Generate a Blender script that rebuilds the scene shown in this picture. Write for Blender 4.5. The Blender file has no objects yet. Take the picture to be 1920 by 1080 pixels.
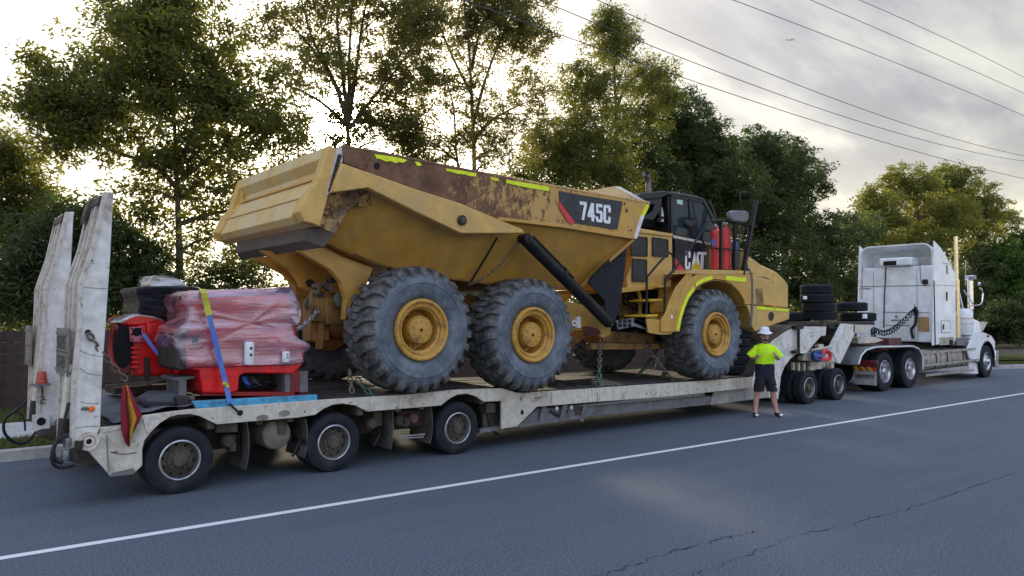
import bpy, bmesh, math, random
import numpy as np
from mathutils import Vector, Matrix
random.seed(7); rng = np.random.default_rng(7)
R = math.radians
scn = bpy.context.scene
COL = scn.collection

# ---------------------------------------------------------------- camera
F, CX, CY = 1420.0, 960.0, 540.0
PITCH = math.atan(50 / F)
YAW = math.atan2(1740.0, math.hypot(F, 50))
CAMZ = 2.1
fw = Vector((math.cos(YAW) * math.cos(PITCH), math.sin(YAW) * math.cos(PITCH), math.sin(PITCH)))
rt = Vector((math.sin(YAW), -math.cos(YAW), 0))
up = rt.cross(fw)
CAM = Vector((0, 0, CAMZ))
cd = bpy.data.cameras.new('camera'); cam = bpy.data.objects.new('camera', cd); COL.objects.link(cam)
cam.matrix_world = Matrix(((rt.x, up.x, -fw.x, 0), (rt.y, up.y, -fw.y, 0), (rt.z, up.z, -fw.z, CAMZ), (0, 0, 0, 1)))
cd.sensor_width = 36; cd.lens = F / 1920 * 36; cd.clip_end = 20000; cd.clip_start = 0.05
scn.camera = cam

# ---------------------------------------------------------------- world / sun
SUNAZ, SUNEL = R(26.3), R(14.0)
sun_dir = Vector((math.sin(SUNAZ) * math.cos(SUNEL), math.cos(SUNAZ) * math.cos(SUNEL), math.sin(SUNEL)))
w = bpy.data.worlds.new('World'); scn.world = w; w.use_nodes = True
nt = w.node_tree; nt.nodes.clear()
def wn(t, **k):
    n = nt.nodes.new(t)
    for a, b in k.items(): setattr(n, a, b)
    return n
L = nt.links.new
out = wn('ShaderNodeOutputWorld'); bg = wn('ShaderNodeBackground'); bg.inputs[1].default_value = 0.1
L(bg.outputs[0], out.inputs[0])
sky = wn('ShaderNodeTexSky', sky_type='NISHITA', sun_disc=False, sun_elevation=SUNEL, sun_rotation=SUNAZ)
sky.dust_density = 2.0; sky.ozone_density = 1.5
tc = wn('ShaderNodeTexCoord')
nrm = wn('ShaderNodeVectorMath', operation='NORMALIZE'); L(tc.outputs['Generated'], nrm.inputs[0])
sep = wn('ShaderNodeSeparateXYZ'); L(nrm.outputs[0], sep.inputs[0])
def wm(op, a, b=None, clamp=False):
    n = wn('ShaderNodeMath', operation=op); n.use_clamp = clamp
    for i, v in enumerate((a, b)):
        if v is None: continue
        if isinstance(v, (int, float)): n.inputs[i].default_value = v
        else: L(v, n.inputs[i])
    return n.outputs[0]
def wmix(f, a, b):
    n = wn('ShaderNodeMix', data_type='RGBA')
    for s, v in ((n.inputs[0], f), (n.inputs[6], a), (n.inputs[7], b)):
        if isinstance(v, (int, float)): s.default_value = v
        elif isinstance(v, tuple): s.default_value = (*v, 1)
        else: L(v, s)
    return n.outputs[2]
# cloud layer: a flat deck seen in perspective
zc = wm('ADD', wm('MAXIMUM', sep.outputs[2], 0.0), 0.16)
comb = wn('ShaderNodeCombineXYZ'); L(wm('DIVIDE', sep.outputs[0], zc), comb.inputs[0]); L(wm('DIVIDE', sep.outputs[1], zc), comb.inputs[1])
mp = wn('ShaderNodeMapping'); mp.inputs['Rotation'].default_value = (0, 0, R(-35)); mp.inputs['Scale'].default_value = (1.0, 2.6, 1); L(comb.outputs[0], mp.inputs[0])
nz = wn('ShaderNodeTexNoise'); nz.inputs['Scale'].default_value = 0.62; nz.inputs['Detail'].default_value = 9; nz.inputs['Roughness'].default_value = 0.58; nz.inputs['Distortion'].default_value = 0.35
L(mp.outputs[0], nz.inputs[0])
nz2 = wn('ShaderNodeTexNoise'); nz2.inputs['Scale'].default_value = 1.9; nz2.inputs['Detail'].default_value = 6; L(mp.outputs[0], nz2.inputs[0])
def ramp(src, p0, p1):
    n = wn('ShaderNodeMapRange'); n.interpolation_type = 'SMOOTHSTEP'; n.inputs[1].default_value = p0; n.inputs[2].default_value = p1; L(src, n.inputs[0]); return n.outputs[0]
dt = wn('ShaderNodeVectorMath', operation='DOT_PRODUCT'); L(nrm.outputs[0], dt.inputs[0]); dt.inputs[1].default_value = tuple(sun_dir)
sdot = wm('MAXIMUM', dt.outputs['Value'], 0.0)
SKYK = 10.0      # background strength is 0.1
cloud_dark = (0.095 * SKYK, 0.112 * SKYK, 0.165 * SKYK)
cloud_lit = (0.42 * SKYK, 0.375 * SKYK, 0.285 * SKYK)
mixn = wm('ADD', wm('MULTIPLY', nz.outputs[0], 0.72), wm('MULTIPLY', nz2.outputs[0], 0.28))
cl = wmix(ramp(mixn, 0.44, 0.66), cloud_dark, cloud_lit)
# cloud deck brightened overhead and opposite the sun, added fill for the near surfaces
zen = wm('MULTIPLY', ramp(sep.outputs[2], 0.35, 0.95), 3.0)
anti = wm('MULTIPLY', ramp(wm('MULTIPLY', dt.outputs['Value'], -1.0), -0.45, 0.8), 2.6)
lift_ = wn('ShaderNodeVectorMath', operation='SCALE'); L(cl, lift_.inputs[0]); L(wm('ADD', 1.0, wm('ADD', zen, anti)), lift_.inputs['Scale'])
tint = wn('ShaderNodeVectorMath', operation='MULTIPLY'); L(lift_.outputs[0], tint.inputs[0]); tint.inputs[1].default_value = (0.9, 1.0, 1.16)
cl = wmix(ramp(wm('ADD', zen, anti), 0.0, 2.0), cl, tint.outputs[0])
cov = ramp(mixn, 0.66, 0.36)                       # how much of the blue is covered
cov = wm('ADD', wm('MULTIPLY', cov, 0.4), 0.58, True)
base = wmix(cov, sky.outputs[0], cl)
# pale bright band low over the horizon
hz = wm('POWER', wm('SUBTRACT', 1.0, wm('MAXIMUM', sep.outputs[2], 0.0)), 7.0)
base = wmix(wm('MULTIPLY', hz, 0.85), base, (0.85 * SKYK, 0.76 * SKYK, 0.56 * SKYK))
# aureole of the hazy sun
gl1 = wm('MULTIPLY', wm('POWER', sdot, 9.0), 0.62)
gl2 = wm('MULTIPLY', wm('POWER', sdot, 60.0), 2.2)
gl3 = wm('MULTIPLY', wm('POWER', sdot, 3000.0), 60.0)
glow = wm('ADD', wm('ADD', gl1, gl2), gl3)
gc = wn('ShaderNodeVectorMath', operation='SCALE'); gc.inputs[0].default_value = (1.0 * SKYK, 0.9 * SKYK, 0.70 * SKYK); L(glow, gc.inputs['Scale'])
add = wn('ShaderNodeVectorMath', operation='ADD'); L(base, add.inputs[0]); L(gc.outputs[0], add.inputs[1])
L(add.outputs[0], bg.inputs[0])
sl = bpy.data.lights.new('sun', 'SUN'); sl.energy = 2.2; sl.angle = R(10); sl.color = (1, 0.83, 0.6)
so = bpy.data.objects.new('sun', sl); COL.objects.link(so)
so.rotation_euler = sun_dir.to_track_quat('Z', 'Y').to_euler(); so.location = (0, 0, 30)
scn.view_settings.view_transform = 'Standard'; scn.view_settings.look = 'None'
scn.view_settings.gamma = 1; scn.view_settings.use_curve_mapping = False
scn.view_settings.exposure = 0.95

# ---------------------------------------------------------------- helpers
def ray(px, py): return fw * F + rt * (px - CX) - up * (py - CY)
def A(px, py, Y):
    d = ray(px, py); return CAM + d * (Y / d.y)
def AX(px, py, X):
    d = ray(px, py); return CAM + d * (X / d.x)
def AZ(px, py, Z):
    d = ray(px, py); return CAM + d * ((Z - CAMZ) / d.z)
def PP(pts, Y): return [(A(x, y, Y).x, A(x, y, Y).z) for x, y in pts]

class MB:
    def __init__(s): s.v = []; s.f = []
    def add(s, vs, fs):
        o = len(s.v); s.v += [tuple(q) for q in vs]; s.f += [tuple(i + o for i in q) for q in fs]; return s
    def box(s, x0, x1, y0, y1, z0, z1):
        return s.add([(x, y, z) for x in (x0, x1) for y in (y0, y1) for z in (z0, z1)],
                     [(0, 1, 3, 2), (4, 6, 7, 5), (0, 4, 5, 1), (2, 3, 7, 6), (0, 2, 6, 4), (1, 5, 7, 3)])
    def beam(s, p, q, wd, h, upv=(0, 0, 1)):
        p = Vector(p); q = Vector(q); d = (q - p).normalized(); sd = d.cross(Vector(upv)).normalized(); u = sd.cross(d)
        vs = [b + sd * a * wd / 2 + u * c * h / 2 for b in (p, q) for a, c in ((-1, -1), (1, -1), (1, 1), (-1, 1))]
        return s.add(vs, [(0, 1, 2, 3), (7, 6, 5, 4), (0, 4, 5, 1), (1, 5, 6, 2), (2, 6, 7, 3), (3, 7, 4, 0)])
    def loft(s, a, b):
        n = len(a)
        return s.add(list(a) + list(b), [tuple(range(n)), tuple(range(2 * n - 1, n - 1, -1))] + [(i, (i + 1) % n, n + (i + 1) % n, n + i) for i in range(n)])
    def prism(s, poly, y0, y1):
        return s.loft([(x, y0, z) for x, z in poly], [(x, y1, z) for x, z in poly])
    def px(s, pts, y0, y1): return s.prism(PP(pts, y0), y0, y1)
    def xprism(s, poly, x0, x1):
        return s.loft([(x0, y, z) for y, z in poly], [(x1, y, z) for y, z in poly])
    def zprism(s, poly, z0, z1):
        return s.loft([(x, y, z0) for x, y in poly], [(x, y, z1) for x, y in poly])
    def rings(s, rs, closed=False, caps=True):
        n = len(rs[0]); vs = [p for r in rs for p in r]; fs = []; m = len(rs)
        for i in range(m if closed else m - 1):
            j = (i + 1) % m
            for k in range(n):
                fs.append((i * n + k, i * n + (k + 1) % n, j * n + (k + 1) % n, j * n + k))
        if caps and not closed: fs += [tuple(range(n - 1, -1, -1)), tuple((m - 1) * n + k for k in range(n))]
        return s.add(vs, fs)
    def tube(s, pts, r, n=8, closed=False):
        pts = [Vector(p) for p in pts]; rs = []; m = len(pts)
        rr = r if isinstance(r, (list, tuple)) else [r] * m
        prev = None
        for i, p in enumerate(pts):
            if closed: d = (pts[(i + 1) % m] - pts[i - 1]).normalized()
            else: d = (pts[min(i + 1, m - 1)] - pts[max(i - 1, 0)]).normalized()
            if prev is None:
                a = d.cross(Vector((0, 0, 1)));
                if a.length < .05: a = d.cross(Vector((1, 0, 0)))
            else: a = prev - d * prev.dot(d)
            a.normalize(); prev = a; b = d.cross(a)
            rs.append([p + (a * math.cos(t) + b * math.sin(t)) * rr[i] for t in (2 * math.pi * k / n for k in range(n))])
        return s.rings(rs, closed)
    def lathe(s, prof, c=(0, 0, 0), axis='Y', n=32, closed=False, a0=0.0, a1=2 * math.pi):
        """profile of (radius, position along axis); axis runs through c"""
        rs = []
        for r, h in prof:
            ring = []
            for k in range(n):
                t = 2 * math.pi * k / n
                if axis == 'Y': ring.append((c[0] + r * math.cos(t), c[1] + h, c[2] + r * math.sin(t)))
                elif axis == 'Z': ring.append((c[0] + r * math.cos(t), c[1] + r * math.sin(t), c[2] + h))
                else: ring.append((c[0] + h, c[1] + r * math.cos(t), c[2] + r * math.sin(t)))
            rs.append(ring)
        return s.rings(rs, closed, caps=not closed)
    def cyl(s, c, r, h, axis='Y', n=16): return s.lathe([(r, 0), (r, h)], c, axis, n)
    def mesh(s, name, smooth=30, recalc=True):
        me = bpy.data.meshes.new(name); me.from_pydata(s.v, [], s.f); 
        if recalc:
            bm = bmesh.new(); bm.from_mesh(me); bmesh.ops.recalc_face_normals(bm, faces=bm.faces); bm.to_mesh(me); bm.free()
        if smooth:
            me.polygons.foreach_set('use_smooth', [True] * len(me.polygons)); me.set_sharp_from_angle(angle=R(smooth))
        me.update(); return me
    def build(s, name, mat, parent=None, smooth=30, bevel=0, loc=None, seg=1):
        """vertices are world coordinates; parent (a thing or part at an origin) is subtracted"""
        o = origin(parent)
        if loc is not None: pass
        if o.length: s.v = [(a - o.x, b - o.y, c - o.z) for a, b, c in s.v]
        me = s.mesh(name, smooth); ob = bpy.data.objects.new(name, me); COL.objects.link(ob)
        if mat: me.materials.append(mat)
        if parent: ob.parent = parent
        if bevel:
            m = ob.modifiers.new('bevel', 'BEVEL'); m.width = bevel; m.segments = seg; m.limit_method = 'ANGLE'; m.angle_limit = R(35); m.harden_normals = False
        return ob
def origin(p):
    o = Vector()
    while p: o += Vector(p.location); p = p.parent
    return o
def thing(name, label, cat, loc=(0, 0, 0), group=None):
    o = bpy.data.objects.new(name, None); COL.objects.link(o); o.location = loc; o.empty_display_size = .2
    o['label'] = label; o['category'] = cat
    if group: o['group'] = group
    return o
def tag(o, label, cat, group=None, kind=None):
    if label: o['label'] = label
    if cat: o['category'] = cat
    if group: o['group'] = group
    if kind: o['kind'] = kind
    return o
def struct(o): o['kind'] = 'structure'; return o
def place(me, name, loc, parent, rotz=0):
    ob = bpy.data.objects.new(name, me); COL.objects.link(ob)
    ob.parent = parent; ob.location = Vector(loc) - origin(parent); ob.rotation_euler = (0, 0, rotz); return ob

# ---------------------------------------------------------------- materials
def newmat(name):
    m = bpy.data.materials.new(name); m.use_nodes = True
    t = m.node_tree; b = t.nodes['Principled BSDF']; return m, t, b
def mth(t, op, a, b=None, clamp=False):
    n = t.nodes.new('ShaderNodeMath'); n.operation = op; n.use_clamp = clamp
    for i, v in enumerate((a, b)):
        if v is None: continue
        if isinstance(v, (int, float)): n.inputs[i].default_value = v
        else: t.links.new(v, n.inputs[i])
    return n.outputs[0]
def noise(t, scale, detail=6, rough=.6, vec=None, dist=0, out=0):
    n = t.nodes.new('ShaderNodeTexNoise'); n.inputs['Scale'].default_value = scale; n.inputs['Detail'].default_value = detail
    n.inputs['Roughness'].default_value = rough; n.inputs['Distortion'].default_value = dist
    if vec is None:
        c = t.nodes.new('ShaderNodeTexCoord'); vec = c.outputs['Object']
    t.links.new(vec, n.inputs['Vector']); return n.outputs[out]
def scaled(t, s, rot=(0, 0, 0), src='Object'):
    c = t.nodes.new('ShaderNodeTexCoord'); m = t.nodes.new('ShaderNodeMapping'); m.inputs['Scale'].default_value = s; m.inputs['Rotation'].default_value = rot
    t.links.new(c.outputs[src], m.inputs[0]); return m.outputs[0]
def mr(t, src, a, b, c=0, d=1):
    n = t.nodes.new('ShaderNodeMapRange'); n.interpolation_type = 'SMOOTHSTEP'
    for i, v in enumerate((a, b, c, d)): n.inputs[i + 1].default_value = v
    t.links.new(src, n.inputs[0]); return n.outputs[0]
def mix(t, f, a, b):
    n = t.nodes.new('ShaderNodeMix'); n.data_type = 'RGBA'
    for s, v in ((n.inputs[0], f), (n.inputs[6], a), (n.inputs[7], b)):
        if isinstance(v, (int, float)): s.default_value = v
        elif isinstance(v, (tuple, list)): s.default_value = (*v[:3], 1)
        else: t.links.new(v, s)
    return n.outputs[2]
def bump(t, b, h, strength=.3, dist=.01):
    n = t.nodes.new('ShaderNodeBump'); n.inputs['Strength'].default_value = strength; n.inputs['Distance'].default_value = dist
    t.links.new(h, n.inputs['Height']); t.links.new(n.outputs[0], b.inputs['Normal'])
def surf(name, col, rough=.5, metal=0, dirt=None, dirt_lo=.45, dirt_hi=.7, dscale=2.5, rust=None, rust_at=.62, rscale=9, streak=None, bmp=.15, bscale=40, spec=.5, coat=0):
    """paint or rubber with wear: large soft grime, small chips of rust, vertical streaks, fine bump"""
    m, t, b = newmat(name)
    c = tuple(col); n1 = noise(t, dscale, 8, .65, dist=.3)
    cur = mix(t, mr(t, noise(t, dscale * 3.3, 5), .3, .7), tuple(x * .86 for x in c), tuple(min(1, x * 1.1) for x in c))
    if dirt: cur = mix(t, mr(t, n1, dirt_lo, dirt_hi), cur, dirt)
    if streak:
        ns = noise(t, 1.0, 6, .6, vec=scaled(t, (9, 9, .7)))
        cur = mix(t, mr(t, ns, .5, .75, 0, .75), cur, streak)
    rgh = rough
    if rust:
        nr = noise(t, rscale, 10, .72, dist=.6)
        rm = mr(t, nr, rust_at, rust_at + .03)
        cur = mix(t, rm, cur, mix(t, noise(t, 30, 4), rust, tuple(x * .45 for x in rust)))
        rr = mth(t, 'ADD', mth(t, 'MULTIPLY', rm, .85 - rough), rough); t.links.new(rr, b.inputs['Roughness'])
        h = mth(t, 'ADD', mth(t, 'MULTIPLY', rm, -.6), noise(t, bscale, 4))
    else:
        rv = mth(t, 'ADD', mth(t, 'MULTIPLY', n1, .3), rough - .12, True); t.links.new(rv, b.inputs['Roughness'])
        h = noise(t, bscale, 4)
    t.links.new(cur, b.inputs['Base Color']); b.inputs['Metallic'].default_value = metal
    b.inputs['Specular IOR Level'].default_value = spec
    if coat: b.inputs['Coat Weight'].default_value = coat; b.inputs['Coat Roughness'].default_value = .12
    if bmp: bump(t, b, h, bmp, .006)
    return m
RUST = (.16, .065, .028)
M = {}
M['yellow'] = surf('weathered_yellow_paint', (.54, .30, .055), .42, dirt=(.36, .23, .085), dirt_lo=.5, dirt_hi=.85, dscale=1.1, rust=(.15, .075, .03), rust_at=.735, rscale=5, bmp=.08, streak=(.4, .26, .1))
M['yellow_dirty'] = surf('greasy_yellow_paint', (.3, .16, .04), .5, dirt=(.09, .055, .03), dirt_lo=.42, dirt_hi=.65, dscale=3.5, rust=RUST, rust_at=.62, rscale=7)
M['gusset'] = surf('rust_eaten_yellow_plate', (.5, .29, .07), .55, dirt=(.16, .09, .05), dirt_lo=.42, dirt_hi=.58, dscale=2.2, rust=(.12, .06, .035), rust_at=.52, rscale=9)
M['tail_panel'] = surf('sun_bleached_panel', (.62, .44, .17), .4, dirt=(.6, .5, .3), dirt_lo=.4, dirt_hi=.7, dscale=1.6, rust=(.3, .18, .07), rust_at=.66, rscale=12, bmp=.05)
M['yellow_clean'] = surf('yellow_hood_paint', (.6, .37, .1), .4, dirt=(.5, .33, .12), dscale=1.5, bmp=.05)
M['rim_yellow'] = surf('yellow_wheel_paint', (.52, .285, .05), .45, dirt=(.22, .12, .04), dirt_lo=.5, dirt_hi=.72, dscale=6, rust=(.13, .06, .04), rust_at=.66, rscale=12)
M['tyre_big'] = surf('dusty_earthmover_rubber', (.1, .112, .128), .8, dirt=(.2, .215, .235), dirt_lo=.42, dirt_hi=.75, dscale=2.2, bmp=.35, bscale=26, spec=.3, streak=None)
M['tyre'] = surf('truck_tyre_rubber', (.012, .016, .022), .75, dirt=(.03, .032, .035), dscale=3, bmp=.2, spec=.25)
M['black'] = surf('black_paint', (.008, .009, .011), .45, dirt=(.025, .023, .02), dscale=3, spec=.35)
M['navy'] = surf('dark_cab_paint', (.006, .010, .018), .32, dirt=(.012, .016, .022), dscale=2, bmp=.03, spec=.35)
M['rubber'] = surf('black_rubber_sheet', (.012, .015, .021), .6, dirt=(.026, .027, .03), dscale=2, spec=.25)
M['dark'] = surf('greasy_dark_steel', (.025, .022, .02), .7, dirt=(.06, .045, .032), dscale=5, rust=(.1, .05, .03), rust_at=.6)
M['black_hole'] = surf('deep_black', (.006, .006, .007), .9, bmp=0)
M['cream'] = surf('chipped_cream_paint', (.58, .54, .45), .5, dirt=(.3, .26, .2), dirt_lo=.5, dirt_hi=.72, dscale=3.2, rust=(.13, .1, .075), rust_at=.605, rscale=9, streak=(.38, .33, .26))
M['white_ramp'] = surf('scuffed_white_ramp_paint', (.7, .69, .64), .45, dirt=(.42, .4, .35), dirt_lo=.46, dirt_hi=.75, dscale=3, rust=(.15, .12, .1), rust_at=.635, rscale=11, streak=(.5, .5, .48))
M['rust_ramp'] = surf('flaking_ramp_edge', (.62, .57, .5), .6, dirt=(.36, .3, .23), dscale=9, rust=(.2, .13, .09), rust_at=.62, rscale=14)
M['frame_grey'] = surf('muddy_grey_chassis', (.1, .082, .06), .8, dirt=(.04, .034, .028), dirt_lo=.4, dirt_hi=.7, dscale=3)
M['grey'] = surf('grey_steel', (.15, .155, .165), .5, dirt=(.08, .08, .08), dscale=4)
M['flap'] = surf('dusty_mudflap', (.06, .054, .047), .85, dirt=(.12, .105, .085), dscale=3, streak=(.06, .05, .05))
M['galv'] = surf('galvanised_steel', (.45, .46, .47), .38, metal=.85, dirt=(.2, .19, .17), dscale=6)
M['chrome'] = surf('polished_chrome', (.8, .8, .8), .13, metal=1, bmp=.02)
M['alloy'] = surf('polished_alloy', (.62, .63, .65), .27, metal=1, dirt=(.3, .29, .27), dscale=6, bmp=.05)
M['gold'] = surf('gold_reflection_chrome', (.8, .68, .42), .22, metal=.9, bmp=.03)  # cream-gold reflection put into the chrome's base colour
M['truck_white'] = surf('white_truck_paint', (.85, .88, .9), .28, dirt=(.74, .76, .78), dscale=1.2, bmp=.02, coat=.3)
M['truck_white_dirty'] = surf('road_film_white_paint', (.8, .82, .83), .38, dirt=(.62, .61, .58), dirt_lo=.5, dirt_hi=.95, dscale=1.0, bmp=.03)
M['maroon'] = surf('maroon_chassis_paint', (.13, .022, .028), .45, dirt=(.06, .04, .035), dscale=4)
M['red'] = surf('red_engine_paint', (.75, .008, .01), .3, dirt=(.33, .01, .012), dirt_lo=.5, dirt_hi=.8, dscale=3, bmp=.1, coat=.3)
M['red_dark'] = surf('dark_red_casting', (.28, .012, .014), .45, dirt=(.08, .015, .015), dscale=4)
M['red_cyl'] = surf('red_cylinder_paint', (.58, .03, .025), .4, dirt=(.4, .04, .03), dscale=5)
M['pink'] = surf('pink_gasket_plate', (.6, .16, .22), .5, bmp=.1)
M['blue'] = surf('blue_paint', (.03, .12, .42), .45)
M['blue_wood'] = surf('blue_painted_timber', (.07, .36, .55), .6, dirt=(.04, .16, .25), dscale=7, rust=(.13, .1, .07), rust_at=.64, rscale=10)
M['timber'] = surf('worn_deck_timber', (.05, .045, .04), .85, dirt=(.022, .02, .019), dirt_lo=.4, dirt_hi=.65, dscale=4, bmp=.4, bscale=18)
M['hivis'] = surf('fluoro_tape', (.72, .85, .01), .4, bmp=0)
M['tape_white'] = surf('white_reflective_tape', (.7, .7, .7), .3, bmp=0)
M['white'] = surf('white_print', (.78, .79, .8), .4, bmp=0)
M['wred'] = surf('red_decal', (.62, .03, .045), .4, bmp=0)
M['decal_black'] = surf('black_decal', (.02, .023, .028), .5, dirt=(.045, .045, .045), dscale=4, rust=(.15, .075, .05), rust_at=.73, rscale=9)
M['cat_yellow'] = surf('yellow_decal', (.62, .42, .03), .4, bmp=0)
M['strap_blue'] = surf('blue_webbing', (.07, .16, .55), .75, dirt=(.12, .2, .4), dscale=9)
M['strap_yellow'] = surf('yellow_webbing', (.5, .5, .04), .75)
M['chain'] = surf('rusty_chain_steel', (.17, .14, .11), .55, metal=.4, dirt=(.09, .055, .03), dscale=20)
M['chain_green'] = surf('green_painted_chain', (.05, .13, .09), .55, dirt=(.12, .12, .1), dscale=14)
M['green'] = surf('olive_green_steel', (.12, .16, .11), .55, dirt=(.08, .08, .06), dscale=5)
M['red_fabric'] = surf('red_mesh_cloth', (.28, .012, .03), .9)
M['yellow_fabric'] = surf('yellow_cloth', (.52, .26, .02), .9)
M['orange'] = surf('orange_lens', (.8, .16, .01), .25, bmp=0)
M['red_lens'] = surf('red_beacon_lens', (.42, .06, .04), .3, bmp=0)
M['tarp'] = surf('dark_tarpaulin', (.055, .06, .07), .7, dirt=(.1, .1, .1), dscale=4)
M['sign_brown'] = surf('faded_sign_plate', (.22, .2, .17), .6, dirt=(.15, .14, .12), dscale=6)
M['sign_ink'] = surf('faded_ink', (.07, .065, .06), .7, bmp=0)
M['amber_wood'] = surf('raw_plywood', (.42, .26, .1), .6)
M['concrete'] = surf('kerb_concrete', (.36, .35, .33), .85, dirt=(.24, .23, .21), dscale=2, bmp=.3)
M['path'] = surf('pale_footpath_concrete', (.42, .41, .38), .85, dirt=(.3, .29, .27), dscale=1, bmp=.2)
M['sleeper'] = surf('dark_brown_sleeper', (.055, .032, .026), .75, dirt=(.03, .02, .018), dscale=2.5, bmp=.3)
M['skin'] = surf('skin', (.5, .27, .2), .5, bmp=0)
M['beard'] = surf('short_dark_beard', (.05, .03, .02), .9, bmp=0)
M['hat'] = surf('white_hat_cloth', (.72, .74, .76), .9, bmp=.1)
M['shirt'] = surf('fluoro_yellow_shirt', (.55, .95, .005), .8, dirt=(.44, .8, .01), dscale=6, bmp=.3, bscale=9)
M['navy_cloth'] = surf('navy_cloth', (.01, .013, .03), .9, bmp=.2)
M['charcoal_cloth'] = surf('charcoal_shorts_cloth', (.016, .013, .018), .9, bmp=.2)
M['wire'] = surf('overhead_wire', (.05, .05, .055), .6, bmp=0)
M['bark'] = surf('grey_brown_bark', (.12, .095, .07), .9, dirt=(.06, .045, .035), dscale=3, bmp=.5, bscale=12)
M['plane'] = surf('aircraft_white', (.2, .2, .22), .5, bmp=0)
# rusted rail of the dump body: nearly all rust at the rear, chips towards the front
m, t, b = newmat('rusted_yellow_rail')
c = t.nodes.new('ShaderNodeTexCoord'); s_ = t.nodes.new('ShaderNodeSeparateXYZ'); t.links.new(c.outputs['Object'], s_.inputs[0])
grad = mr(t, s_.outputs[0], -.8, 3.6, .2, -.06)      # object X counts from the truck's origin
nn = mth(t, 'ADD', noise(t, 11.0, 12, .8, vec=scaled(t, (1, 1, .6)), dist=.4), grad)
nn = mth(t, 'ADD', nn, mth(t, 'MULTIPLY', mth(t, 'SUBTRACT', noise(t, 1.2, 3), .5), .35))
rm = mr(t, nn, .5, .55)
rc = mix(t, mr(t, noise(t, 3.5, 8, .7), .3, .7), (.085, .042, .02), (.22, .118, .06))
rc = mix(t, mr(t, noise(t, 40, 5), .55, .8), rc, (.28, .17, .12))
yc = mix(t, noise(t, 2, 5), (.53, .31, .07), (.45, .28, .09))
t.links.new(mix(t, rm, yc, rc), b.inputs['Base Color'])
t.links.new(mth(t, 'ADD', mth(t, 'MULTIPLY', rm, .4), .42), b.inputs['Roughness'])
bump(t, b, mth(t, 'ADD', mth(t, 'MULTIPLY', rm, -.7), noise(t, 60, 5)), .35, .006)
M['rail'] = m
# earthmover tyre: pale blue-grey scuffed sidewall, browner tread
m, t, b = newmat('scuffed_earthmover_tyre')
c = t.nodes.new('ShaderNodeTexCoord'); s_ = t.nodes.new('ShaderNodeSeparateXYZ'); t.links.new(c.outputs['Object'], s_.inputs[0])
rad = mth(t, 'SQRT', mth(t, 'ADD', mth(t, 'MULTIPLY', s_.outputs[0], s_.outputs[0]), mth(t, 'MULTIPLY', s_.outputs[2], s_.outputs[2])))
wall = mix(t, mr(t, noise(t, 3.2, 8, .7), .35, .68), (.082, .1, .12), (.18, .205, .232))
tread = mix(t, mr(t, noise(t, 7, 8, .7), .35, .65), (.05, .052, .052), (.16, .158, .15))
cl_ = mix(t, mr(t, mth(t, 'ADD', rad, mth(t, 'MULTIPLY', noise(t, 6, 4), .08)), .79, .85), wall, tread)
for k, (sc3, rot, thr) in enumerate((((2, 2, 60), (0, .6, 0), .66), ((2, 2, 70), (0, -.35, 0), .67), ((2, 2, 55), (0, 1.3, 0), .67))):
    scr = mth(t, 'MULTIPLY', mr(t, noise(t, 1.0, 3, .5, vec=scaled(t, sc3, rot)), thr, thr + .05), mr(t, noise(t, 1.6 + k, 4), .45, .6))
    cl_ = mix(t, mth(t, 'MULTIPLY', scr, .75), cl_, (.33, .37, .4))
ring = mth(t, 'MULTIPLY', mr(t, mth(t, 'ABSOLUTE', mth(t, 'SUBTRACT', rad, .605)), .012, .0), .4); cl_ = mix(t, ring, cl_, (.07, .08, .09))
t.links.new(cl_, b.inputs['Base Color']); b.inputs['Roughness'].default_value = .85; b.inputs['Specular IOR Level'].default_value = .25
bump(t, b, mth(t, 'ADD', noise(t, 24, 6, .7), mth(t, 'MULTIPLY', noise(t, 5, 3), 1.5)), .5, .01)
M['tyre_big'] = m
# asphalt
m, t, b = newmat('asphalt')
g1 = noise(t, 55, 3, .8); g2 = noise(t, 260, 2, .6); big = noise(t, .35, 6, .6); mid = noise(t, 1.0, 6, .65, vec=scaled(t, (.25, 1.6, 1)))
col = mix(t, mr(t, g1, .38, .62), (.035, .046, .06), (.16, .192, .232))
col = mix(t, mr(t, noise(t, 30, 5, .8), .42, .6, 0, .65), col, (.045, .056, .07))
col = mix(t, mr(t, g2, .6, .72), col, (.3, .31, .32))
col = mix(t, mr(t, big, .38, .66, 0, .4), col, (.1, .118, .142))
col = mix(t, mr(t, mid, .45, .7, 0, .35), col, (.058, .07, .086))
cr = t.nodes.new('ShaderNodeTexVoronoi'); cr.feature = 'DISTANCE_TO_EDGE'; cr.inputs['Scale'].default_value = .45
cw = t.nodes.new('ShaderNodeVectorMath'); cw.operation = 'ADD'; cc = t.nodes.new('ShaderNodeTexCoord'); t.links.new(cc.outputs['Object'], cw.inputs[0])
sc = t.nodes.new('ShaderNodeVectorMath'); sc.operation = 'SCALE'; sc.inputs['Scale'].default_value = .9; t.links.new(noise(t, 1.6, 9, .7, out=1), sc.inputs[0]); t.links.new(sc.outputs[0], cw.inputs[1])
t.links.new(cw.outputs[0], cr.inputs['Vector'])
crack = mth(t, 'MULTIPLY', mr(t, cr.outputs[0], .008, 0), mr(t, noise(t, .3, 3), .63, .7))
col = mix(t, crack, col, (.03, .03, .032))
t.links.new(col, b.inputs['Base Color']); b.inputs['Roughness'].default_value = .82; b.inputs['Specular IOR Level'].default_value = .35
bump(t, b, mth(t, 'SUBTRACT', mth(t, 'ADD', g1, noise(t, 30, 5, .8)), mth(t, 'MULTIPLY', crack, 2)), .7, .008)
M['asphalt'] = m
m, t, b = newmat('worn_line_paint')
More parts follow.
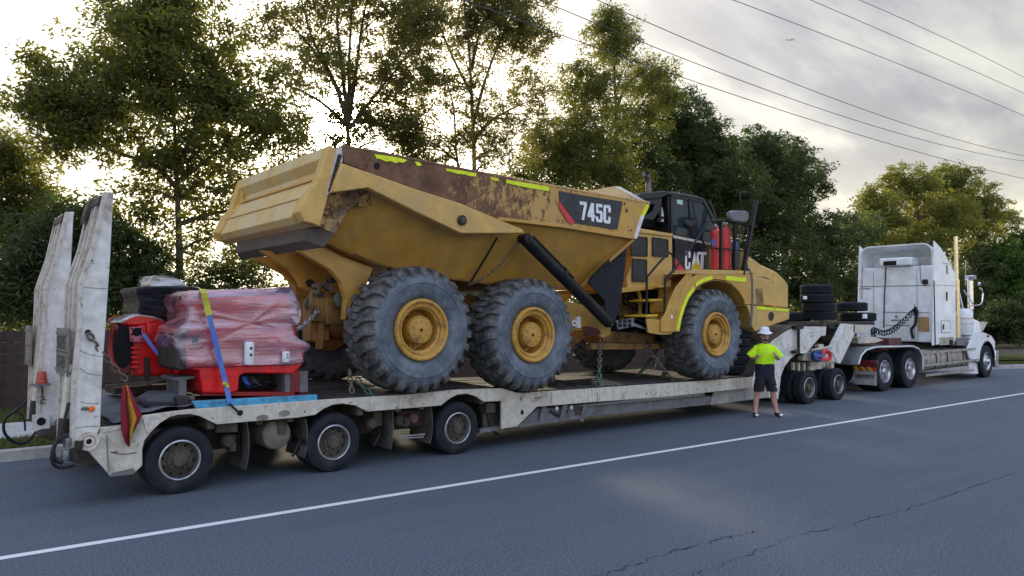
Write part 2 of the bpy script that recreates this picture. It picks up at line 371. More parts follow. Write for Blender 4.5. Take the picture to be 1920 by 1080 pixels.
t.links.new(mix(t, mr(t, mth(t, 'ADD', noise(t, 60, 6, .8), mth(t, 'MULTIPLY', noise(t, 3, 4), .5)), .92, 1.0), (.68, .69, .68), (.16, .165, .17)), b.inputs['Base Color']); b.inputs['Roughness'].default_value = .7
M['line'] = m
m, t, b = newmat('soil_and_thatch')
t.links.new(mix(t, mr(t, noise(t, 5, 8, .7), .4, .6), (.05, .055, .022), (.11, .085, .05)), b.inputs['Base Color']); b.inputs['Roughness'].default_value = 1
M['soil'] = m
# glass
m, t, b = newmat('dark_cab_glass')
b.inputs['Base Color'].default_value = (.05, .085, .1, 1); b.inputs['Roughness'].default_value = .06; b.inputs['Transmission Weight'].default_value = .55; b.inputs['IOR'].default_value = 1.3
M['glass'] = m
# shrink wrap: clear creased film over red castings
def film(name, tint, haze, lo, hi, sc=(1.4, 3, 7)):
    m, t, b = newmat(name); t.nodes.remove(b); o = t.nodes['Material Output']
    tr = t.nodes.new('ShaderNodeBsdfTransparent'); tr.inputs[0].default_value = (*tint, 1)
    df = t.nodes.new('ShaderNodeBsdfDiffuse'); df.inputs[0].default_value = (*haze, 1)
    gl = t.nodes.new('ShaderNodeBsdfGlossy'); gl.inputs[0].default_value = (.9, .9, .95, 1); gl.inputs['Roughness'].default_value = .1
    ns = noise(t, 1.3, 7, .6, vec=scaled(t, sc), dist=.5)
    ns2 = noise(t, 3.2, 8, .65, vec=scaled(t, (sc[0] * .7, sc[1], sc[2] * 1.6), (0, .22, 0)), dist=.3)
    n = mth(t, 'ADD', mth(t, 'MULTIPLY', ns, .6), mth(t, 'MULTIPLY', ns2, .4))
    m1 = t.nodes.new('ShaderNodeMixShader'); t.links.new(mr(t, n, .4, .66, lo, hi), m1.inputs[0]); t.links.new(tr.outputs[0], m1.inputs[1]); t.links.new(df.outputs[0], m1.inputs[2])
    fr = t.nodes.new('ShaderNodeFresnel'); fr.inputs[0].default_value = 1.5
    m2 = t.nodes.new('ShaderNodeMixShader'); t.links.new(mth(t, 'ADD', fr.outputs[0], .12, True), m2.inputs[0]); t.links.new(m1.outputs[0], m2.inputs[1]); t.links.new(gl.outputs[0], m2.inputs[2])
    bp = t.nodes.new('ShaderNodeBump'); bp.inputs['Strength'].default_value = .7; bp.inputs['Distance'].default_value = .025; t.links.new(n, bp.inputs['Height'])
    for q in (gl, df): t.links.new(bp.outputs[0], q.inputs['Normal'])
    t.links.new(bp.outputs[0], fr.inputs['Normal']); t.links.new(m2.outputs[0], o.inputs[0]); return m
M['film'] = film('clear_shrink_wrap', (.96, .82, .87), (.84, .62, .7), .06, .5, (.8, 2, 6))
M['film_grey'] = film('cloudy_plastic_sheet', (.9, .9, .88), (.5, .5, .48), .5, .95, (3, 3, 3))
m, t, b = newmat('black_shrink_wrap')
b.inputs['Base Color'].default_value = (.004, .005, .01, 1); b.inputs['Roughness'].default_value = .3; b.inputs['Specular IOR Level'].default_value = .3
ns = noise(t, 3, 8, .65, vec=scaled(t, (1.3, 2, 7), (0, .35, 0)), dist=1.2); bump(t, b, ns, 1, .04)
M['black_wrap'] = m
def leafmat(name, dark, light, trans, tw=.45):
    m, t, b = newmat(name); o = t.nodes['Material Output']
    g = t.nodes.new('ShaderNodeNewGeometry')
    at = t.nodes.new('ShaderNodeAttribute'); at.attribute_name = 'tone'
    c1 = mix(t, at.outputs['Fac'], dark, light)
    c1 = mix(t, mr(t, noise(t, .9, 3), .35, .7, 0, .5), c1, tuple(x * .7 for x in dark))
    t.links.new(c1, b.inputs['Base Color']); b.inputs['Roughness'].default_value = .5; b.inputs['Specular IOR Level'].default_value = .35
    tl = t.nodes.new('ShaderNodeBsdfTranslucent'); t.links.new(mix(t, at.outputs['Fac'], tuple(x * .6 for x in trans), trans), tl.inputs[0])
    ms = t.nodes.new('ShaderNodeMixShader'); ms.inputs[0].default_value = tw
    t.links.new(b.outputs[0], ms.inputs[1]); t.links.new(tl.outputs[0], ms.inputs[2]); t.links.new(ms.outputs[0], o.inputs[0]); return m
M['leaf_olive'] = leafmat('olive_leaves', (.045, .06, .02), (.125, .155, .05), (.42, .42, .05), .5)
M['leaf_euc'] = leafmat('grey_green_leaves', (.045, .06, .028), (.13, .15, .06), (.42, .38, .06), .5)
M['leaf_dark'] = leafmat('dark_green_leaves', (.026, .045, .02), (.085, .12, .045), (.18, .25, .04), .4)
M['leaf_bright'] = leafmat('bright_green_leaves', (.03, .07, .014), (.1, .17, .03), (.16, .3, .03), .4)
M['grass'] = leafmat('grass_blades', (.05, .07, .02), (.16, .17, .05), (.2, .24, .04), .3)

def text_on(string, corners, name, mat, parent, bold=.02, lift=0.004, spacing=1.0, shear=0):
    """flat lettering stretched over four points: bottom-left, bottom-right, top-right, top-left"""
    cu = bpy.data.curves.new('txt', 'FONT'); cu.body = string; cu.size = 1; cu.offset = bold; cu.space_character = spacing; cu.shear = shear; cu.resolution_u = 3
    ob = bpy.data.objects.new('txt', cu); COL.objects.link(ob)
    dg = bpy.context.evaluated_depsgraph_get(); me = bpy.data.meshes.new_from_object(ob.evaluated_get(dg))
    bpy.data.objects.remove(ob); bpy.data.curves.remove(cu)
    xs = [v.co.x for v in me.vertices]; ys = [v.co.y for v in me.vertices]; x0, x1, y0, y1 = min(xs), max(xs), min(ys), max(ys)
    bl, br, tr, tl = [Vector(q) for q in corners]; nrm_ = (br - bl).cross(tl - bl).normalized() * lift; o = origin(parent)
    for v in me.vertices:
        u = (v.co.x - x0) / (x1 - x0); k = (v.co.y - y0) / (y1 - y0)
        v.co = bl * (1 - u) * (1 - k) + br * u * (1 - k) + tr * u * k + tl * (1 - u) * k + nrm_ - o
    me.materials.clear(); me.materials.append(mat); me.name = name
    r = bpy.data.objects.new(name, me); COL.objects.link(r); r.parent = parent; return r
def chain(p, q, name, mat, parent=None, sag=0.05, link=.09, thick=.011, wid=.026):
    p = Vector(p); q = Vector(q); mb = MB(); n = max(3, int((q - p).length / (link * .72))); d = (q - p).normalized()
    a = d.cross(Vector((0, 0, 1)));  a = a.normalized() if a.length > .05 else Vector((1, 0, 0)); b_ = d.cross(a).normalized()
    for i in range(n):
        tt = (i + .5) / n; c = p.lerp(q, tt) - Vector((0, 0, sag * 4 * tt * (1 - tt)))
        s_ = a if i % 2 else b_; s_ = (s_ + d * 0).normalized()
        pts = []
        for k in range(8):
            an = 2 * math.pi * k / 8; pts.append(c + d * math.cos(an) * link / 2 + s_ * math.sin(an) * wid)
        mb.tube(pts, thick, 5, closed=True)
    return mb.build(name, mat, parent)
def catm(pts, n=6):
    pts = [Vector(p) for p in pts]; out_ = []
    for i in range(len(pts) - 1):
        p0 = pts[max(i - 1, 0)]; p1 = pts[i]; p2 = pts[i + 1]; p3 = pts[min(i + 2, len(pts) - 1)]
        for k in range(n):
            u = k / n; out_.append(.5 * ((2 * p1) + (p2 - p0) * u + (2 * p0 - 5 * p1 + 4 * p2 - p3) * u * u + (3 * p1 - p0 - 3 * p2 + p3) * u ** 3))
    out_.append(pts[-1]); return out_
# ================================================================ SETTING
mb = MB(); mb.add([(-600, -600, -.012), (900, -600, -.012), (900, 900, -.012), (-600, 900, -.012)], [(0, 1, 2, 3)])
struct(mb.build('ground', M['soil'], smooth=0))
def kerb_y(x):
    return 13.0 - (0 if x < 24 else (.16 * (x - 24) if x < 29 else .8 + .30 * (x - 29) + .012 * (x - 29) ** 2))
xs = [-60, -20, -5] + list(np.arange(-3, 46, 1.5)) + [50, 56]
mb = MB(); n = len(xs)
mb.add([(x, -60, 0) for x in xs] + [(x, kerb_y(x), 0) for x in xs], [(i, i + 1, n + i + 1, n + i) for i in range(n - 1)])
struct(mb.build('road', M['asphalt'], smooth=0))
mb = MB()
def line_y(x): return 7.93 - .036 * x - .00002 * x * x
lx = np.arange(-6, 90, 1.0)
mb.add([(x, line_y(x) - .055, .004) for x in lx] + [(x, line_y(x) + .055, .004) for x in lx], [(i, i + 1, len(lx) + i + 1, len(lx) + i) for i in range(len(lx) - 1)])
struct(mb.build('edge_line', M['line'], smooth=0))
# kerb cast in lengths
kerb_root = bpy.data.objects.new('kerb', None); COL.objects.link(kerb_root); kerb_root['kind'] = 'structure'
kx = list(np.arange(-6, 47, 1.2))
for i in range(len(kx) - 1):
    a, b_ = kx[i] + .006, kx[i + 1] - .006; mb = MB()
    prof = [(0, -.01), (.03, .15), (.16, .16), (.16, -.01)]
    mb.loft([(a, kerb_y(a) + p, z) for p, z in prof], [(b_, kerb_y(b_) + p, z) for p, z in prof])
    mb.build('kerb_stone', M['concrete'], kerb_root, bevel=.008)
def strip(name, o0, o1, z, mat, x0=-60, x1=56):
    xx = [x for x in xs if x0 <= x <= x1]; n = len(xx); mb = MB()
    mb.add([(x, kerb_y(x) + o0, z) for x in xx] + [(x, kerb_y(x) + o1, z) for x in xx], [(i, i + 1, n + i + 1, n + i) for i in range(n - 1)])
    return struct(mb.build(name, mat, smooth=0))
strip('verge', .16, 1.25, .145, M['soil']); strip('rear_verge', 3.3, 9, .135, M['soil'])
path_root = bpy.data.objects.new('footpath', None); COL.objects.link(path_root); path_root['kind'] = 'structure'
for i in range(26):
    a, b_ = -4 + i * 1.5 + .008, -4 + (i + 1) * 1.5 - .008; mb = MB(); mb.loft([(a, kerb_y(a) + 1.25, .02), (a, kerb_y(a) + 3.3, .02), (a, kerb_y(a) + 3.3, .16), (a, kerb_y(a) + 1.25, .16)], [(b_, kerb_y(b_) + 1.25, .02), (b_, kerb_y(b_) + 3.3, .02), (b_, kerb_y(b_) + 3.3, .16), (b_, kerb_y(b_) + 1.25, .16)])
    mb.build('path_slab', M['path'], path_root, bevel=.01)
# grass blades on the verges
def blades(n, x0, x1, o0, o1, h=.07):
    x = rng.uniform(x0, x1, n); ky = np.array([kerb_y(a) for a in x]); y = ky + rng.uniform(o0, o1, n); hh = h * rng.uniform(.4, 1.3, n)
    a = rng.uniform(0, 6.28, n); wv = .008 + .006 * rng.random(n); lx_, ly_ = np.cos(a), np.sin(a); le = rng.uniform(-.6, .6, (n, 2)) * hh[:, None]
    z0 = .14
    v = np.empty((n, 3, 3)); v[:, 0] = np.c_[x - lx_ * wv, y - ly_ * wv, np.full(n, z0)]; v[:, 1] = np.c_[x + lx_ * wv, y + ly_ * wv, np.full(n, z0)]; v[:, 2] = np.c_[x + le[:, 0], y + le[:, 1], z0 + hh]
    return v
V = np.concatenate([blades(16000, -1.5, 6, .17, 1.2), blades(16000, 0, 8, 3.3, 5.4, .09), blades(12000, 8, 26, 3.3, 5.4, .1), blades(16000, 30, 46, .17, 1.2, .1), blades(14000, 30, 46, 3.3, 5.2, .12)])
def rawmesh(name, V, k, tone=None):
    n = len(V); me = bpy.data.meshes.new(name); me.vertices.add(n * k); me.vertices.foreach_set('co', V.reshape(-1).astype(np.float32))
    me.loops.add(n * k); me.loops.foreach_set('vertex_index', np.arange(n * k, dtype=np.int32))
    me.polygons.add(n); me.polygons.foreach_set('loop_start', np.arange(0, n * k, k, dtype=np.int32)); me.polygons.foreach_set('loop_total', np.full(n, k, dtype=np.int32))
    at = me.attributes.new('tone', 'FLOAT', 'FACE'); at.data.foreach_set('value', (tone if tone is not None else rng.random(n)).astype(np.float32))
    me.update(calc_edges=True); return me
me = rawmesh('grass', V, 3); me.materials.append(M['grass']); o = bpy.data.objects.new('grass', me); COL.objects.link(o); tag(o, 'short green grass along the kerb and the footpath', 'grass', kind='stuff')
# sleeper fence behind the path
FY = 18.55
fence = thing('sleeper_fence', 'long dark brown fence of stacked horizontal boards behind the footpath', 'fence', (0, FY, 0))
pm = MB().box(-1.19, 1.19, -.03, .03, 0, .228); me = pm.mesh('board', 0); me.materials.append(M['sleeper'])
po = MB().box(-.045, .045, -.07, .05, 0, 1.75); mpo = po.mesh('post', 0); mpo.materials.append(M['sleeper'])
for i in range(30):
    x = -5 + i * 2.45
    place(mpo, 'post', (x, FY, .1), fence)
    for k in range(7):
        o = place(me, 'board', (x + 1.225, FY + random.uniform(-.012, .012), .14 + k * .232), fence)

# long wandering crack in the near lane
def crack_strip(pts, name, w0=.0055):
    q = catm([AZ(x, y, .004) for x, y in pts], 14); r_ = random.Random(3); mb = MB(); ring = []
    for i, p in enumerate(q):
        d = (q[min(i + 1, len(q) - 1)] - q[max(i - 1, 0)]).normalized(); s_ = Vector((-d.y, d.x, 0)); off = r_.gauss(0, .02); w_ = w0 * abs(r_.gauss(.6, .5))
        ring += [p + s_ * (off - w_), p + s_ * (off + w_)]
    mb.add([(v.x, v.y, .004) for v in ring], [(2 * i, 2 * i + 2, 2 * i + 3, 2 * i + 1) for i in range(len(q) - 1)])
    return struct(mb.build(name, M['black_hole'], smooth=0))
crack_strip([(1290, 1082), (1385, 1045), (1480, 1010), (1600, 980), (1720, 948), (1800, 920), (1905, 886)], 'road_crack')
crack_strip([(1115, 1083), (1150, 1070), (1230, 1045), (1330, 1015), (1420, 995)], 'road_seam', .008)
# dry leaves in the gutter and on the verge
n = 700; lx2 = np.concatenate([rng.uniform(-2, 7, 500), rng.uniform(28, 46, 200)]); ky2 = np.array([kerb_y(a) for a in lx2]); oy = np.where(rng.random(n) < .45, -np.abs(rng.normal(0, .18, n)) - .02, rng.uniform(.2, 3.2, n))
zz = np.where(oy < 0, .008, .175); an = rng.uniform(0, 6.28, n); c_ = np.c_[lx2, ky2 + oy, zz]; dx = np.c_[np.cos(an), np.sin(an), rng.uniform(-.15, .15, n)]; dy = np.c_[-np.sin(an), np.cos(an), rng.uniform(-.15, .15, n)]
v = np.stack([c_ - dx * .035, c_ + dy * .012, c_ + dx * .035, c_ - dy * .012], 1)
me = rawmesh('leaf_litter', v, 4); me.materials.append(surf('dry_leaf', (.2, .11, .045), .8, dirt=(.1, .06, .03), dscale=5)); o = bpy.data.objects.new('leaf_litter', me); COL.objects.link(o); tag(o, 'dry brown leaves scattered along the gutter and path', 'leaves', kind='stuff')
# ================================================================ TREES
def leaves(cen, rad, nleaf, ll, lw, spread=1.0, droop=.5):
    """leaf quads scattered round each clump centre"""
    n = len(cen) * nleaf
    c = np.repeat(cen, nleaf, 0); r = np.repeat(rad, nleaf)
    d = rng.normal(size=(n, 3)); d /= np.linalg.norm(d, axis=1)[:, None]; rr = rng.random(n) ** .45
    p = c + d * (r * rr)[:, None] * np.array([1, 1, .8])
    ax = rng.normal(size=(n, 3)); ax[:, 2] = ax[:, 2] * .6 - droop; ax /= np.linalg.norm(ax, axis=1)[:, None]
    sd = np.cross(ax, rng.normal(size=(n, 3))); sd /= np.linalg.norm(sd, axis=1)[:, None]
    nr = np.cross(ax, sd)
    L_ = ll * rng.uniform(.6, 1.25, n)[:, None]; W_ = lw * rng.uniform(.7, 1.2, n)[:, None]
    v = np.empty((n, 4, 3)); v[:, 0] = p; v[:, 1] = p + ax * L_ * .45 + sd * W_ * .5 + nr * W_ * .25; v[:, 2] = p + ax * L_; v[:, 3] = p + ax * L_ * .45 - sd * W_ * .5 + nr * W_ * .25
    return v
def limb(mb, p, q, r0, r1, wob=.08, n=5):
    p = Vector(p); q = Vector(q); Lh = (q - p).length; pts = []
    for i in range(n + 1):
        t_ = i / n; c = p.lerp(q, t_) + Vector((random.uniform(-1, 1), random.uniform(-1, 1), random.uniform(-.3, .3))) * (wob * Lh * math.sin(math.pi * t_) * .5)
        c.z += .12 * Lh * math.sin(math.pi * t_) * (1 if q.z > p.z else .3); pts.append(c)
    mb.tube(pts, [r0 + (r1 - r0) * i / n for i in range(n + 1)], 6); return pts
def scale_at(px, py, Y):
    return F / (A(px, py, Y) - CAM).dot(fw)
def tree(label, blobs, trunks, Y, leafm, ll=.16, lw=.055, dens=1.0, nl=34, cat='tree', name='tree', tr=.16, group='trees behind the fence', gappy=.0, fine=1.0, ybase=None, droop=.5, bark='bark', yspread=1.0):
    """blobs: crown masses as (px, py, rx, ry) seen in the photograph, each turned into a real ellipsoid at distance Y;
    trunks: polylines of pixels"""
    base = A(trunks[0][0][0], 600, Y); base.z = .13
    root = thing(name, label, cat, base, group)
    cens = []; rads = []; tops = []
    for bl in blobs:
        px, py, rx, ry = bl[:4]; k = bl[4] if len(bl) > 4 else 1; dy = bl[5] if len(bl) > 5 else 0
        c = A(px, py, Y + dy); s_ = scale_at(px, py, Y + dy); ax_, az_ = rx / s_, ry / s_; ay_ = min(ax_, max(az_, ax_ * .6)) * yspread
        area = math.pi * ax_ * az_; cr = .33 * fine; n = max(3, int(area * 17 * dens * k / (fine * fine)))
        d = rng.normal(size=(n, 3)); d /= np.linalg.norm(d, axis=1)[:, None]; rr = rng.random(n) ** .5
        q = d * rr[:, None]
        # uneven outline: push radius by a smooth random function of direction
        ph = rng.uniform(0, 6.28, 3); wob = 1 + .16 * np.sin(3 * d[:, 0] * 2 + ph[0]) * np.sin(4 * d[:, 2] + ph[1]) + .1 * np.sin(9 * d[:, 2] + ph[2])
        q *= wob[:, None]
        e1 = np.array(rt); e2 = np.array((fw.x, fw.y, 0)); e2 /= np.linalg.norm(e2)
        pts = np.array(c) + q[:, :1] * e1 * ax_ + q[:, 1:2] * e2 * ay_ + q[:, 2:] * np.array([0, 0, 1]) * az_
        if gappy:
            keep = np.sin(pts[:, 0] * 2.1 + ph[0]) + np.sin(pts[:, 2] * 2.6 + ph[1]) + np.sin(pts[:, 1] * 1.9 + ph[2]) > (gappy * 3 - 3)
            pts = pts[keep]
        cens.append(pts); rads.append(rng.uniform(.6, 1.35, len(pts)) * cr); tops.append((c, len(pts)))
    cens_ = np.concatenate(cens); rads_ = np.concatenate(rads)
    ok = cens_[:, 2] > .5; cens_, rads_ = cens_[ok], rads_[ok]
    v = leaves(cens_, rads_, nl, ll, lw, droop=droop); v -= np.array(base)
    # tone by clump, so that light and dark clumps alternate
    tone = np.clip(np.repeat(rng.random(len(cens_)), nl) * .7 + rng.random(len(v)) * .3, 0, 1)
    me = rawmesh('crown', v, 4, tone); me.materials.append(M[leafm]); cr_o = bpy.data.objects.new('crown', me); COL.objects.link(cr_o); cr_o.parent = root
    # wood
    mb = MB(); allp = []
    for ti, tk in enumerate(trunks):
        dy = tk[-1] if not isinstance(tk[-1], tuple) else 0
        pix = [q for q in tk if isinstance(q, tuple)]
        p3 = [A(x, y, Y + dy * (j / max(1, len(pix) - 1))) for j, (x, y) in enumerate(pix)]
        if ti == 0:
            p3 = [Vector((p3[0].x, p3[0].y, .1))] + p3 if p3[0].z > .4 else p3
        r0 = tr if ti == 0 else tr * .55
        sm = catm(p3, 4); m_ = len(sm); mb.tube(sm, [r0 * (1 - .75 * i / (m_ - 1)) for i in range(m_)], 9); allp += [(q, r0 * (1 - .75 * i / (m_ - 1))) for i, q in enumerate(sm)]
    trunk_o = mb.build('trunk', M[bark], root)
    mb = MB(); m_ = 0
    for pts in cens:
        if not len(pts): continue
        for q in pts[rng.permutation(len(pts))[:max(3, int(len(pts) * .06))]]:
            if q[2] < .8: continue
            q = Vector(q); cand = [(a, r_) for a, r_ in allp if a.z < q.z + .3]
            if not cand: continue
            a, r_ = min(cand, key=lambda ar: (ar[0] - q).length + .25 * abs(ar[0].z - (q.z - .8)))
            if (a - q).length > 6: continue
            limb(mb, a, q, min(r_ * .6, .05), .008, n=4); m_ += 1
    if m_: mb.build('branches', M[bark], root)['kind'] = 'stuff'
    return root
G = 'trees behind the fence'
# big spreading tree at the left
tree('big spreading dark tree on the left with a broad drooping crown', [(300, 90, 165, 115), (190, 190, 150, 90), (420, 200, 120, 110), (90, 190, 90, 60, .8), (70, 120, 40, 35, .6), (330, 290, 150, 60, .6), (520, 235, 60, 60, .6), (130, 260, 90, 50, .7), (300, 20, 120, 50), (500, 330, 90, 70, .35), (370, 360, 110, 60, .45), (240, 380, 70, 60, .4), (440, 440, 90, 70, .45), (330, 460, 70, 50, .35)],
     [[(337, 640), (337, 500), (334, 400), (330, 300), (325, 180)], [(337, 360), (290, 310), (215, 285), (150, 250)], [(335, 340), (400, 290), (470, 240)], [(333, 320), (370, 230), (400, 150)], [(336, 420), (400, 400), (480, 385)], [(337, 520), (290, 500), (250, 470)]], 20, 'leaf_olive', .17, .06, dens=2.2, tr=.13, gappy=.3)
tree('tall many stemmed feathery tree behind the raised tray end', [(640, 60, 180, 110, .5), (560, 130, 110, 90, .38), (730, 150, 90, 100, .45), (480, 40, 60, 50, .4), (780, 60, 70, 70, .5), (650, -30, 180, 70, .7), (690, 225, 90, 50, .55), (560, 245, 70, 50, .3), (620, 300, 90, 60, .5), (760, 230, 60, 60, .45)],
     [[(655, 640), (655, 400), (653, 260), (650, 190)], [(652, 230), (625, 150), (585, 70), (560, -20)], [(652, 220), (640, 120), (632, 30), (640, -60)], [(654, 230), (668, 130), (680, 40), (700, -60)], [(655, 210), (655, 100), (662, -10)], [(640, 180), (600, 110), (540, 40)], [(655, 240), (600, 190), (540, 160)], [(656, 240), (710, 170), (760, 110)]], 21, 'leaf_euc', .17, .046, dens=1.9, nl=26, tr=.13, gappy=.62, fine=.75)
tree('tall sparse gum tree with open branches above the dark decal', [(900, 40, 150, 80, .5), (800, 130, 80, 100, .45), (980, 60, 80, 60, .6), (1000, 160, 60, 60, .35), (890, 190, 110, 80, .35), (830, 260, 90, 60, .5), (930, 270, 80, 60, .35), (900, -20, 160, 60, .7), (790, 40, 60, 80, .6), (760, 270, 60, 70, .5), (1010, 250, 40, 60, .35)],
     [[(888, 640), (888, 420), (889, 300), (885, 200), (880, 100), (870, 0)], [(888, 230), (910, 150), (940, 70), (970, 10)], [(886, 180), (850, 110), (820, 40)], [(889, 260), (930, 220), (990, 190)], [(870, 640), (868, 400), (855, 280), (850, 200), (830, 130)], [(884, 130), (900, 60), (930, 0)]], 21, 'leaf_euc', .17, .046, dens=2.1, nl=26, tr=.12, gappy=.62, fine=.75)
tree('tall pointed gum tree rising behind the tray front', [(1150, 75, 60, 55), (1110, 160, 80, 60, .9), (1215, 150, 62, 55, .9), (1090, 260, 85, 80), (1200, 215, 70, 45, .55), (1060, 310, 70, 60, 1.1), (1140, 330, 80, 50, .9), (1140, 35, 35, 30), (1160, 250, 60, 60, .4), (1250, 180, 36, 40, .8)],
     [[(1158, 640), (1157, 400), (1156, 270), (1154, 180), (1150, 90)], [(1157, 250), (1190, 215), (1220, 170)], [(1156, 300), (1120, 240), (1090, 190)], [(1155, 210), (1175, 160), (1210, 130)]], 21, 'leaf_olive', .17, .05, dens=2.2, tr=.14, gappy=.2)
tree('dense dark gum tree directly behind the cab roof', [(1275, 230, 70, 65, 1.1), (1300, 310, 90, 75, 1.2), (1230, 340, 70, 60), (1340, 380, 80, 70), (1200, 280, 50, 60, .8), (1320, 270, 60, 60)],
     [[(1290, 640), (1288, 420), (1283, 300), (1278, 220)], [(1287, 360), (1240, 320), (1220, 290)], [(1288, 380), (1330, 330)]], 22, 'leaf_dark', .2, .07, dens=1.5, tr=.2)
tree('rounded dark tree with a leaning outer limb above the nose', [(1415, 290, 65, 55), (1370, 350, 70, 70), (1455, 340, 75, 65), (1510, 340, 50, 55, .7), (1420, 400, 80, 60), (1500, 410, 50, 45, .6), (1480, 290, 50, 35, .8)],
     [[(1430, 640), (1430, 470), (1425, 380), (1415, 300)], [(1430, 450), (1465, 380), (1510, 340)], [(1429, 430), (1390, 370)]], 22, 'leaf_dark', .22, .075, dens=1.5, tr=.2)
tree('wide pale topped tree rising above the white sleeper cab', [(1700, 350, 65, 45), (1650, 410, 60, 60, .9), (1780, 340, 60, 40), (1820, 390, 70, 55), (1750, 410, 90, 60), (1870, 410, 40, 35, .8), (1700, 460, 90, 50), (1640, 370, 30, 26, .6), (1820, 460, 70, 40, .7)],
     [[(1730, 640), (1730, 500), (1725, 420), (1705, 350)], [(1728, 480), (1770, 420), (1810, 380)], [(1728, 460), (1690, 410)]], 23, 'leaf_olive', .26, .09, dens=1.5, tr=.25, fine=1.3)
tree('bright green broad leafed tree at the far right edge', [(1885, 500, 55, 50), (1925, 480, 40, 50), (1880, 570, 55, 50), (1930, 560, 50, 60), (1960, 520, 60, 70)],
     [[(1900, 650), (1900, 560), (1895, 500)]], 20.5, 'leaf_bright', .26, .14, dens=1.6, tr=.14, fine=1.1)
tree('shadowy low bush standing in front of the fence at the far right', [(1890, 605, 46, 44), (1940, 600, 50, 50)], [[(1905, 645), (1905, 610)]], 17.2, 'leaf_dark', .26, .1, dens=2.2, tr=.08, cat='bush', name='bush', fine=1.2)
tree('yellow green bushy tree cut by the left edge', [(30, 330, 60, 70), (10, 280, 50, 40), (60, 400, 60, 70), (0, 420, 60, 80), (-60, 350, 60, 80)],
     [[(20, 660), (20, 500), (25, 380)]], 22, 'leaf_olive', .15, .05, dens=2.6, tr=.12)
tree('dark weeping bushy tree behind the two upright ramps', [(130, 430, 100, 70), (60, 500, 80, 70), (180, 500, 90, 70), (30, 560, 80, 60), (240, 440, 50, 60, .8), (230, 540, 70, 70), (130, 560, 80, 60), (280, 500, 50, 60, .7)],
     [[(150, 660), (150, 520), (145, 420)], [(150, 560), (100, 480)], [(150, 540), (210, 470)]], 20, 'leaf_dark', .17, .05, dens=2.9, tr=.11)
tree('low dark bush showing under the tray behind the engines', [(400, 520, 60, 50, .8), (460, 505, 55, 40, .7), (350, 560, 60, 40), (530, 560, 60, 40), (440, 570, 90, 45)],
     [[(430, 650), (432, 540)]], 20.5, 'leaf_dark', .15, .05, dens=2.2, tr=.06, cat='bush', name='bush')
tree('loose yellow green tree in the gap behind the tray', [(1010, 300, 50, 60, .7), (980, 350, 50, 50, .9), (1040, 380, 60, 50), (930, 350, 50, 30, .7), (1090, 420, 60, 50)],
     [[(1020, 640), (1020, 450), (1015, 320)]], 24, 'leaf_olive', .18, .06, dens=1.4, tr=.1)
tree('dark bushy tree between the nose and the sleeper cab', [(1470, 450, 60, 60), (1540, 460, 70, 70), (1600, 440, 55, 45), (1500, 530, 80, 60), (1580, 530, 80, 60), (1430, 500, 50, 60)],
     [[(1530, 640), (1530, 540), (1535, 450)], [(1530, 560), (1580, 470)]], 21, 'leaf_dark', .24, .07, dens=1.5, tr=.16, fine=1.1)
tree('shadowy bush behind the chromed air cleaner', [(1830, 520, 60, 60), (1790, 560, 70, 60), (1850, 590, 50, 40), (1700, 520, 90, 60), (1640, 540, 60, 50), (1880, 620, 40, 26)],
     [[(1800, 650), (1800, 560)]], 22, 'leaf_dark', .24, .08, dens=1.5, tr=.12, cat='bush', name='bush', fine=1.2)
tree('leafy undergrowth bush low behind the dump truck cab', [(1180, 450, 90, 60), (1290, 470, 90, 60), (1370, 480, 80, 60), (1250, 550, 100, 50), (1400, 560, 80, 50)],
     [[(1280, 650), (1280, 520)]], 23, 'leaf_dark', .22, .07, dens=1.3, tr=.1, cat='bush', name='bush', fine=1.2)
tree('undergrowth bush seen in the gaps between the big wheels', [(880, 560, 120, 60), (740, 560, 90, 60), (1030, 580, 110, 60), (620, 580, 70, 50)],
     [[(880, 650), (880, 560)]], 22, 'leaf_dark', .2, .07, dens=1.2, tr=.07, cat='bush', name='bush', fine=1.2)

# far wood beyond the fence, one mass
cx_ = rng.uniform(-25, 170, 2600); cy_ = 34 + rng.normal(0, 2.5, 2600) - np.clip(cx_ - 60, 0, 200) * .05
top_ = 2.5 + 1.0 * np.sin(cx_ * .5) * np.sin(cx_ * .21) + np.clip((cx_ - 28) * .06, 0, 3)
cen = np.c_[cx_, cy_, rng.random(2600) ** .8 * top_ + .2]
v = leaves(cen, rng.uniform(.5, .9, 2600), 34, .34, .16)
me = rawmesh('far_wood', v, 4, np.repeat(rng.random(2600), 34)); me.materials.append(M['leaf_dark']); o = bpy.data.objects.new('far_wood', me); COL.objects.link(o); tag(o, 'far low wood closing the view behind the fence', 'wood', kind='stuff')
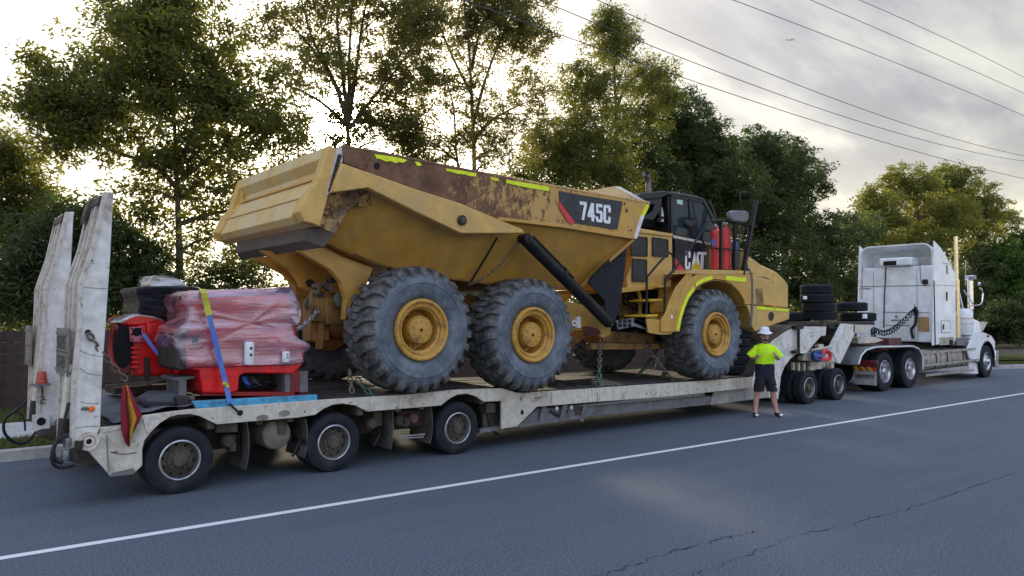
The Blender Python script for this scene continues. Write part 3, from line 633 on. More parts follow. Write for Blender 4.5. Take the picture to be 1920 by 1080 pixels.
# ================================================================ WHEELS
def big_tyre():
    """earthmover tyre, radius .9, axle along Y, outer face at y=0, body towards +Y"""
    Ro, Wd = .86, .76; mb = MB()
    prof = [(.43, .10), (.46, .05), (.52, .015), (.60, -.005), (.66, -.012), (.665, -.022), (.68, -.022), (.685, -.01), (.75, .002), (.79, .03), (.825, .06), (.85, .12), (Ro, .2)]
    full = prof + [(Ro, Wd / 2)] + [(r, Wd - y) for r, y in reversed(prof)] + [(.41, .6), (.41, .16)]
    mb.lathe(full, n=72, closed=True)
    # closed lathe joins last to first ring
    N = 27
    def surf_pt(u, th, h):
        """u in 0..1 from the shoulder to past the centre line on one side"""
        s_ = [(.0, .752, .004), (.12, .80, .022), (.25, .845, .06), (.45, .862, .16), (.75, .865, .27), (1.0, .865, .42)]
        for a, b_ in zip(s_, s_[1:]):
            if u <= b_[0]:
                k = (u - a[0]) / (b_[0] - a[0]); r = a[1] + (b_[1] - a[1]) * k; y = a[2] + (b_[2] - a[2]) * k; break
        hy = -h * max(0, 1 - u * 3.2) * .55
        return (r + h) , y + hy
    us = [0, .12, .25, .45, .75, 1.0]
    for side in (0, 1):
        for k in range(N):
            t0 = 2 * math.pi * (k + .5 * side) / N; top = []; bot = []
            for j, u in enumerate(us):
                wdt = [.052, .058, .062, .064, .06, .042][j] * 2.0
                off = [0, 0, .005, .03, .1, .13][j]
                h = [.012, .036, .044, .046, .046, .04][j]
                for sgn in (-1, 1):
                    th = t0 + off + sgn * wdt / 2 * .9
                    r, y = surf_pt(u, th, h); rb, yb = surf_pt(u, th + 0, -.02)
                    thb = t0 + off + sgn * (wdt / 2 + .012)
                    if side: y = Wd - y; yb = Wd - yb
                    top.append((r * math.cos(th), y, r * math.sin(th))); bot.append((rb * math.cos(thb), yb, rb * math.sin(thb)))
            n = len(us); vs = top + bot; fs = []; o = 2 * n
            for j in range(n - 1):
                a = 2 * j; fs += [(a, a + 1, a + 3, a + 2), (a, a + 2, o + a + 2, o + a), (a + 1, o + a + 1, o + a + 3, a + 3)]
            fs += [(0, o, o + 1, 1), (2 * n - 2, 2 * n - 1, o + 2 * n - 1, o + 2 * n - 2)]
            mb.add(vs, fs)
    return mb
bt = big_tyre(); me_bt = bt.mesh('tyre', 32); me_bt.materials.append(M['tyre_big'])
mb = MB().lathe([(.44, .09), (.445, .03), (.43, .0), (.405, -.004), (.39, .01), (.385, .035), (.36, .045), (.345, .03), (.33, .035), (.325, .07), (.30, .09), (.293, .12), (.288, .33), (.2, .36), (.2, .5), (.44, .5)], n=56, closed=True)
me_rim = mb.mesh('rim', 30); me_rim.materials.append(M['rim_yellow'])
mb = MB().lathe([(.0, .052), (.02, .052), (.16, .06), (.19, .068), (.2, .085), (.205, .12), (.205, .45), (0, .45)], n=44, closed=False)
for k in range(22):
    a = 2 * math.pi * k / 22; mb.cyl((math.cos(a) * .183, .05, math.sin(a) * .183), .0125, .03, n=6)
for k in range(9):
    a = 2 * math.pi * (k + .3) / 9; mb.cyl((math.cos(a) * .13, .044, math.sin(a) * .13), .013, .03, n=6)
for k in range(20):
    a = 2 * math.pi * k / 20; mb.cyl((math.cos(a) * .245, .31, math.sin(a) * .245), .016, .05, n=6)
me_hub = mb.mesh('hub', 30); me_hub.materials.append(M['rim_yellow'])
mb = MB().cyl((.0, .035, .0), .022, .03, n=10); me_plug = mb.mesh('drain_plug', 30); me_plug.materials.append(M['dark'])
me_axle = MB().cyl((0, .3, 0), .17, .9, n=20).mesh('wheel', 30); me_axle.materials.append(M['dark'])
mb = MB()
for grp, n_ in ((.9, 7), (3.6, 9)):
    for i in range(n_):
        th = grp + i * .062; hgt = .05
        for (u0, u1, h0, h1) in ((0, .012, 0, hgt), (.03, .042, 0, hgt), (0, .042, hgt * (.4 if i % 2 else .85), hgt * (.6 if i % 2 else 1.0))):
            pts_ = [( (.70 + h) * math.cos(th + u), y, (.70 + h) * math.sin(th + u)) for y in (-.012, .0) for (u, h) in ((u0, h0), (u1, h0), (u1, h1), (u0, h1))]
            mb.loft(pts_[:4], pts_[4:])
me_let = mb.mesh('sidewall_print', 0); me_let.materials.append(M['tyre_big'])
def sub(me, name, par, loc=(0, 0, 0), rz=0):
    o = bpy.data.objects.new(name, me); COL.objects.link(o); o.parent = par; o.location = loc; o.rotation_euler.z = rz; return o
def big_wheel(parent, x, y, z, far=False, spin=0):
    wl = place(me_axle, 'wheel', (x, y, z), parent, math.pi if far else 0)
    for me, nm in ((me_bt, 'tyre'), (me_rim, 'rim'), (me_hub, 'hub'), (me_plug, 'drain_plug'), (me_let, 'sidewall_print')):
        o = sub(me, nm, wl); o.rotation_euler = (0, spin, 0)
        if nm == 'sidewall_print': o['kind'] = 'stuff'
    return wl
def road_tyre(Ro, W, name):
    mb = MB(); ri = Ro * .58 if Ro < .45 else Ro * .56
    prof = [(ri, .04), (ri + .012, .012), (ri + .03, .003), (Ro * .74, -.006), (Ro * .80, -.008), (Ro * .86, -.002), (Ro * .93, .008), (Ro * .972, .016), (Ro * .99, .03), (Ro, .05)]
    mid = []
    for i in range(1, 5):
        g = .05 + (W - .1) * i / 5; mid += [(Ro, g - .006), (Ro - .012, g - .005), (Ro - .012, g + .005), (Ro, g + .006)]
    full = prof + mid + [(r, W - y) for r, y in reversed(prof)] + [(ri - .01, W - .05), (ri - .01, .05)]
    mb.lathe(full, n=56, closed=True)
    me = mb.mesh(name, 25); me.materials.append(M['tyre']); return me
T_S = road_tyre(.39, .235, 'tyre'); T_L = road_tyre(.54, .28, 'tyre')
def trailer_rim(Ro):
    r = Ro * .58
    a = MB().lathe([(r + .01, .05), (r + .012, .006), (r - .002, -.002), (r - .012, .004), (r - .016, .03), (r - .024, .05), (r - .026, .09), (r - .03, .18), (r - .01, .2), (r + .005, .2)], n=48, closed=True).mesh('rim', 30); a.materials.append(M['galv'])
    b_ = MB().lathe([(r - .02, .11), (r - .035, .10), (.155, .085), (.14, .08), (.13, .06), (.1, .055), (.085, .05), (.08, .01), (.07, .0), (0, -.002)], n=40, closed=False)
    for k in range(10):
        an = 2 * math.pi * k / 10; b_.cyl((math.cos(an) * .118, .03, math.sin(an) * .118), .013, .05, n=6)
    b2 = b_.mesh('hub', 30); b2.materials.append(M['frame_grey'])
    h = MB()
    for k in range(10):
        an = 2 * math.pi * (k + .5) / 10; h.cyl((math.cos(an) * .172, .086, math.sin(an) * .172), .0165, .02, n=12)
    h2 = h.mesh('hand_holes', 30); h2.materials.append(M['black_hole']); return a, b2, h2
RIM_T = trailer_rim(.39)
def drive_rim(Ro, steer=False):
    r = Ro * .56
    a = MB().lathe([(r + .01, .05), (r + .012, .004), (r - .002, -.004), (r - .014, .004), (r - .02, .03), (r - .03, .05), (r - .034, .13), (r - .05, .16), (r - .06, .2), (r + .005, .2)], n=48, closed=True).mesh('rim', 30); a.materials.append(M['alloy'])
    if steer: prof = [(r - .03, .10), (r - .05, .05), (.17, .0), (.15, -.005), (.1, -.005), (.09, -.02), (.085, -.06), (.06, -.075), (0, -.08)]
    else: prof = [(r - .055, .19), (r - .08, .185), (.17, .175), (.15, .16), (.125, .15), (.11, .06), (.105, .02), (.08, .0), (0, -.005)]
    b_ = MB().lathe(prof, n=40)
    for k in range(10):
        an = 2 * math.pi * k / 10; b_.cyl((math.cos(an) * .142, -.03 if steer else .12, math.sin(an) * .142), .015, .05, n=6)
    b2 = b_.mesh('hub', 30); b2.materials.append(M['alloy'])
    h = MB(); rr = .2 if steer else r - .068
    for k in range(10):
        an = 2 * math.pi * (k + .5) / 10; h.cyl((math.cos(an) * .195, .018 if steer else .168, math.sin(an) * .195), .017, .02, n=12)
    h2 = h.mesh('hand_holes', 30); h2.materials.append(M['black_hole']); return a, b2, h2
RIM_D = drive_rim(.54); RIM_F = drive_rim(.54, True)
ax_s = MB().cyl((0, .12, 0), .07, 1.2, n=14).mesh('wheel', 30); ax_s.materials.append(M['frame_grey'])
def road_wheel(parent, x, y, z, T, rims, W, far=False, dual=True):
    wl = place(ax_s, 'wheel', (x, y, z), parent, math.pi if far else 0); sp = random.uniform(0, 6)
    o = sub(T, 'tyre', wl)
    if dual: sub(T, 'tyre', wl, (0, W + .045, 0))
    for me, nm in zip(rims, ('rim', 'hub', 'hand_holes')):
        q = sub(me, nm, wl); q.rotation_euler.y = sp
        if nm == 'hand_holes': q['kind'] = 'stuff'
    return wl
# ================================================================ ARTICULATED DUMP TRUCK
N_, F_ = 9.15, 12.55            # near and far side of the tray
YC = (N_ + F_) / 2
def mir(y): return 2 * YC - y
dt_ = thing('dump_truck', 'dirty yellow six wheeled articulated dump truck chained on the low loader', 'dump truck', (5.8, YC, .95))
DT = dt_
# wheels
for (wx, wz, sp) in ((5.81, 1.885, .1), (7.90, 1.78, .35), (12.72, 1.71, .2)):
    big_wheel(DT, wx, 9.1, wz, False, sp); big_wheel(DT, wx, 12.6, wz, True, sp + .3)
# ---- tray: rails
rail_top = [(640, 276), (697, 285), (780, 302), (905, 326), (1030, 349), (1092, 360), (1216, 381)]
rail_bot = [(1192, 447), (1185, 446), (1055, 424), (935, 411), (780, 372), (690, 352), (642, 345)]
P_ = PP(rail_top + rail_bot, N_)
tray = MB().prism(P_, N_, N_ + .09).build('tray_side', M['rail'], DT, bevel=.01)
MB().prism(P_, F_ - .09, F_).build('tray_side', M['rail'], DT, bevel=.01)
# top lip tube on the rail and the bottom flange
tl = [A(x, y, N_ + .03) for x, y in rail_top]
MB().tube([p + Vector((0, .0, .0)) for p in tl], .035, 8).build('top_lip', M['rail'], tray)
fl = PP([(1190, 443), (1055, 421), (935, 407)], N_ - .035); q = PP([(1190, 449), (1055, 427), (935, 413)], N_ - .035)
MB().loft([(x, N_ - .05, z) for x, z in fl + q[::-1]], [(x, N_ + .12, z) for x, z in fl + q[::-1]]).build('bottom_flange', M['yellow'], tray, bevel=.006)
# yellow front end plate of the rail (clean corner)
MB().px([(1166, 377), (1212, 385), (1188, 443), (1150, 437)], N_ - .012, N_ - .001).build('corner_plate', M['yellow'], tray)
for (x, y, r) in ((1175, 395, .035), (1171, 382, .025), (1179, 433, .015), (1184, 432, .018), (1177, 425, .01), (1144, 429, .018)):
    a = A(x, y, N_ - .014); MB().cyl((a.x, N_ - .016, a.z), r, .01, n=10).build('rust_boss', M['dark'], tray)
# front edge reflective strip (fluoro over white) leaning along the corner
MB().px([(1213, 384), (1218, 386), (1208, 406), (1203, 403)], N_ - .03, N_ - .0).build('reflective_strip', M['hivis'], tray)
MB().px([(1203, 403), (1208, 406), (1194, 448), (1189, 446)], N_ - .03, N_ - .0).build('reflective_strip', M['tape_white'], tray)
# ---- hopper lower side sheets, floor, front wall
bot = [(612, 452), (660, 475), (717, 497), (780, 512), (843, 521), (913, 530), (1000, 541), (1087, 536)]
Yb = 9.85
B3 = [A(x, y, Yb) for x, y in bot]
topx = [A(630, 345, N_ + .06), A(680, 345, N_ + .06), A(740, 362, N_ + .06), A(820, 385, N_ + .06), A(935, 410, N_ + .06), A(1030, 422, N_ + .06), A(1110, 436, N_ + .06), A(1188, 446, N_ + .06)]
def side_sheet(m):
    mb = MB(); k = len(B3); f_ = (lambda p: (p.x, mir(p.y), p.z)) if m else (lambda p: tuple(p))
    vs = [f_(p) for p in topx] + [f_(p) for p in B3]
    vs2 = [(x, y + (-.02 if m else .02), z) for x, y, z in vs]
    fs = [(i, i + 1, k + i + 1, k + i) for i in range(k - 1)]
    mb.add(vs + vs2, fs + [tuple(2 * k + a for a in f) for f in fs]); return mb
side_sheet(0).build('tray_wall', M['yellow'], DT, smooth=15); side_sheet(1).build('tray_wall', M['yellow'], DT, smooth=15)
k = len(B3)
MB().add([tuple(p) for p in B3] + [(p.x, mir(p.y), p.z) for p in B3] + [(p.x, p.y, p.z - .03) for p in B3] + [(p.x, mir(p.y), p.z - .03) for p in B3],
         [(i, i + 1, k + i + 1, k + i) for i in range(k - 1)] + [(2 * k + i, 2 * k + i + 1, 3 * k + i + 1, 3 * k + i) for i in range(k - 1)] + [(i, i + 1, 2 * k + i + 1, 2 * k + i) for i in range(k - 1)]).build('tray_floor', M['yellow'], DT, smooth=15)
# front wall: from floor front up to the rail front, then the peaked spill guard
f0 = B3[-1]; f1 = A(1190, 446, N_); f2 = A(1216, 381, N_)
pk = Vector((f2.x - .02, YC, f2.z + .42)); pk1 = Vector((f2.x - .95, YC, f2.z + .38))
vs = [f0, (f0.x, mir(f0.y), f0.z), (f1.x, F_, f1.z), (f2.x, F_, f2.z), (f2.x - .02, 10.75, f2.z + .4), (f2.x - .02, 10.2, f2.z + .4), f2, f1]
vs = [Vector(v) for v in vs]
MB().loft(vs, [v + Vector((-.05, 0, 0)) for v in vs]).build('front_wall', M['yellow'], DT, smooth=0)
# spill guard: roof like plates leaning forward over the front
g0 = A(1216, 381, N_); g1 = A(1152, 349, 10.0); g2 = A(1097, 360, 9.25); g3 = A(1205, 379, N_ + .04)
MB().loft([g2, g1, g0 - Vector((.12, 0, .03))], [g2 - Vector((0, 0, .03)), g1 - Vector((0, 0, .03)), g0 - Vector((.12, 0, .06))]).build('spill_guard', M['rail'], DT, smooth=0)
gw = Vector((.16, -.03, -.02))
mb = MB().loft([g1, g0 - Vector((.13, 0, 0)), g0 + Vector((.03, 0, 0)), A(1163, 350, 10.05)], [v - Vector((0, 0, .03)) for v in (g1, g0 - Vector((.13, 0, 0)), g0 + Vector((.03, 0, 0)), A(1163, 350, 10.05))])
mb.build('guard_lip', M['tape_white'] if 0 else M['cream'], DT, smooth=0)
gf = [Vector((g1.x, mir(g1.y), g1.z)), Vector((g0.x, F_, g0.z))]
MB().loft([g1, A(1163, 350, 10.05), gf[0] + Vector((.1, 0, 0)), gf[0]], [v - Vector((0, 0, .03)) for v in (g1, A(1163, 350, 10.05), gf[0] + Vector((.1, 0, 0)), gf[0])]).build('spill_guard', M['rail'], DT, smooth=0)
MB().loft([gf[0], gf[1], gf[1] - Vector((1.2, 0, 0))], [v - Vector((0, 0, .03)) for v in (gf[0], gf[1], gf[1] - Vector((1.2, 0, 0)))]).build('spill_guard', M['rail'], DT, smooth=0)
# front edge flange running down the hopper front
MB().beam(A(1188, 449, N_ + .0), A(1089, 537, Yb - .04), .08, .05).build('edge_flange', M['yellow'], DT)
MB().tube([A(606, 452, Yb - .05)] + [A(x, y + 1, Yb - .05) for x, y in bot[1:]], .02, 6).build('floor_seam', M['yellow_dirty'], DT)
# rib across the side sheet (black hose and strap lines in the photo are separate)
MB().tube(catm([A(932, 446, 9.3), A(905, 492, 9.55), A(875, 541, 9.8)]), .018, 6).build('tray_cable', M['black'], DT)
# ---- diagonal side beam
bm_pts = [(642, 306), (780, 355), (860, 380), (980, 430), (984, 437), (865, 437.5), (780, 397), (690, 352), (622, 361)]
def beamy(y0, y1): return MB().prism(PP(bm_pts, 9.02), y0, y1)
beam_ = beamy(9.02, 9.16).build('side_beam', M['yellow_clean'], DT, bevel=.012); beamy(12.54, 12.68).build('side_beam', M['yellow_clean'], DT, bevel=.012)
a = A(865, 413, 9.02); MB().cyl((a.x, 8.975, a.z), .075, .05, n=20).build('pivot_pin', M['dark'], beam_, bevel=.008)
MB().cyl((a.x, 8.96, a.z), .04, .03, n=12).build('pin_cap', M['frame_grey'], beam_)
# rear side gusset under the beam (rusty wear plate)
MB().loft([A(617, 362, 9.17), A(666, 354, 9.2), A(700, 356, 9.25), A(720, 384, 9.4), A(657, 388, 9.3), A(627, 438, 9.2), A(574, 412, 9.3)], [A(617, 362, 9.17) + Vector((0, .08, 0)), A(666, 354, 9.2) + Vector((0, .08, 0)), A(700, 356, 9.25) + Vector((0, .08, 0)), A(720, 384, 9.4) + Vector((0, .08, 0)), A(657, 388, 9.3) + Vector((0, .08, 0)), A(627, 438, 9.2) + Vector((0, .08, 0)), A(574, 412, 9.3) + Vector((0, .08, 0))]).build('wear_gusset', M['gusset'], DT, smooth=0)
# ---- tailgate
tb = Vector((4.05, 0, 3.31)); tt = Vector((4.376, 0, 4.322)); u_ = (tt - tb).normalized(); H_ = (tt - tb).length; n_ = Vector((u_.z, 0, -u_.x))   # n_ points into the tray
def TG(t_, d): p = tb + u_ * (t_ * H_) + n_ * d; return (p.x, p.z)
yg0, yg1 = 9.33, 12.37
tail = MB().prism([TG(0, .12), TG(0, .04), TG(.06, -.05), TG(.30, -.03), TG(.62, .10), TG(.66, .12), TG(.74, .12), TG(.84, .0), TG(1.0, .0), TG(1.0, .2), TG(.0, .2)], yg0, yg1).build('tailgate', M['tail_panel'], DT, smooth=0, bevel=.008)
tail_frame = [TG(0, .1), TG(-.02, 0), TG(.08, -.1), TG(.32, -.07), TG(.5, .0), TG(.68, .0), TG(1, 0), TG(1.0, .22), TG(.64, .24), TG(.45, .2), TG(0, .22)]
for y0, y1 in ((9.15, 9.33), (12.37, 12.55)):
    MB().prism(tail_frame, y0, y1).build('tailgate_frame', M['yellow_clean'], tail, smooth=0, bevel=.01)
# raised panel edge, crease
p0 = TG(.31, -.035); MB().beam((p0[0], yg0 + .05, p0[1]), (p0[0], yg1 - .05, p0[1]), .02, .014).build('panel_crease', M['yellow_clean'], tail)
p0 = TG(.63, .095); MB().beam((p0[0] - .02, yg0 + .12, p0[1]), (p0[0] - .02, yg1 - .12, p0[1]), .03, .03).build('panel_edge', M['yellow_clean'], tail)
for y in (yg0 + .004, yg1 - .12):
    MB().prism([TG(.02, -.02), TG(.07, -.085), TG(.3, -.06), TG(.62, .09), TG(.84, .03), TG(.84, .14), TG(.02, .14)], y, y + .116).build('panel_rib', M['yellow_clean'], tail, smooth=0, bevel=.006)
# rusty seam between tailgate and tray, with cracked weld
MB().px([(632, 278), (641, 276), (643, 300), (622, 362), (612, 366), (625, 310)], 9.13, 9.2).build('tailgate_seam', M['rust_ramp'], DT, smooth=0)
mb = MB()
for i in range(16):
    t_ = i / 15; a = A(637 - 18 * t_, 292 + 66 * t_, 9.115); mb.box(a.x - .022, a.x + .022, 9.1, 9.125, a.z - .016, a.z + .016 + .01 * (i % 2))
mb.build('weld_blobs', M['dark'], DT)['kind'] = 'stuff'
# rusty block behind the top rear corner
MB().px([(643, 279), (697, 287), (684, 320), (645, 305)], 9.11, 9.16).build('wear_block', M['rust_ramp'] if 0 else M['rail'], DT, bevel=.006)
a = A(707, 311, N_ - .01); MB().cyl((a.x, N_ - .012, a.z), .045, .02, n=12).build('rust_hole', M['black_hole'], tray)
# ---- dark duck tail lip below the tailgate
c1 = A(572, 413, 9.55); c1b = A(572, 451, 9.55); c2 = A(627, 438, 9.17); c3 = A(607, 464, 9.3)
rear_x = c1.x; low = Vector((c1b.x, c1b.y, c1b.z))
ring_near = [c2, c1, c1b, c3]
def m3(p): return Vector((p.x, mir(p.y), p.z))
top = [c2, c1, m3(c1), m3(c2)]; btm = [c3, c1b, m3(c1b), m3(c3)]
MB().loft(top, btm).build('tail_lip', M['dark'] if 0 else surf('dull_brown_wear_plate', (.085, .07, .065), .55, dirt=(.13, .11, .1), dscale=3), DT, smooth=0, bevel=.006)
# plate closing tray end down to lip
MB().px([(574, 411), (627, 436), (640, 360), (617, 362)], 9.35, 9.38).build('tail_cheek', M['yellow'], DT)
# ---- underside: curved hinge frames from the lip down to the pins
def hinge(y0, y1, dx=0):
    o = [(502, 482), (560, 478), (612, 470), (640, 500), (655, 530), (660, 560), (657, 600), (640, 600), (610, 560), (590, 545), (572, 545), (562, 538), (556, 520), (540, 504), (522, 492)]
    return MB().prism([(x + dx, z) for x, z in PP(o, 10.0)], y0, y1)
near_h = PP([(560, 470), (612, 464), (640, 480), (700, 502), (690, 530), (660, 570), (650, 600), (645, 600), (648, 560), (640, 530), (620, 506), (590, 488)], 9.95)
MB().prism(near_h, 9.95, 10.07).build('hinge_frame', M['yellow'], DT, smooth=0, bevel=.01)
MB().prism(near_h, 11.6, 11.72).build('hinge_frame', M['yellow'], DT, smooth=0, bevel=.01)
far_h = PP([(490, 470), (530, 470), (600, 476), (640, 520), (640, 560), (600, 545), (592, 545), (578, 546), (566, 538), (558, 522), (545, 506), (520, 490)], 10.9)
MB().prism(far_h, 10.9, 11.02).build('hinge_frame', M['yellow'], DT, smooth=0, bevel=.01)
a = A(580, 531, 10.9); MB().cyl((a.x, 10.86, a.z), .06, .05, n=16).build('hinge_pin', M['dark'], DT)
# rear chassis: frame end, hitch plates, hoses, rear axle
for y in (10.35, 11.25):
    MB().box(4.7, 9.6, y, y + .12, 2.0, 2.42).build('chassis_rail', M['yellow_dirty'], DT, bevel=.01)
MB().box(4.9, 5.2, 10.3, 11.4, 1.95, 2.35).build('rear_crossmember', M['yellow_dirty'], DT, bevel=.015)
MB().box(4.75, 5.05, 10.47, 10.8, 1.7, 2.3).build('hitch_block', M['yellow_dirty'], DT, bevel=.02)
for yy, pts in ((10.5, [(571, 573), (573, 562), (588, 545), (592, 548), (586, 570), (590, 585), (597, 583), (592, 590), (584, 590)]), (10.15, [(627, 565), (629, 555), (645, 536), (650, 545), (645, 570), (635, 577)])):
    MB().px(pts, yy, yy + .05).build('tow_hook', M['green'], DT, bevel=.006)
for (x, y, yy) in ((598, 536, 10.3), (612, 535, 10.3), (625, 525, 10.2), (622, 540, 10.2), (594, 548, 10.3), (603, 552, 10.3)):
    a = A(x, y, yy); MB().cyl((a.x, yy, a.z), .045, .16, n=14).build('hydraulic_coupling', M['dark'] if (x % 2) else M['chain'], DT)
mb = MB().px([(598, 560), (622, 557), (628, 570), (612, 600), (606, 655), (596, 655), (598, 600)], 10.4, 10.5); mb.build('brake_bracket', M['yellow_dirty'], DT, bevel=.01)
for wx, wz in ((5.81, 1.885), (7.9, 1.78), (12.72, 1.71)):
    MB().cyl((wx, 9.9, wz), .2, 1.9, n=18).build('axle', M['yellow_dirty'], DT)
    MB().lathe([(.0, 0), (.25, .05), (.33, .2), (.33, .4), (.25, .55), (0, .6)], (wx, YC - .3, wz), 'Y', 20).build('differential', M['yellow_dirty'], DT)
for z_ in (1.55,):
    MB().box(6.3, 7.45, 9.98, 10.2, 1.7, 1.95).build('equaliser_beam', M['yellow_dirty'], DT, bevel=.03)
# ---- hoist cylinder
h0, h1, h2 = A(984, 447, 9.12), A(1052, 510, 9.25), A(1140, 604, 9.42)
MB().cyl((h0.x, 9.03, h0.z), .07, .2, n=14).build('cylinder_eye', M['black'], DT)
hc = MB().tube([h0, h0.lerp(h2, .04), h2], .105, 16).build('hoist_cylinder', M['black'], DT)
MB().tube([h1 + Vector((-.02, 0, 0)), h1 + Vector((.04, 0, -.05))], .125, 16).build('cylinder_collar', M['black'], hc)
MB().tube([h0.lerp(h2, .02) + Vector((.09, -.06, .06)), h0.lerp(h2, .48) + Vector((.09, -.06, .06)), h0.lerp(h2, .5) + Vector((.02, -.03, .02))], .016, 6).build('cylinder_pipe', M['black'], hc)
# ---- black rubber mudguard sheet in front of the second wheel
MB().px([(1176, 460), (1172, 500), (1164, 560), (1152, 610), (1149, 614), (1140, 614), (1138, 606), (1134, 563), (1103, 530), (1108, 520), (1130, 497)], 9.42, 9.45).build('mudguard_flap', M['rubber'], DT)
MB().tube([A(1174, 476, 9.39), A(1130, 508, 9.39), A(1106, 529, 9.39)], .02, 6).build('flap_stay', M['black'], DT)
a = A(1147, 607, 9.41); MB().lathe([(.02, 0), (.035, 0), (.035, .02), (.02, .02)], (a.x, 9.4, a.z), 'Y', 12, closed=True).build('flap_bolt', M['galv'], DT)
# ---- front end of the rear frame and articulation hitch
MB().px([(1040, 560), (1068, 566), (1090, 570), (1118, 586), (1146, 612), (1146, 628), (1132, 634), (1100, 622), (1070, 618), (1040, 640)], 9.75, 9.85).build('hitch_frame', M['yellow'], DT, bevel=.012)
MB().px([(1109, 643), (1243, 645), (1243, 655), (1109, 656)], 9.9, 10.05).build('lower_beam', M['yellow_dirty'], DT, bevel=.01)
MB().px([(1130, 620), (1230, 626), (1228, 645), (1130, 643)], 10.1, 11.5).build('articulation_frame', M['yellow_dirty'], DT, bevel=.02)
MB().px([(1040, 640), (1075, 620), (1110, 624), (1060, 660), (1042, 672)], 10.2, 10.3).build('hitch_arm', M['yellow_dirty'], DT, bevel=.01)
mb = MB()
for i in range(5):
    mb.tube(catm([A(1093 + i, 615 + i, 9.7), A(1100, 613 + 3 * i, 9.68), A(1120, 618 + 3 * i, 9.68), A(1125 - i, 626, 9.72)], 4), .02, 6)
mb.build('red_sling', M['maroon'], DT)['kind'] = 'stuff'
a = A(1084, 604, 9.7); MB().box(a.x - .05, a.x + .05, 9.68, 9.74, a.z - .1, a.z + .1).build('tag_plate', M['white'], DT)
a = A(1076, 606, 9.7); MB().lathe([(.03, 0), (.06, 0), (.06, .03), (.03, .03)], (a.x, 9.68, a.z), 'Y', 12, closed=True).build('shackle', M['white'], DT)
# valve block, pipes and hoses between tray and cab
for i, (pts, r, mt) in enumerate((
    ([(1176, 502), (1185, 520), (1196, 545), (1200, 560), (1200, 588)], .035, 'yellow'), ([(1178, 475), (1182, 500), (1178, 530)], .12, 'yellow_clean'),
    ([(1165, 490), (1175, 530), (1185, 560), (1196, 575)], .02, 'black'), ([(1170, 495), (1182, 530), (1192, 555)], .02, 'black'), ([(1160, 520), (1170, 552), (1190, 580), (1210, 570)], .022, 'black'),
    ([(1173, 552), (1174, 566), (1184, 570), (1205, 570)], .025, 'galv'), ([(1180, 550), (1186, 560), (1205, 562)], .02, 'galv'), ([(1150, 560), (1160, 575), (1182, 600), (1205, 602)], .025, 'black'),
    ([(1163, 545), (1163, 575), (1165, 600)], .05, 'yellow_dirty'), ([(1195, 545), (1210, 555), (1215, 590)], .02, 'black'))):
    MB().tube(catm([A(x, y, 9.9 + .04 * i) for x, y in pts], 4), r, 8).build('hydraulic_hose' if mt == 'black' else 'steel_pipe', M[mt], DT)
MB().px([(1160, 572), (1205, 575), (1205, 590), (1160, 592)], 10.1, 10.6).build('valve_block', M['yellow_dirty'], DT, bevel=.015)
MB().px([(1150, 545), (1240, 545), (1240, 600), (1150, 600)], 10.6, 11.6).build('transmission_housing', M['dark'], DT, bevel=.03)
MB().px([(1120, 592), (1215, 600), (1215, 628), (1120, 620)], 10.5, 11.7).build('articulation_joint', M['dark'], DT, bevel=.03)
# folding lower step, grey perforated
st = MB().px([(1156, 601), (1190, 596), (1228, 615), (1222, 622), (1190, 612), (1160, 618)], 9.3, 9.34).build('folding_step', M['grey'], DT, bevel=.004)
MB().loft([A(1190, 596, 9.3), A(1228, 615, 9.3), A(1230, 622, 9.3), A(1188, 605, 9.3)], [A(1190, 596, 9.7), A(1228, 615, 9.7), A(1230, 622, 9.7), A(1188, 605, 9.7)]).build('step_tread', M['grey'], st)
mb = MB()
for i in range(3):
    for j in range(2):
        a = A(1163 + i * 9, 602 + j * 8, 9.295); mb.box(a.x - .04, a.x + .03, 9.285, 9.298, a.z - .03, a.z + .03)
mb.build('step_holes', M['black_hole'], st)
# ---- grille box behind the cab
G0, G1 = 9.72, 12.0
gb = MB().px([(1188, 432), (1196, 427), (1261, 438), (1262, 522), (1234, 541), (1176, 543), (1176, 520), (1184, 500)], G0, G1).build('engine_side_box', M['yellow_clean'], DT, bevel=.02)
MB().px([(1186, 429), (1262, 438), (1262, 444), (1186, 435)], G0 - .03, G1 + .03).build('box_lid', M['yellow_clean'], gb, bevel=.01)
MB().px([(1166, 540), (1238, 533), (1238, 541), (1166, 549)], G0 - .1, G1).build('deck_sill', M['yellow'], gb, bevel=.01)
grm = surf('fine_grille_mesh', (.05, .05, .05), .7, dirt=(.09, .09, .08), dscale=8)
for pts in ([(1184, 444), (1213, 446), (1213, 480), (1184, 478)], [(1224, 446), (1252, 450), (1252, 481), (1224, 479)], [(1186, 486), (1212, 488), (1212, 527), (1186, 527)]):
    MB().px(pts, G0 - .02, G0 - .002).build('grille', grm, gb)
    q = PP(pts, G0 - .02); q = [Vector((x, G0 - .022, z)) for x, z in q]; mb = MB()
    for i in range(4): mb.beam(q[i], q[(i + 1) % 4], .02, .03)
    for i in range(1, 8):
        a_ = q[0].lerp(q[3], i / 8); b_ = q[1].lerp(q[2], i / 8); mb.beam(a_, b_, .008, .012)
    mb.build('grille_frame', M['yellow_clean'] if 0 else M['dark'], gb)
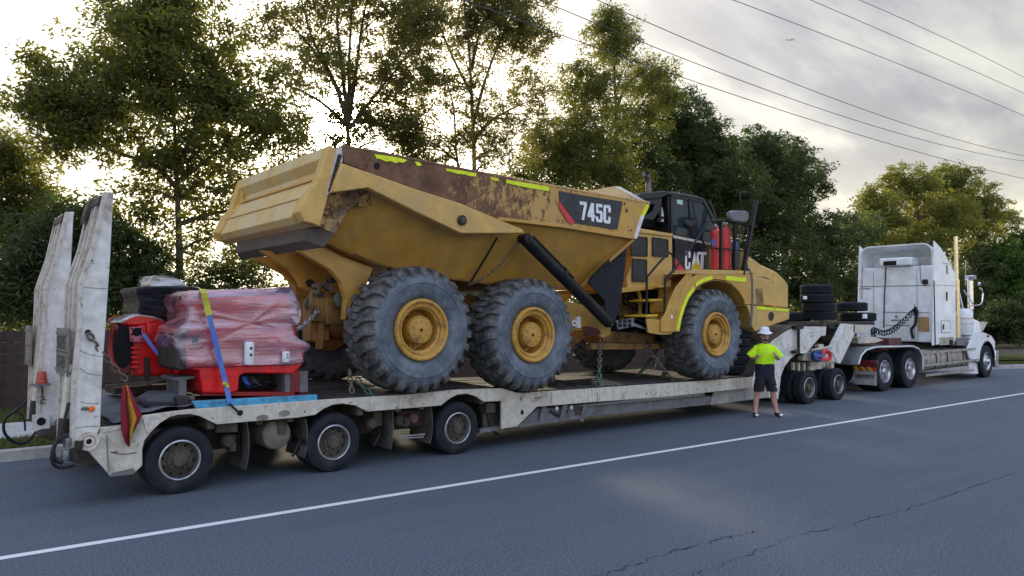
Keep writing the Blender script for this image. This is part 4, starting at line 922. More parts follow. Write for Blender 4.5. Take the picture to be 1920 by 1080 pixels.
# ---- cab
CN, CF = 9.8, 11.7
cab = MB().px([(1252, 362), (1262, 358.5), (1310, 367), (1322, 373), (1344, 414), (1343, 459), (1331, 459), (1331, 512), (1287, 513), (1264, 486), (1262, 441), (1256, 438)], CN, CF).build('cab', M['navy'], DT, bevel=.03, seg=2)
MB().px([(1192, 370), (1206, 361), (1246, 357.5), (1314, 369), (1322, 375), (1252, 366), (1240, 372), (1200, 376)], CN - .03, CF + .03).build('cab_roof', M['navy'], cab, bevel=.02)
MB().px([(1197, 380), (1206, 372), (1242, 368), (1240, 392), (1226, 412), (1203, 411), (1212, 404), (1224, 396), (1228, 384), (1212, 382)], CN, CN + .12).build('exhaust_shroud', M['navy'], cab, bevel=.01)
MB().px([(1200, 400), (1256, 372), (1258, 430), (1204, 424)], CN + .35, CF).build('rear_recess', M['black_hole'], cab)
gl = MB().px([(1258.5, 369), (1290, 373), (1296, 444), (1260, 439)], CN - .012, CN + .006).build('door_window', M['glass'], cab)
MB().px([(1293, 373.5), (1316, 378), (1324, 388), (1341, 425), (1331, 454), (1298, 445)], CN - .012, CN + .006).build('side_window', M['glass'], cab)
MB().px([(1269, 374), (1280, 375), (1280, 384), (1270, 382)], CN - .02, CN - .014).build('window_sticker', surf('pale_green_sticker', (.45, .62, .58), .5), cab)
mb = MB()
for seg_ in ([(1258, 368), (1318, 378), (1325, 388), (1343, 425)], [(1258, 368), (1259, 440), (1297, 446), (1332, 456)], [(1291.5, 373), (1297, 446)]):
    q = [A(x, y, CN - .02) for x, y in seg_]
    for a_, b_ in zip(q, q[1:]): mb.beam(a_, b_, .025, .05)
mb.build('window_frame', M['navy'], cab)
MB().px([(1263, 441), (1332, 455), (1332, 459.5), (1263, 446)], CN - .035, CN).build('waist_strip', M['cream'], cab)
# interior seat and wheel shapes behind the glass, mirror seen through it
MB().px([(1286, 412), (1296, 414), (1309, 412), (1311, 416), (1306, 424), (1294, 427), (1287, 420)], CN - .1, CN - .06).build('round_mirror', M['dark'], cab, bevel=.02)
MB().tube(catm([A(1330, 376, CN + .4), A(1335, 385, CN + .3), A(1343, 408, CN + .1)]), .015, 6).build('wiper_rail', M['black'], cab)
# door decal: black panel is the cab itself; CAT, triangle, red wedge
dec = MB().px([(1265, 447.5), (1330, 461), (1329, 505), (1286, 513), (1266, 485)], CN - .045, CN - .038).build('door_panel', M['decal_black'] if 0 else M['navy'], cab)
MB().px([(1266, 484), (1289, 512), (1266.5, 512)], CN - .052, CN - .046).build('red_flash', M['wred'], cab)
yb = CN - .058
def q4(pts, Y): return [A(x, y, Y) for x, y in pts]
def glyph(rects, corners, name, mat, parent, th=.006):
    """block letter from polygons in unit coordinates mapped on four corners (bl, br, tr, tl)"""
    bl, br, tr, tl = [Vector(c) for c in corners]; mb = MB()
    def mp_(u, k): return bl * (1 - u) * (1 - k) + br * u * (1 - k) + tr * u * k + tl * (1 - u) * k
    for poly in rects:
        a_ = [mp_(u, k) for u, k in poly]; mb.loft(a_, [p + Vector((0, th, 0)) for p in a_])
    return mb.build(name, mat, parent, smooth=0)
gC = [[(0, .15), (.14, 0), (.86, 0), (1, .15), (1, .38), (.66, .38), (.66, .17), (.34, .17), (.34, .83), (.66, .83), (.66, .62), (1, .62), (1, .85), (.86, 1), (.14, 1), (0, .85)]]
gA = [[(0, 0), (.3, 0), (.42, .42), (.58, .42), (.7, 0), (1, 0), (.68, 1), (.32, 1)]]
gT = [[(.33, 0), (.67, 0), (.67, .82), (1, .82), (1, 1), (0, 1), (0, .82), (.33, .82)]]
g7 = [[(.2, 0), (.56, 0), (1, .84), (1, 1), (0, 1), (0, .82), (.64, .82)]]
g4 = [[(.52, 0), (.86, 0), (.86, .2), (1, .2), (1, .37), (.86, .37), (.86, 1), (.5, 1), (0, .36), (0, .2), (.52, .2)]]
g5 = [[(0, .14), (.14, 0), (.86, 0), (1, .14), (1, .5), (.86, .64), (.36, .64), (.36, .83), (.95, .83), (.95, 1), (.05, 1), (.05, .5), (.2, .48), (.64, .48), (.64, .17), (.34, .17), (.34, .3), (0, .3)]]
glyph(gC, q4([(1284.5, 505), (1294.5, 505), (1295, 470), (1285, 470.5)], yb), 'letter_c', M['white'], cab)
glyph([[(0, 0), (.3, 0), (.68, 1), (.32, 1)], [(.36, .74), (.48, .5), (1, 0), (.66, 1)][:0] or [(.32, 1), (.5, .45), (.68, 1)], [(.7, 0), (1, 0), (.68, 1), (.4, .9)]], q4([(1296, 505), (1313, 505), (1314, 471), (1297, 471)], yb), 'letter_a', M['white'], cab)
glyph(gT, q4([(1308, 504), (1324, 504), (1325.5, 472.5), (1309.5, 472)], yb), 'letter_t', M['white'], cab)
MB().px([(1305.5, 489), (1316, 505), (1295.5, 505)], CN - .068, CN - .06).build('yellow_triangle', M['cat_yellow'], cab)
# 745C decal on the tray side
plate = MB().px([(1048.5, 358), (1092, 366), (1168, 378), (1157.5, 431), (1078, 418), (1050, 385)], N_ - .014, N_ - .006).build('model_decal', M['decal_black'], tray)
MB().px([(1048, 377), (1077.5, 416), (1074, 419), (1065, 417), (1049, 390)], N_ - .022, N_ - .015).build('red_flash', M['wred'], tray)
gy = N_ - .022
def lerp2(u, top): # baseline and cap line of the lettering
    return (1087 + 58.5 * u, 377.3 + 8.0 * u) if top else (1088 + 57 * u, 411.5 + 8.5 * u)
for ch, g, a_, b_ in (('digit', g7, 0, .225), ('digit', g4, .25, .49), ('digit', g5, .515, .74), ('letter', gC, .765, 1.0)):
    glyph(g, [A(*lerp2(a_, 0), gy), A(*lerp2(b_, 0), gy), A(*lerp2(b_, 1), gy), A(*lerp2(a_, 1), gy)], ch, M['white'], tray)
# peeling fluoro tape along the top of the rail
def tape(pts):
    return MB().px(pts, N_ - .012, N_ - .004).build('fluoro_tape', M['hivis'], tray, smooth=0)
tape([(702, 289), (720, 291), (745, 295), (764, 300), (757, 305), (748, 304), (742, 306), (733, 302), (724, 303), (713, 298), (706, 297)])
tape([(778, 303), (786, 304), (791, 309), (785, 312), (781, 309)])
tape([(836, 316), (862, 319), (894, 325), (892, 331), (880, 330), (872, 327), (858, 326), (846, 322), (838, 321)])
tape([(918, 331), (934, 335), (937, 339), (928, 339), (922, 336)])
tape([(950, 337), (1030, 350), (1029.5, 358.5), (990, 352), (949, 343)])
# ---- hood and nose
HN = 9.62
hood = [(1399, 470), (1404, 483), (1416, 489), (1431, 500), (1459, 513), (1472, 526), (1478, 534), (1478.5, 578), (1399, 571)]
q = PP(hood, HN); q2 = PP(hood, HN)
mb = MB(); ri = []
for yy, sc_, dz in ((HN, 0, -.0), (HN + .12, .0, .07), (HN + .5, 0, .11), (11.2, 0, .11), (11.9, 0, .07), (12.0, 0, 0)):
    zmin = min(z for x, z in q); ri.append([(x, yy, z + (dz if z > zmin + .35 else 0)) for x, z in q])
mb.rings(ri); hd = mb.build('hood', M['yellow_clean'], DT, smooth=40)
bev = hd.modifiers.new('b', 'BEVEL'); bev.width = .03; bev.segments = 2; bev.limit_method = 'ANGLE'
# side intake bulge, dark recess, cut line
MB().px([(1410, 520), (1430, 520), (1450, 526), (1452, 574), (1413, 572)], HN - .06, HN + .02).build('hood_side_panel', M['yellow_clean'], hd, bevel=.03, seg=2)
MB().px([(1413, 541), (1429, 541), (1433, 573), (1414, 572)], HN - .075, HN - .055).build('intake_recess', M['yellow_dirty'], hd)
MB().tube(catm([A(1420, 520, HN - .02), A(1435, 521, HN - .02), A(1450, 529, HN - .02)]), .012, 5).build('hood_gap', M['black'], hd)
low_ = [(1400, 572), (1481, 579), (1480, 599), (1440, 613), (1417, 622), (1411, 614), (1405, 585)]
ln = MB().px(low_, 9.5, 12.15).build('bumper', M['yellow_clean'], DT, bevel=.02, seg=2)
MB().px([(1420, 573.5), (1478, 580), (1478, 584.5), (1420, 580)], 9.49, 9.5).build('fluoro_tape', M['hivis'], ln)
MB().px([(1453, 576), (1455, 576), (1455, 584), (1453, 584)], 9.485, 9.49).build('tape_gap', M['yellow_clean'], ln)
a = A(1445.5, 593, 9.5); MB().cyl((a.x, 9.485, a.z), .1, .02, n=20).build('tow_eye_hole', M['dark'], ln)
# ---- near fender with stairs
FN = 9.12
arch_o = [(1263, 622), (1270, 580), (1281, 545), (1296, 522), (1306, 515), (1330, 511), (1416, 514), (1416, 571), (1397, 571)]
arch_i = [(1397, 568), (1391, 556), (1384, 546), (1372, 535), (1358, 528), (1342, 526), (1328, 528), (1315, 534), (1303, 545), (1293, 558), (1284, 580), (1278, 600), (1274, 622)]
fen = MB().prism(PP(arch_o + arch_i, FN), FN, FN + .06).build('fender', M['yellow'], DT, smooth=0, bevel=.008)
pi = PP(arch_i, FN); mb = MB().loft([(x, FN, z) for x, z in pi] + [(x, FN, z + .03) for x, z in reversed(pi)], [(x, 9.9, z) for x, z in pi] + [(x, 9.9, z + .03) for x, z in reversed(pi)]); mb.build('fender_arch', M['yellow'], fen)
MB().prism(PP(arch_o + arch_i, 9.12), mir(FN + .06), mir(FN)).build('fender', M['yellow'], DT, smooth=0)
# outer leading flank, from fender foot back to the stairs
MB().px([(1240, 622), (1263, 622), (1270, 580), (1281, 545), (1296, 522), (1303, 508), (1290, 512), (1268, 538), (1258, 560), (1247, 590), (1240, 600)], FN + .02, FN + .05).build('fender_flank', M['yellow'], fen, smooth=0, bevel=.006)
# platform on top of the fender
MB().px([(1290, 513), (1303, 505), (1412, 508), (1416, 513), (1330, 516)], FN - .01, 9.86).build('fender_deck', M['yellow_clean'], fen, bevel=.012)
MB().px([(1399, 514), (1416, 513), (1418, 571), (1399, 571)], FN + .02, 9.6).build('fender_rear_box', M['yellow_clean'], fen, bevel=.01)
# tape on the arch edge
def band(pts, w_, Y, name='fluoro_tape', mat='hivis', par=None):
    q = [A(x, y, Y) for x, y in pts]; mb = MB(); ring = []
    for i, p in enumerate(q):
        d = (q[min(i + 1, len(q) - 1)] - q[max(i - 1, 0)]).normalized(); s_ = Vector((-d.z, 0, d.x)) * w_ / 2
        ring.append((p + s_, p - s_))
    for (a1, a2), (b1, b2) in zip(ring, ring[1:]): mb.loft([a1, a2, b2, b1], [v + Vector((0, .006, 0)) for v in (a1, a2, b2, b1)])
    return mb.build(name, M[mat], par, smooth=0)
band(catm([(1270.5, 620, 0), (1275, 598, 0), (1281.5, 575, 0), (1290, 556, 0), (1302, 540, 0), (1304, 538, 0)], 3) and [(1270.5, 620), (1274.5, 600), (1281, 577), (1289, 558), (1302, 539)], .075, FN - .01, par=fen)
band([(1305, 534), (1318, 526), (1336, 520)], .075, FN - .01, par=fen)
band([(1361, 521), (1399, 525)], .09, FN - .01, par=fen)
# stairs
for i, (x0, x1, y0, dd) in enumerate(((1211, 1234, 591, 9.2), (1220, 1243, 562, 9.35), (1236, 1259, 536, 9.5), (1259, 1283, 516, 9.6))):
    MB().px([(x0, y0), (x1, y0 - 2), (x1, y0 + 1.5), (x0, y0 + 3.5)], dd, dd + .55).build('step', M['cat_yellow'] if i < 2 else M['yellow_clean'], fen, bevel=.004)
    bp_ = [(x0 + 2, y0 + 3), (x1 - 1, y0 + 1), (x1 + 1, y0 + 22), (x0 + 1, y0 + 24)]
    MB().px(bp_, dd + .2, dd + .24).build('riser', M['yellow'], fen)
MB().px([(1213, 594), (1236, 592), (1244, 560), (1262, 536), (1284, 514), (1290, 513), (1270, 540), (1258, 562), (1248, 590), (1252, 625), (1240, 628), (1214, 622)], 9.78, 9.82).build('stair_stringer', M['yellow'], fen, bevel=.006)
MB().px([(1213, 598), (1240, 600), (1264, 622), (1258, 627), (1238, 628), (1216, 624)], 9.18, 9.22).build('stair_skirt', M['yellow'], fen, bevel=.006)
# hand rails
def rail(pts, r=.022, par=DT, name='handrail', Y=None, mat='black'):
    q = [A(p[0], p[1], p[2] if len(p) > 2 else Y) for p in pts]; return MB().tube(catm(q, 4), r, 8).build(name, M[mat], par)
rail([(1212, 590), (1212.5, 560), (1213, 522), (1216, 516), (1249, 478), (1256, 475), (1262, 482), (1262, 512)], Y=9.3)
rail([(1246, 588), (1247, 560), (1247, 527), (1250, 520), (1270, 498), (1311, 442), (1328, 416), (1333, 414), (1345, 414.5)], Y=9.18)
rail([(1311, 441), (1314, 444), (1323, 464)], Y=9.18)
rail([(1333, 414), (1352, 414), (1378, 418), (1418, 425)], Y=9.2)
rail([(1324, 464), (1352, 466), (1400, 471), (1420, 473)], .015, Y=9.22)
MB().beam(A(1352, 414, 9.2), A(1351, 512, 9.2), .05, .05).build('rail_post', M['black'], DT)
MB().beam(A(1378, 418, 9.2), A(1377, 514, 9.2), .05, .05).build('rail_post', M['black'], DT)
rail([(1296.5, 460), (1296, 500)], .015, Y=9.2, name='rail_post')
# mirror mast leaning forward, bracket arm and mirror
MB().beam(A(1418, 376, 9.15), A(1392, 515, 9.15), .09, .07).build('mirror_mast', M['grey'] if 0 else M['black'], DT, bevel=.008)
rail([(1413, 370), (1404, 361), (1390, 361), (1387.5, 366), (1392, 395), (1395, 410), (1397, 420), (1412, 424)], .016, Y=9.18, name='mirror_bracket')
MB().px([(1370, 397), (1376, 394), (1400, 395), (1405, 400), (1404, 413), (1399, 417), (1376, 415), (1370, 409)], 9.1, 9.2).build('mirror', surf('grey_mirror_shell', (.14, .15, .16), .4), DT, bevel=.025, seg=2)
rail([(1403, 511), (1400, 500), (1399, 495)], .03, Y=9.2, name='stay')
rail([(1400, 500), (1409, 520), (1410, 580), (1407, 610)], .028, Y=9.12, name='down_pipe', mat='grey')
rail([(1388, 455), (1388, 432), (1395, 429), (1410, 430)], .014, Y=9.7, name='bracket')
# fire suppression: two red cylinders in a guard, blue bottle behind
for (xa, xb, yt, yb_, Y, mt) in ((1333, 1352, 430, 505, 9.35, 'red_cyl'), (1348, 1371, 426, 505, 9.3, 'red_cyl')):
    a = A((xa + xb) / 2, yb_, Y + .12); s_ = F / (a - CAM).dot(fw); r_ = (xb - xa) / 2 / s_; h_ = (yb_ - yt) / s_
    mb = MB().lathe([(0, 0), (r_, 0), (r_, h_ - r_ * .8), (r_ * .93, h_ - r_ * .45), (r_ * .7, h_ - r_ * .15), (.035, h_), (.035, h_ + .03), (0, h_ + .03)], (a.x, a.y, a.z), 'Z', 20)
    c_ = mb.build('extinguisher_cylinder', M[mt], DT)
    MB().box(a.x - .05, a.x + .05, a.y - .03, a.y + .03, a.z + h_ + .02, a.z + h_ + .1).build('valve', M['galv'], c_, bevel=.01)
    MB().tube([(a.x + .05, a.y, a.z + h_ + .06), (a.x + .12, a.y, a.z + h_ + .05), (a.x + .16, a.y, a.z + h_ - .06)], .018, 6).build('hose', M['red_cyl'], c_)
    MB().lathe([(r_ + .004, h_ * .5), (r_ + .012, h_ * .5), (r_ + .012, h_ * .53), (r_ + .004, h_ * .53)], (a.x, a.y, a.z), 'Z', 20, closed=True).build('clamp_band', M['red_cyl'], c_)
a = A(1337, 455, 9.28); MB().cyl((a.x - .02, 9.25, a.z), .07, .01, n=16).build('blue_label', M['blue'], DT)
MB().px([(1379, 452), (1388, 452), (1388, 504), (1379, 503)], 9.6, 9.8).build('toolbox', M['navy'], DT, bevel=.01)
a = A(1384, 460, 9.4); MB().lathe([(0, 0), (.075, 0), (.075, .2), (.03, .26), (0, .26)], (a.x, 9.5, a.z - .15), 'Z', 16).build('blue_bottle', M['blue'], DT)
# exhaust
e = [A(1229, 392, 9.95), A(1224, 383, 9.95), A(1217, 374, 9.95), A(1216, 358, 9.95), A(1215, 338, 9.95), A(1209, 326, 9.9)]
MB().tube(catm(e, 4), .062, 14).build('exhaust_pipe', surf('heat_stained_steel', (.2, .17, .15), .5, metal=.5, dirt=(.1, .08, .07), dscale=9), DT)
a = A(1209, 325, 9.88); MB().cyl((a.x - .0, a.y - .064, a.z - .0), .045, .02, n=12).build('exhaust_mouth', M['black_hole'], DT)
a = A(1241, 412, 10.0); MB().lathe([(0, 0), (.07, 0), (.08, .12), (.055, .3), (0, .32)], (a.x, a.y, a.z - .05), 'Z', 14).build('air_filter', M['galv'], DT)
MB().tube(catm([A(1232, 416, 9.95), A(1238, 408, 9.95), A(1248, 412, 9.95), A(1247, 428, 9.95)]), .03, 8).build('intake_hose', M['black'], DT)
# front chassis under the cab and inner wheel arch
MB().px([(1240, 540), (1400, 560), (1400, 640), (1240, 640)], 10.2, 11.5).build('front_frame', M['dark'], DT, bevel=.03)
MB().px([(1330, 520), (1400, 520), (1400, 575), (1330, 560)], 9.95, 10.0).build('inner_guard', M['black'], DT)
MB().beam(A(1262, 655, 10.2), A(1240, 715, 10.2), .08, .05).build('front_brace', M['green'], DT)
# stencilled marks on the fender flank
for (x, y) in ((1256, 577), (1261, 577), (1265, 577), (1255, 585), (1261, 583), (1264, 586)):
    a = A(x, y, FN + .01); MB().box(a.x - .014, a.x + .016, FN + .012, FN + .019, a.z - .02, a.z + .006).build('stencil_mark', surf('pale_stencil', (.55, .42, .2), .6) if 'pale_stencil' not in bpy.data.materials else bpy.data.materials['pale_stencil'], fen)
a = A(1260, 594, FN + .01); MB().box(a.x - .02, a.x + .02, FN + .01, FN + .019, a.z - .035, a.z + .03).build('white_patch', M['white'], fen)
# ================================================================ LOW LOADER TRAILER
TR = thing('low_loader_trailer', 'long white low loader trailer with two upright loading ramps, carrying the yellow dump truck', 'trailer', (2.6, 10.9, 0))
TN, TF = 9.36, 12.44
tmir = lambda y: TN + TF - y
side = [(188, 802), (188, 812), (158, 838), (203, 888), (207, 894), (250, 889), (267, 873), (267, 842), (271, 826), (285, 808), (300, 793), (316, 783), (333, 778), (357, 776.5), (373, 780), (390, 787.5), (407, 796),
        (560, 783), (591, 778), (608, 766), (624, 759), (641, 756.5), (667, 760.5), (689, 772), (827, 760.5), (844, 747), (858, 740), (874, 738), (892, 743), (907, 753.5), (941, 752), (941, 804), (969, 800), (982, 788), (1007, 763), (1100, 755), (1250, 744), (1411, 727),
        (1411, 707), (1300, 715.5), (1200, 722), (1100, 729), (1010, 735), (984, 737), (968, 736), (942, 728), (852, 731), (760, 740), (600, 750), (450, 761), (357, 767.5), (320, 772), (270, 779), (228, 797)]
sb = MB().px(side, TN, TN + .05).build('side_beam', M['cream'], TR, smooth=0, bevel=.006)
MB().prism(PP(side, TN), TF - .05, TF).build('side_beam', M['cream'], TR, smooth=0)
# cut line, latch slot, light patches and tie holes on the near beam
def mark(x, y, wd, h, mat, nm, Y=TN, d=.006, par=sb):
    a = A(x, y, Y); return MB().box(a.x - wd / 2, a.x + wd / 2, Y - d, Y - .001, a.z - h / 2, a.z + h / 2).build(nm, M[mat], par)
def disc(x, y, rx, mat, nm, Y=TN, d=.006, par=sb, asp=1):
    a = A(x, y, Y); o = MB().lathe([(0, 0), (rx, 0), (rx, d), (0, d)], (0, 0, 0), 'Y', 18)
    o.v = [(a.x + v[0], Y - d + v[1] - .001, a.z + v[2] * asp) for v in o.v]; return o.build(nm, M[mat], par)
disc(450, 774, .035, 'black_hole', 'tie_hole'); disc(492, 783, .08, 'sign_brown', 'bare_patch', asp=.45); disc(533, 775, .075, 'sign_brown', 'bare_patch', asp=.5); disc(979, 773, .03, 'black_hole', 'latch_slot', asp=1.3)
mark(1008, 746, .14, .03, 'sign_brown', 'worn_print'); mark(1002, 752, .12, .012, 'sign_brown', 'worn_print'); mark(1033, 746, .012, .17, 'sign_brown', 'weld_scar'); mark(1120, 745, .01, .17, 'sign_brown', 'weld_scar'); mark(1380, 719, .01, .16, 'sign_brown', 'weld_scar')
MB().beam(A(200, 815, TN - .004), A(204, 886, TN - .004), .01, .012).build('weld_seam', M['sign_brown'], sb)
MB().beam(A(208, 848, TN - .006), A(221, 847, TN - .006), .01, .01).build('scratch', M['dark'], sb)
MB().tube(catm([A(208, 848, TN - .004), A(232, 851, TN - .006), A(256, 848, TN - .004)]), .008, 5).build('dent_crease', M['sign_brown'], sb)
MB().px([(209, 887), (250, 878), (255, 884), (250, 889), (207, 894)], TN - .012, TN).build('bent_skirt', M['grey'], sb)
MB().px([(190, 803), (228, 797), (240, 794), (238, 801), (192, 811)], TN - .02, TN).build('torn_edge', M['rust_ramp'], sb)
MB().px([(268, 782), (300, 775), (322, 773), (316, 783), (300, 793), (285, 808), (276, 812), (272, 800)], TN - .015, TN).build('torn_edge', M['rust_ramp'], sb)
# recessed panel with sunken pocket between wheel and the gooseneck part of the beam
MB().px([(906, 753), (942, 751), (942, 806), (906, 806)], TN + .25, TN + .3).build('pocket_back', M['frame_grey'], TR)
MB().beam(A(941, 752, TN), A(941, 804, TN), .03, .03).build('pocket_edge', M['cream'], TR)
# deck plating: steel bed and timber boards
def deck_poly(dz):
    pts = PP([(228, 797), (270, 779), (320, 772), (357, 767.5), (450, 761), (600, 750), (760, 740), (852, 731), (942, 728), (968, 736), (1010, 735), (1100, 729), (1200, 722), (1300, 715.5), (1411, 707)], TN)
    return pts
dp = deck_poly(0)
def deck_z(x):
    for (x0, z0), (x1, z1) in zip(dp, dp[1:]):
        if x <= x1: return z0 + (z1 - z0) * max(0, (x - x0)) / (x1 - x0)
    return dp[-1][1]
MB().loft([(x, TN + .05, z - .03) for x, z in dp] + [(x, TN + .05, z - .09) for x, z in reversed(dp)], [(x, TF - .05, z - .03) for x, z in dp] + [(x, TF - .05, z - .09) for x, z in reversed(dp)]).build('deck_plate', M['dark'], TR, smooth=0)
segs = [(3.1, 4.75), (4.77, 6.4), (6.42, 7.35), (8.0, 9.9), (9.92, 11.9), (11.92, 14.15)]
nb = 13; bw = (TF - TN - .16) / nb
for (x0, x1) in segs:
    z0, z1 = deck_z(x0) - .028, deck_z(x1) - .028
    for i in range(nb):
        y0 = TN + .08 + i * bw + .008; y1 = y0 + bw - .016; h = .045 + random.uniform(-.008, .008)
        xm = x0 + (x1 - x0) * .0
        pr = [(x0 + .006, z0), (x1 - .006, z1), (x1 - .006, z1 + h), (x0 + .006, z0 + h)]
        MB().prism(pr, y0, y1).build('deck_board', M['timber'], TR, smooth=0, bevel=.006)
# chassis under the deck
for y in (10.15, 11.5):
    MB().box(2.3, 7.6, y, y + .12, .34, .88).build('chassis_rail', M['frame_grey'], TR, bevel=.01)
MB().box(2.1, 2.5, 9.6, 12.2, .45, .75).build('rear_crossbeam', M['frame_grey'], TR, bevel=.01)
for x in (3.0, 3.6, 4.0, 5.0, 5.6, 6.0, 7.1, 7.6):
    MB().box(x - .04, x + .04, TN + .06, TF - .06, .72, deck_z(x) - .1).build('crossmember', M['frame_grey'], TR)
# low box frame between the rear bogie and the front
bx = PP([(941, 806), (960, 806), (1100, 781), (1332, 759), (1340, 742), (1118, 762), (1007, 766), (982, 790), (969, 802)], TN + .14)
MB().prism(bx, TN + .14, TN + .2).build('belly_frame', M['grey'], TR, smooth=0, bevel=.006)
MB().prism(PP([(900, 812), (941, 806), (1100, 783), (1100, 777), (941, 798), (900, 805)], TN + .1), TN + .1, TN + .2).build('belly_flange', M['grey'], TR)
MB().px([(1332, 759), (1442, 745), (1442, 722), (1411, 727), (1340, 733)], TN + .12, TN + .16).build('front_skirt', M['cream'] if 0 else surf('pale_grey_skirt', (.33, .32, .3), .55, dirt=(.2, .19, .17), dscale=3), TR)
MB().box(8.0, 14.6, 9.7, 12.1, .5, .62).build('belly_plate', M['dark'], TR)
for x in (1022, 1060, 1098):
    MB().beam(A(x, 757, TN + .1), A(x - 8, 790, TN + .1), .1, .02, (0, 1, 0)).build('belly_rib', M['grey'], TR)
for (x, y) in ((1043.5, 765.5), (1071, 764)): disc(x, y, .035, 'white', 'reflector', Y=TN + .12, par=TR)
for i in range(3): chain(A(1079 + 3 * i, 758, TN + .12), A(1082 + 3 * i, 784 - i * 4, TN + .12), 'hanging_chain', M['chain'], TR, sag=0, link=.05, thick=.007, wid=.016)
MB().tube(catm([A(1030, 770, TN + .15), A(1045, 778, TN + .13), A(1055, 775, TN + .14), A(1064, 770, TN + .15)]), .03, 7).build('air_line_bundle', M['dark'], TR)
MB().px([(1028, 763), (1054, 761), (1054, 780), (1030, 784)], TN + .22, TN + .5).build('stowage_box', surf('rusty_winch', (.12, .05, .03), .7, dirt=(.05, .03, .02)), TR)
# tank, mud flaps, brake bits
a = A(520, 815, 9.55); MB().lathe([(0, -.03), (.12, -.02), (.185, .02), (.2, .06), (.2, 1.1), (0, 1.1)], (a.x, 9.55, a.z), 'Y', 24).build('air_tank', surf('dusty_tank_paint', (.2, .18, .15), .6, dirt=(.13, .11, .09), dscale=4), TR)
MB().px([(522, 786), (537, 785), (537, 814), (522, 815)], 9.5, 9.54).build('tank_bracket', M['frame_grey'], TR, bevel=.005)
def flap(px_, y0, y1, bend=.06, top_=None):
    a = A(px_, y0, 9.42); b_ = A(px_, y1, 9.42); pts = []
    for i in range(6):
        k = i / 5; pts.append((a.x + bend * .8 * math.sin(k * 2.2) - .05 * k * k, b_.z + (a.z - b_.z) * (1 - k)))
    ring = pts + [(x + .015, z) for x, z in reversed(pts)]
    return MB().prism(ring, 9.42, 10.02).build('mud_flap', M['flap'], TR)
flap(462, 793, 880); flap(572, 785, 858); flap(735, 768, 842, .04); flap(808, 764, 832, .05)
for (x0, x1, y0, y1, yy) in ((405, 447, 795, 812, 9.5), (420, 445, 815, 842, 9.65), (432, 444, 830, 848, 9.55), (702, 718, 772, 800, 9.6), (745, 800, 770, 800, 9.7), (912, 930, 756, 775, 9.5), (905, 918, 770, 812, 9.8)):
    MB().px([(x0, y0), (x1, y0 - 1), (x1, y1 - 1), (x0, y1)], yy, yy + .18).build('suspension_bracket', M['frame_grey'], TR, bevel=.012)
for (x, y) in ((762, 792), (778, 785), (752, 790), (430, 828), (700, 795)):
    a = A(x, y, 9.55); MB().lathe([(0, 0), (.06, .0), (.085, .04), (.085, .09), (.06, .13), (0, .13)], (a.x, 9.55, a.z), 'Y', 16).build('brake_chamber', M['frame_grey'] if x != 778 else surf('rusty_red_can', (.2, .05, .035), .7, dirt=(.09, .06, .05)), TR)
MB().beam(A(748, 818, 9.5), A(796, 814, 9.5), .02, .02).build('light_rail', M['galv'], TR); MB().beam(A(750, 822, 9.5), A(794, 819, 9.5), .015, .015).build('light_rail', M['galv'], TR)
for pts in ([(560, 790), (566, 815), (556, 840), (548, 856)], [(700, 790), (712, 812), (700, 835)], [(912, 775), (918, 800), (935, 815)], [(453, 800), (446, 830), (452, 858)]):
    MB().tube(catm([A(x, y, 9.62) for x, y in pts]), .02, 7).build('brake_hose', M['black'], TR)
# suspension crossbars
for x in (2.65, 4.61, 6.63):
    MB().box(x - .5, x + .1, 9.9, 10.05, .36, .46).build('trailing_arm', M['frame_grey'], TR, bevel=.01)
    MB().cyl((x, 9.6, .39), .075, 2.6, n=14).build('axle', M['frame_grey'], TR)
    road_wheel(TR, x, 9.4, .39, T_S, RIM_T, .235); road_wheel(TR, x, 12.4, .39, T_S, RIM_T, .235, True)
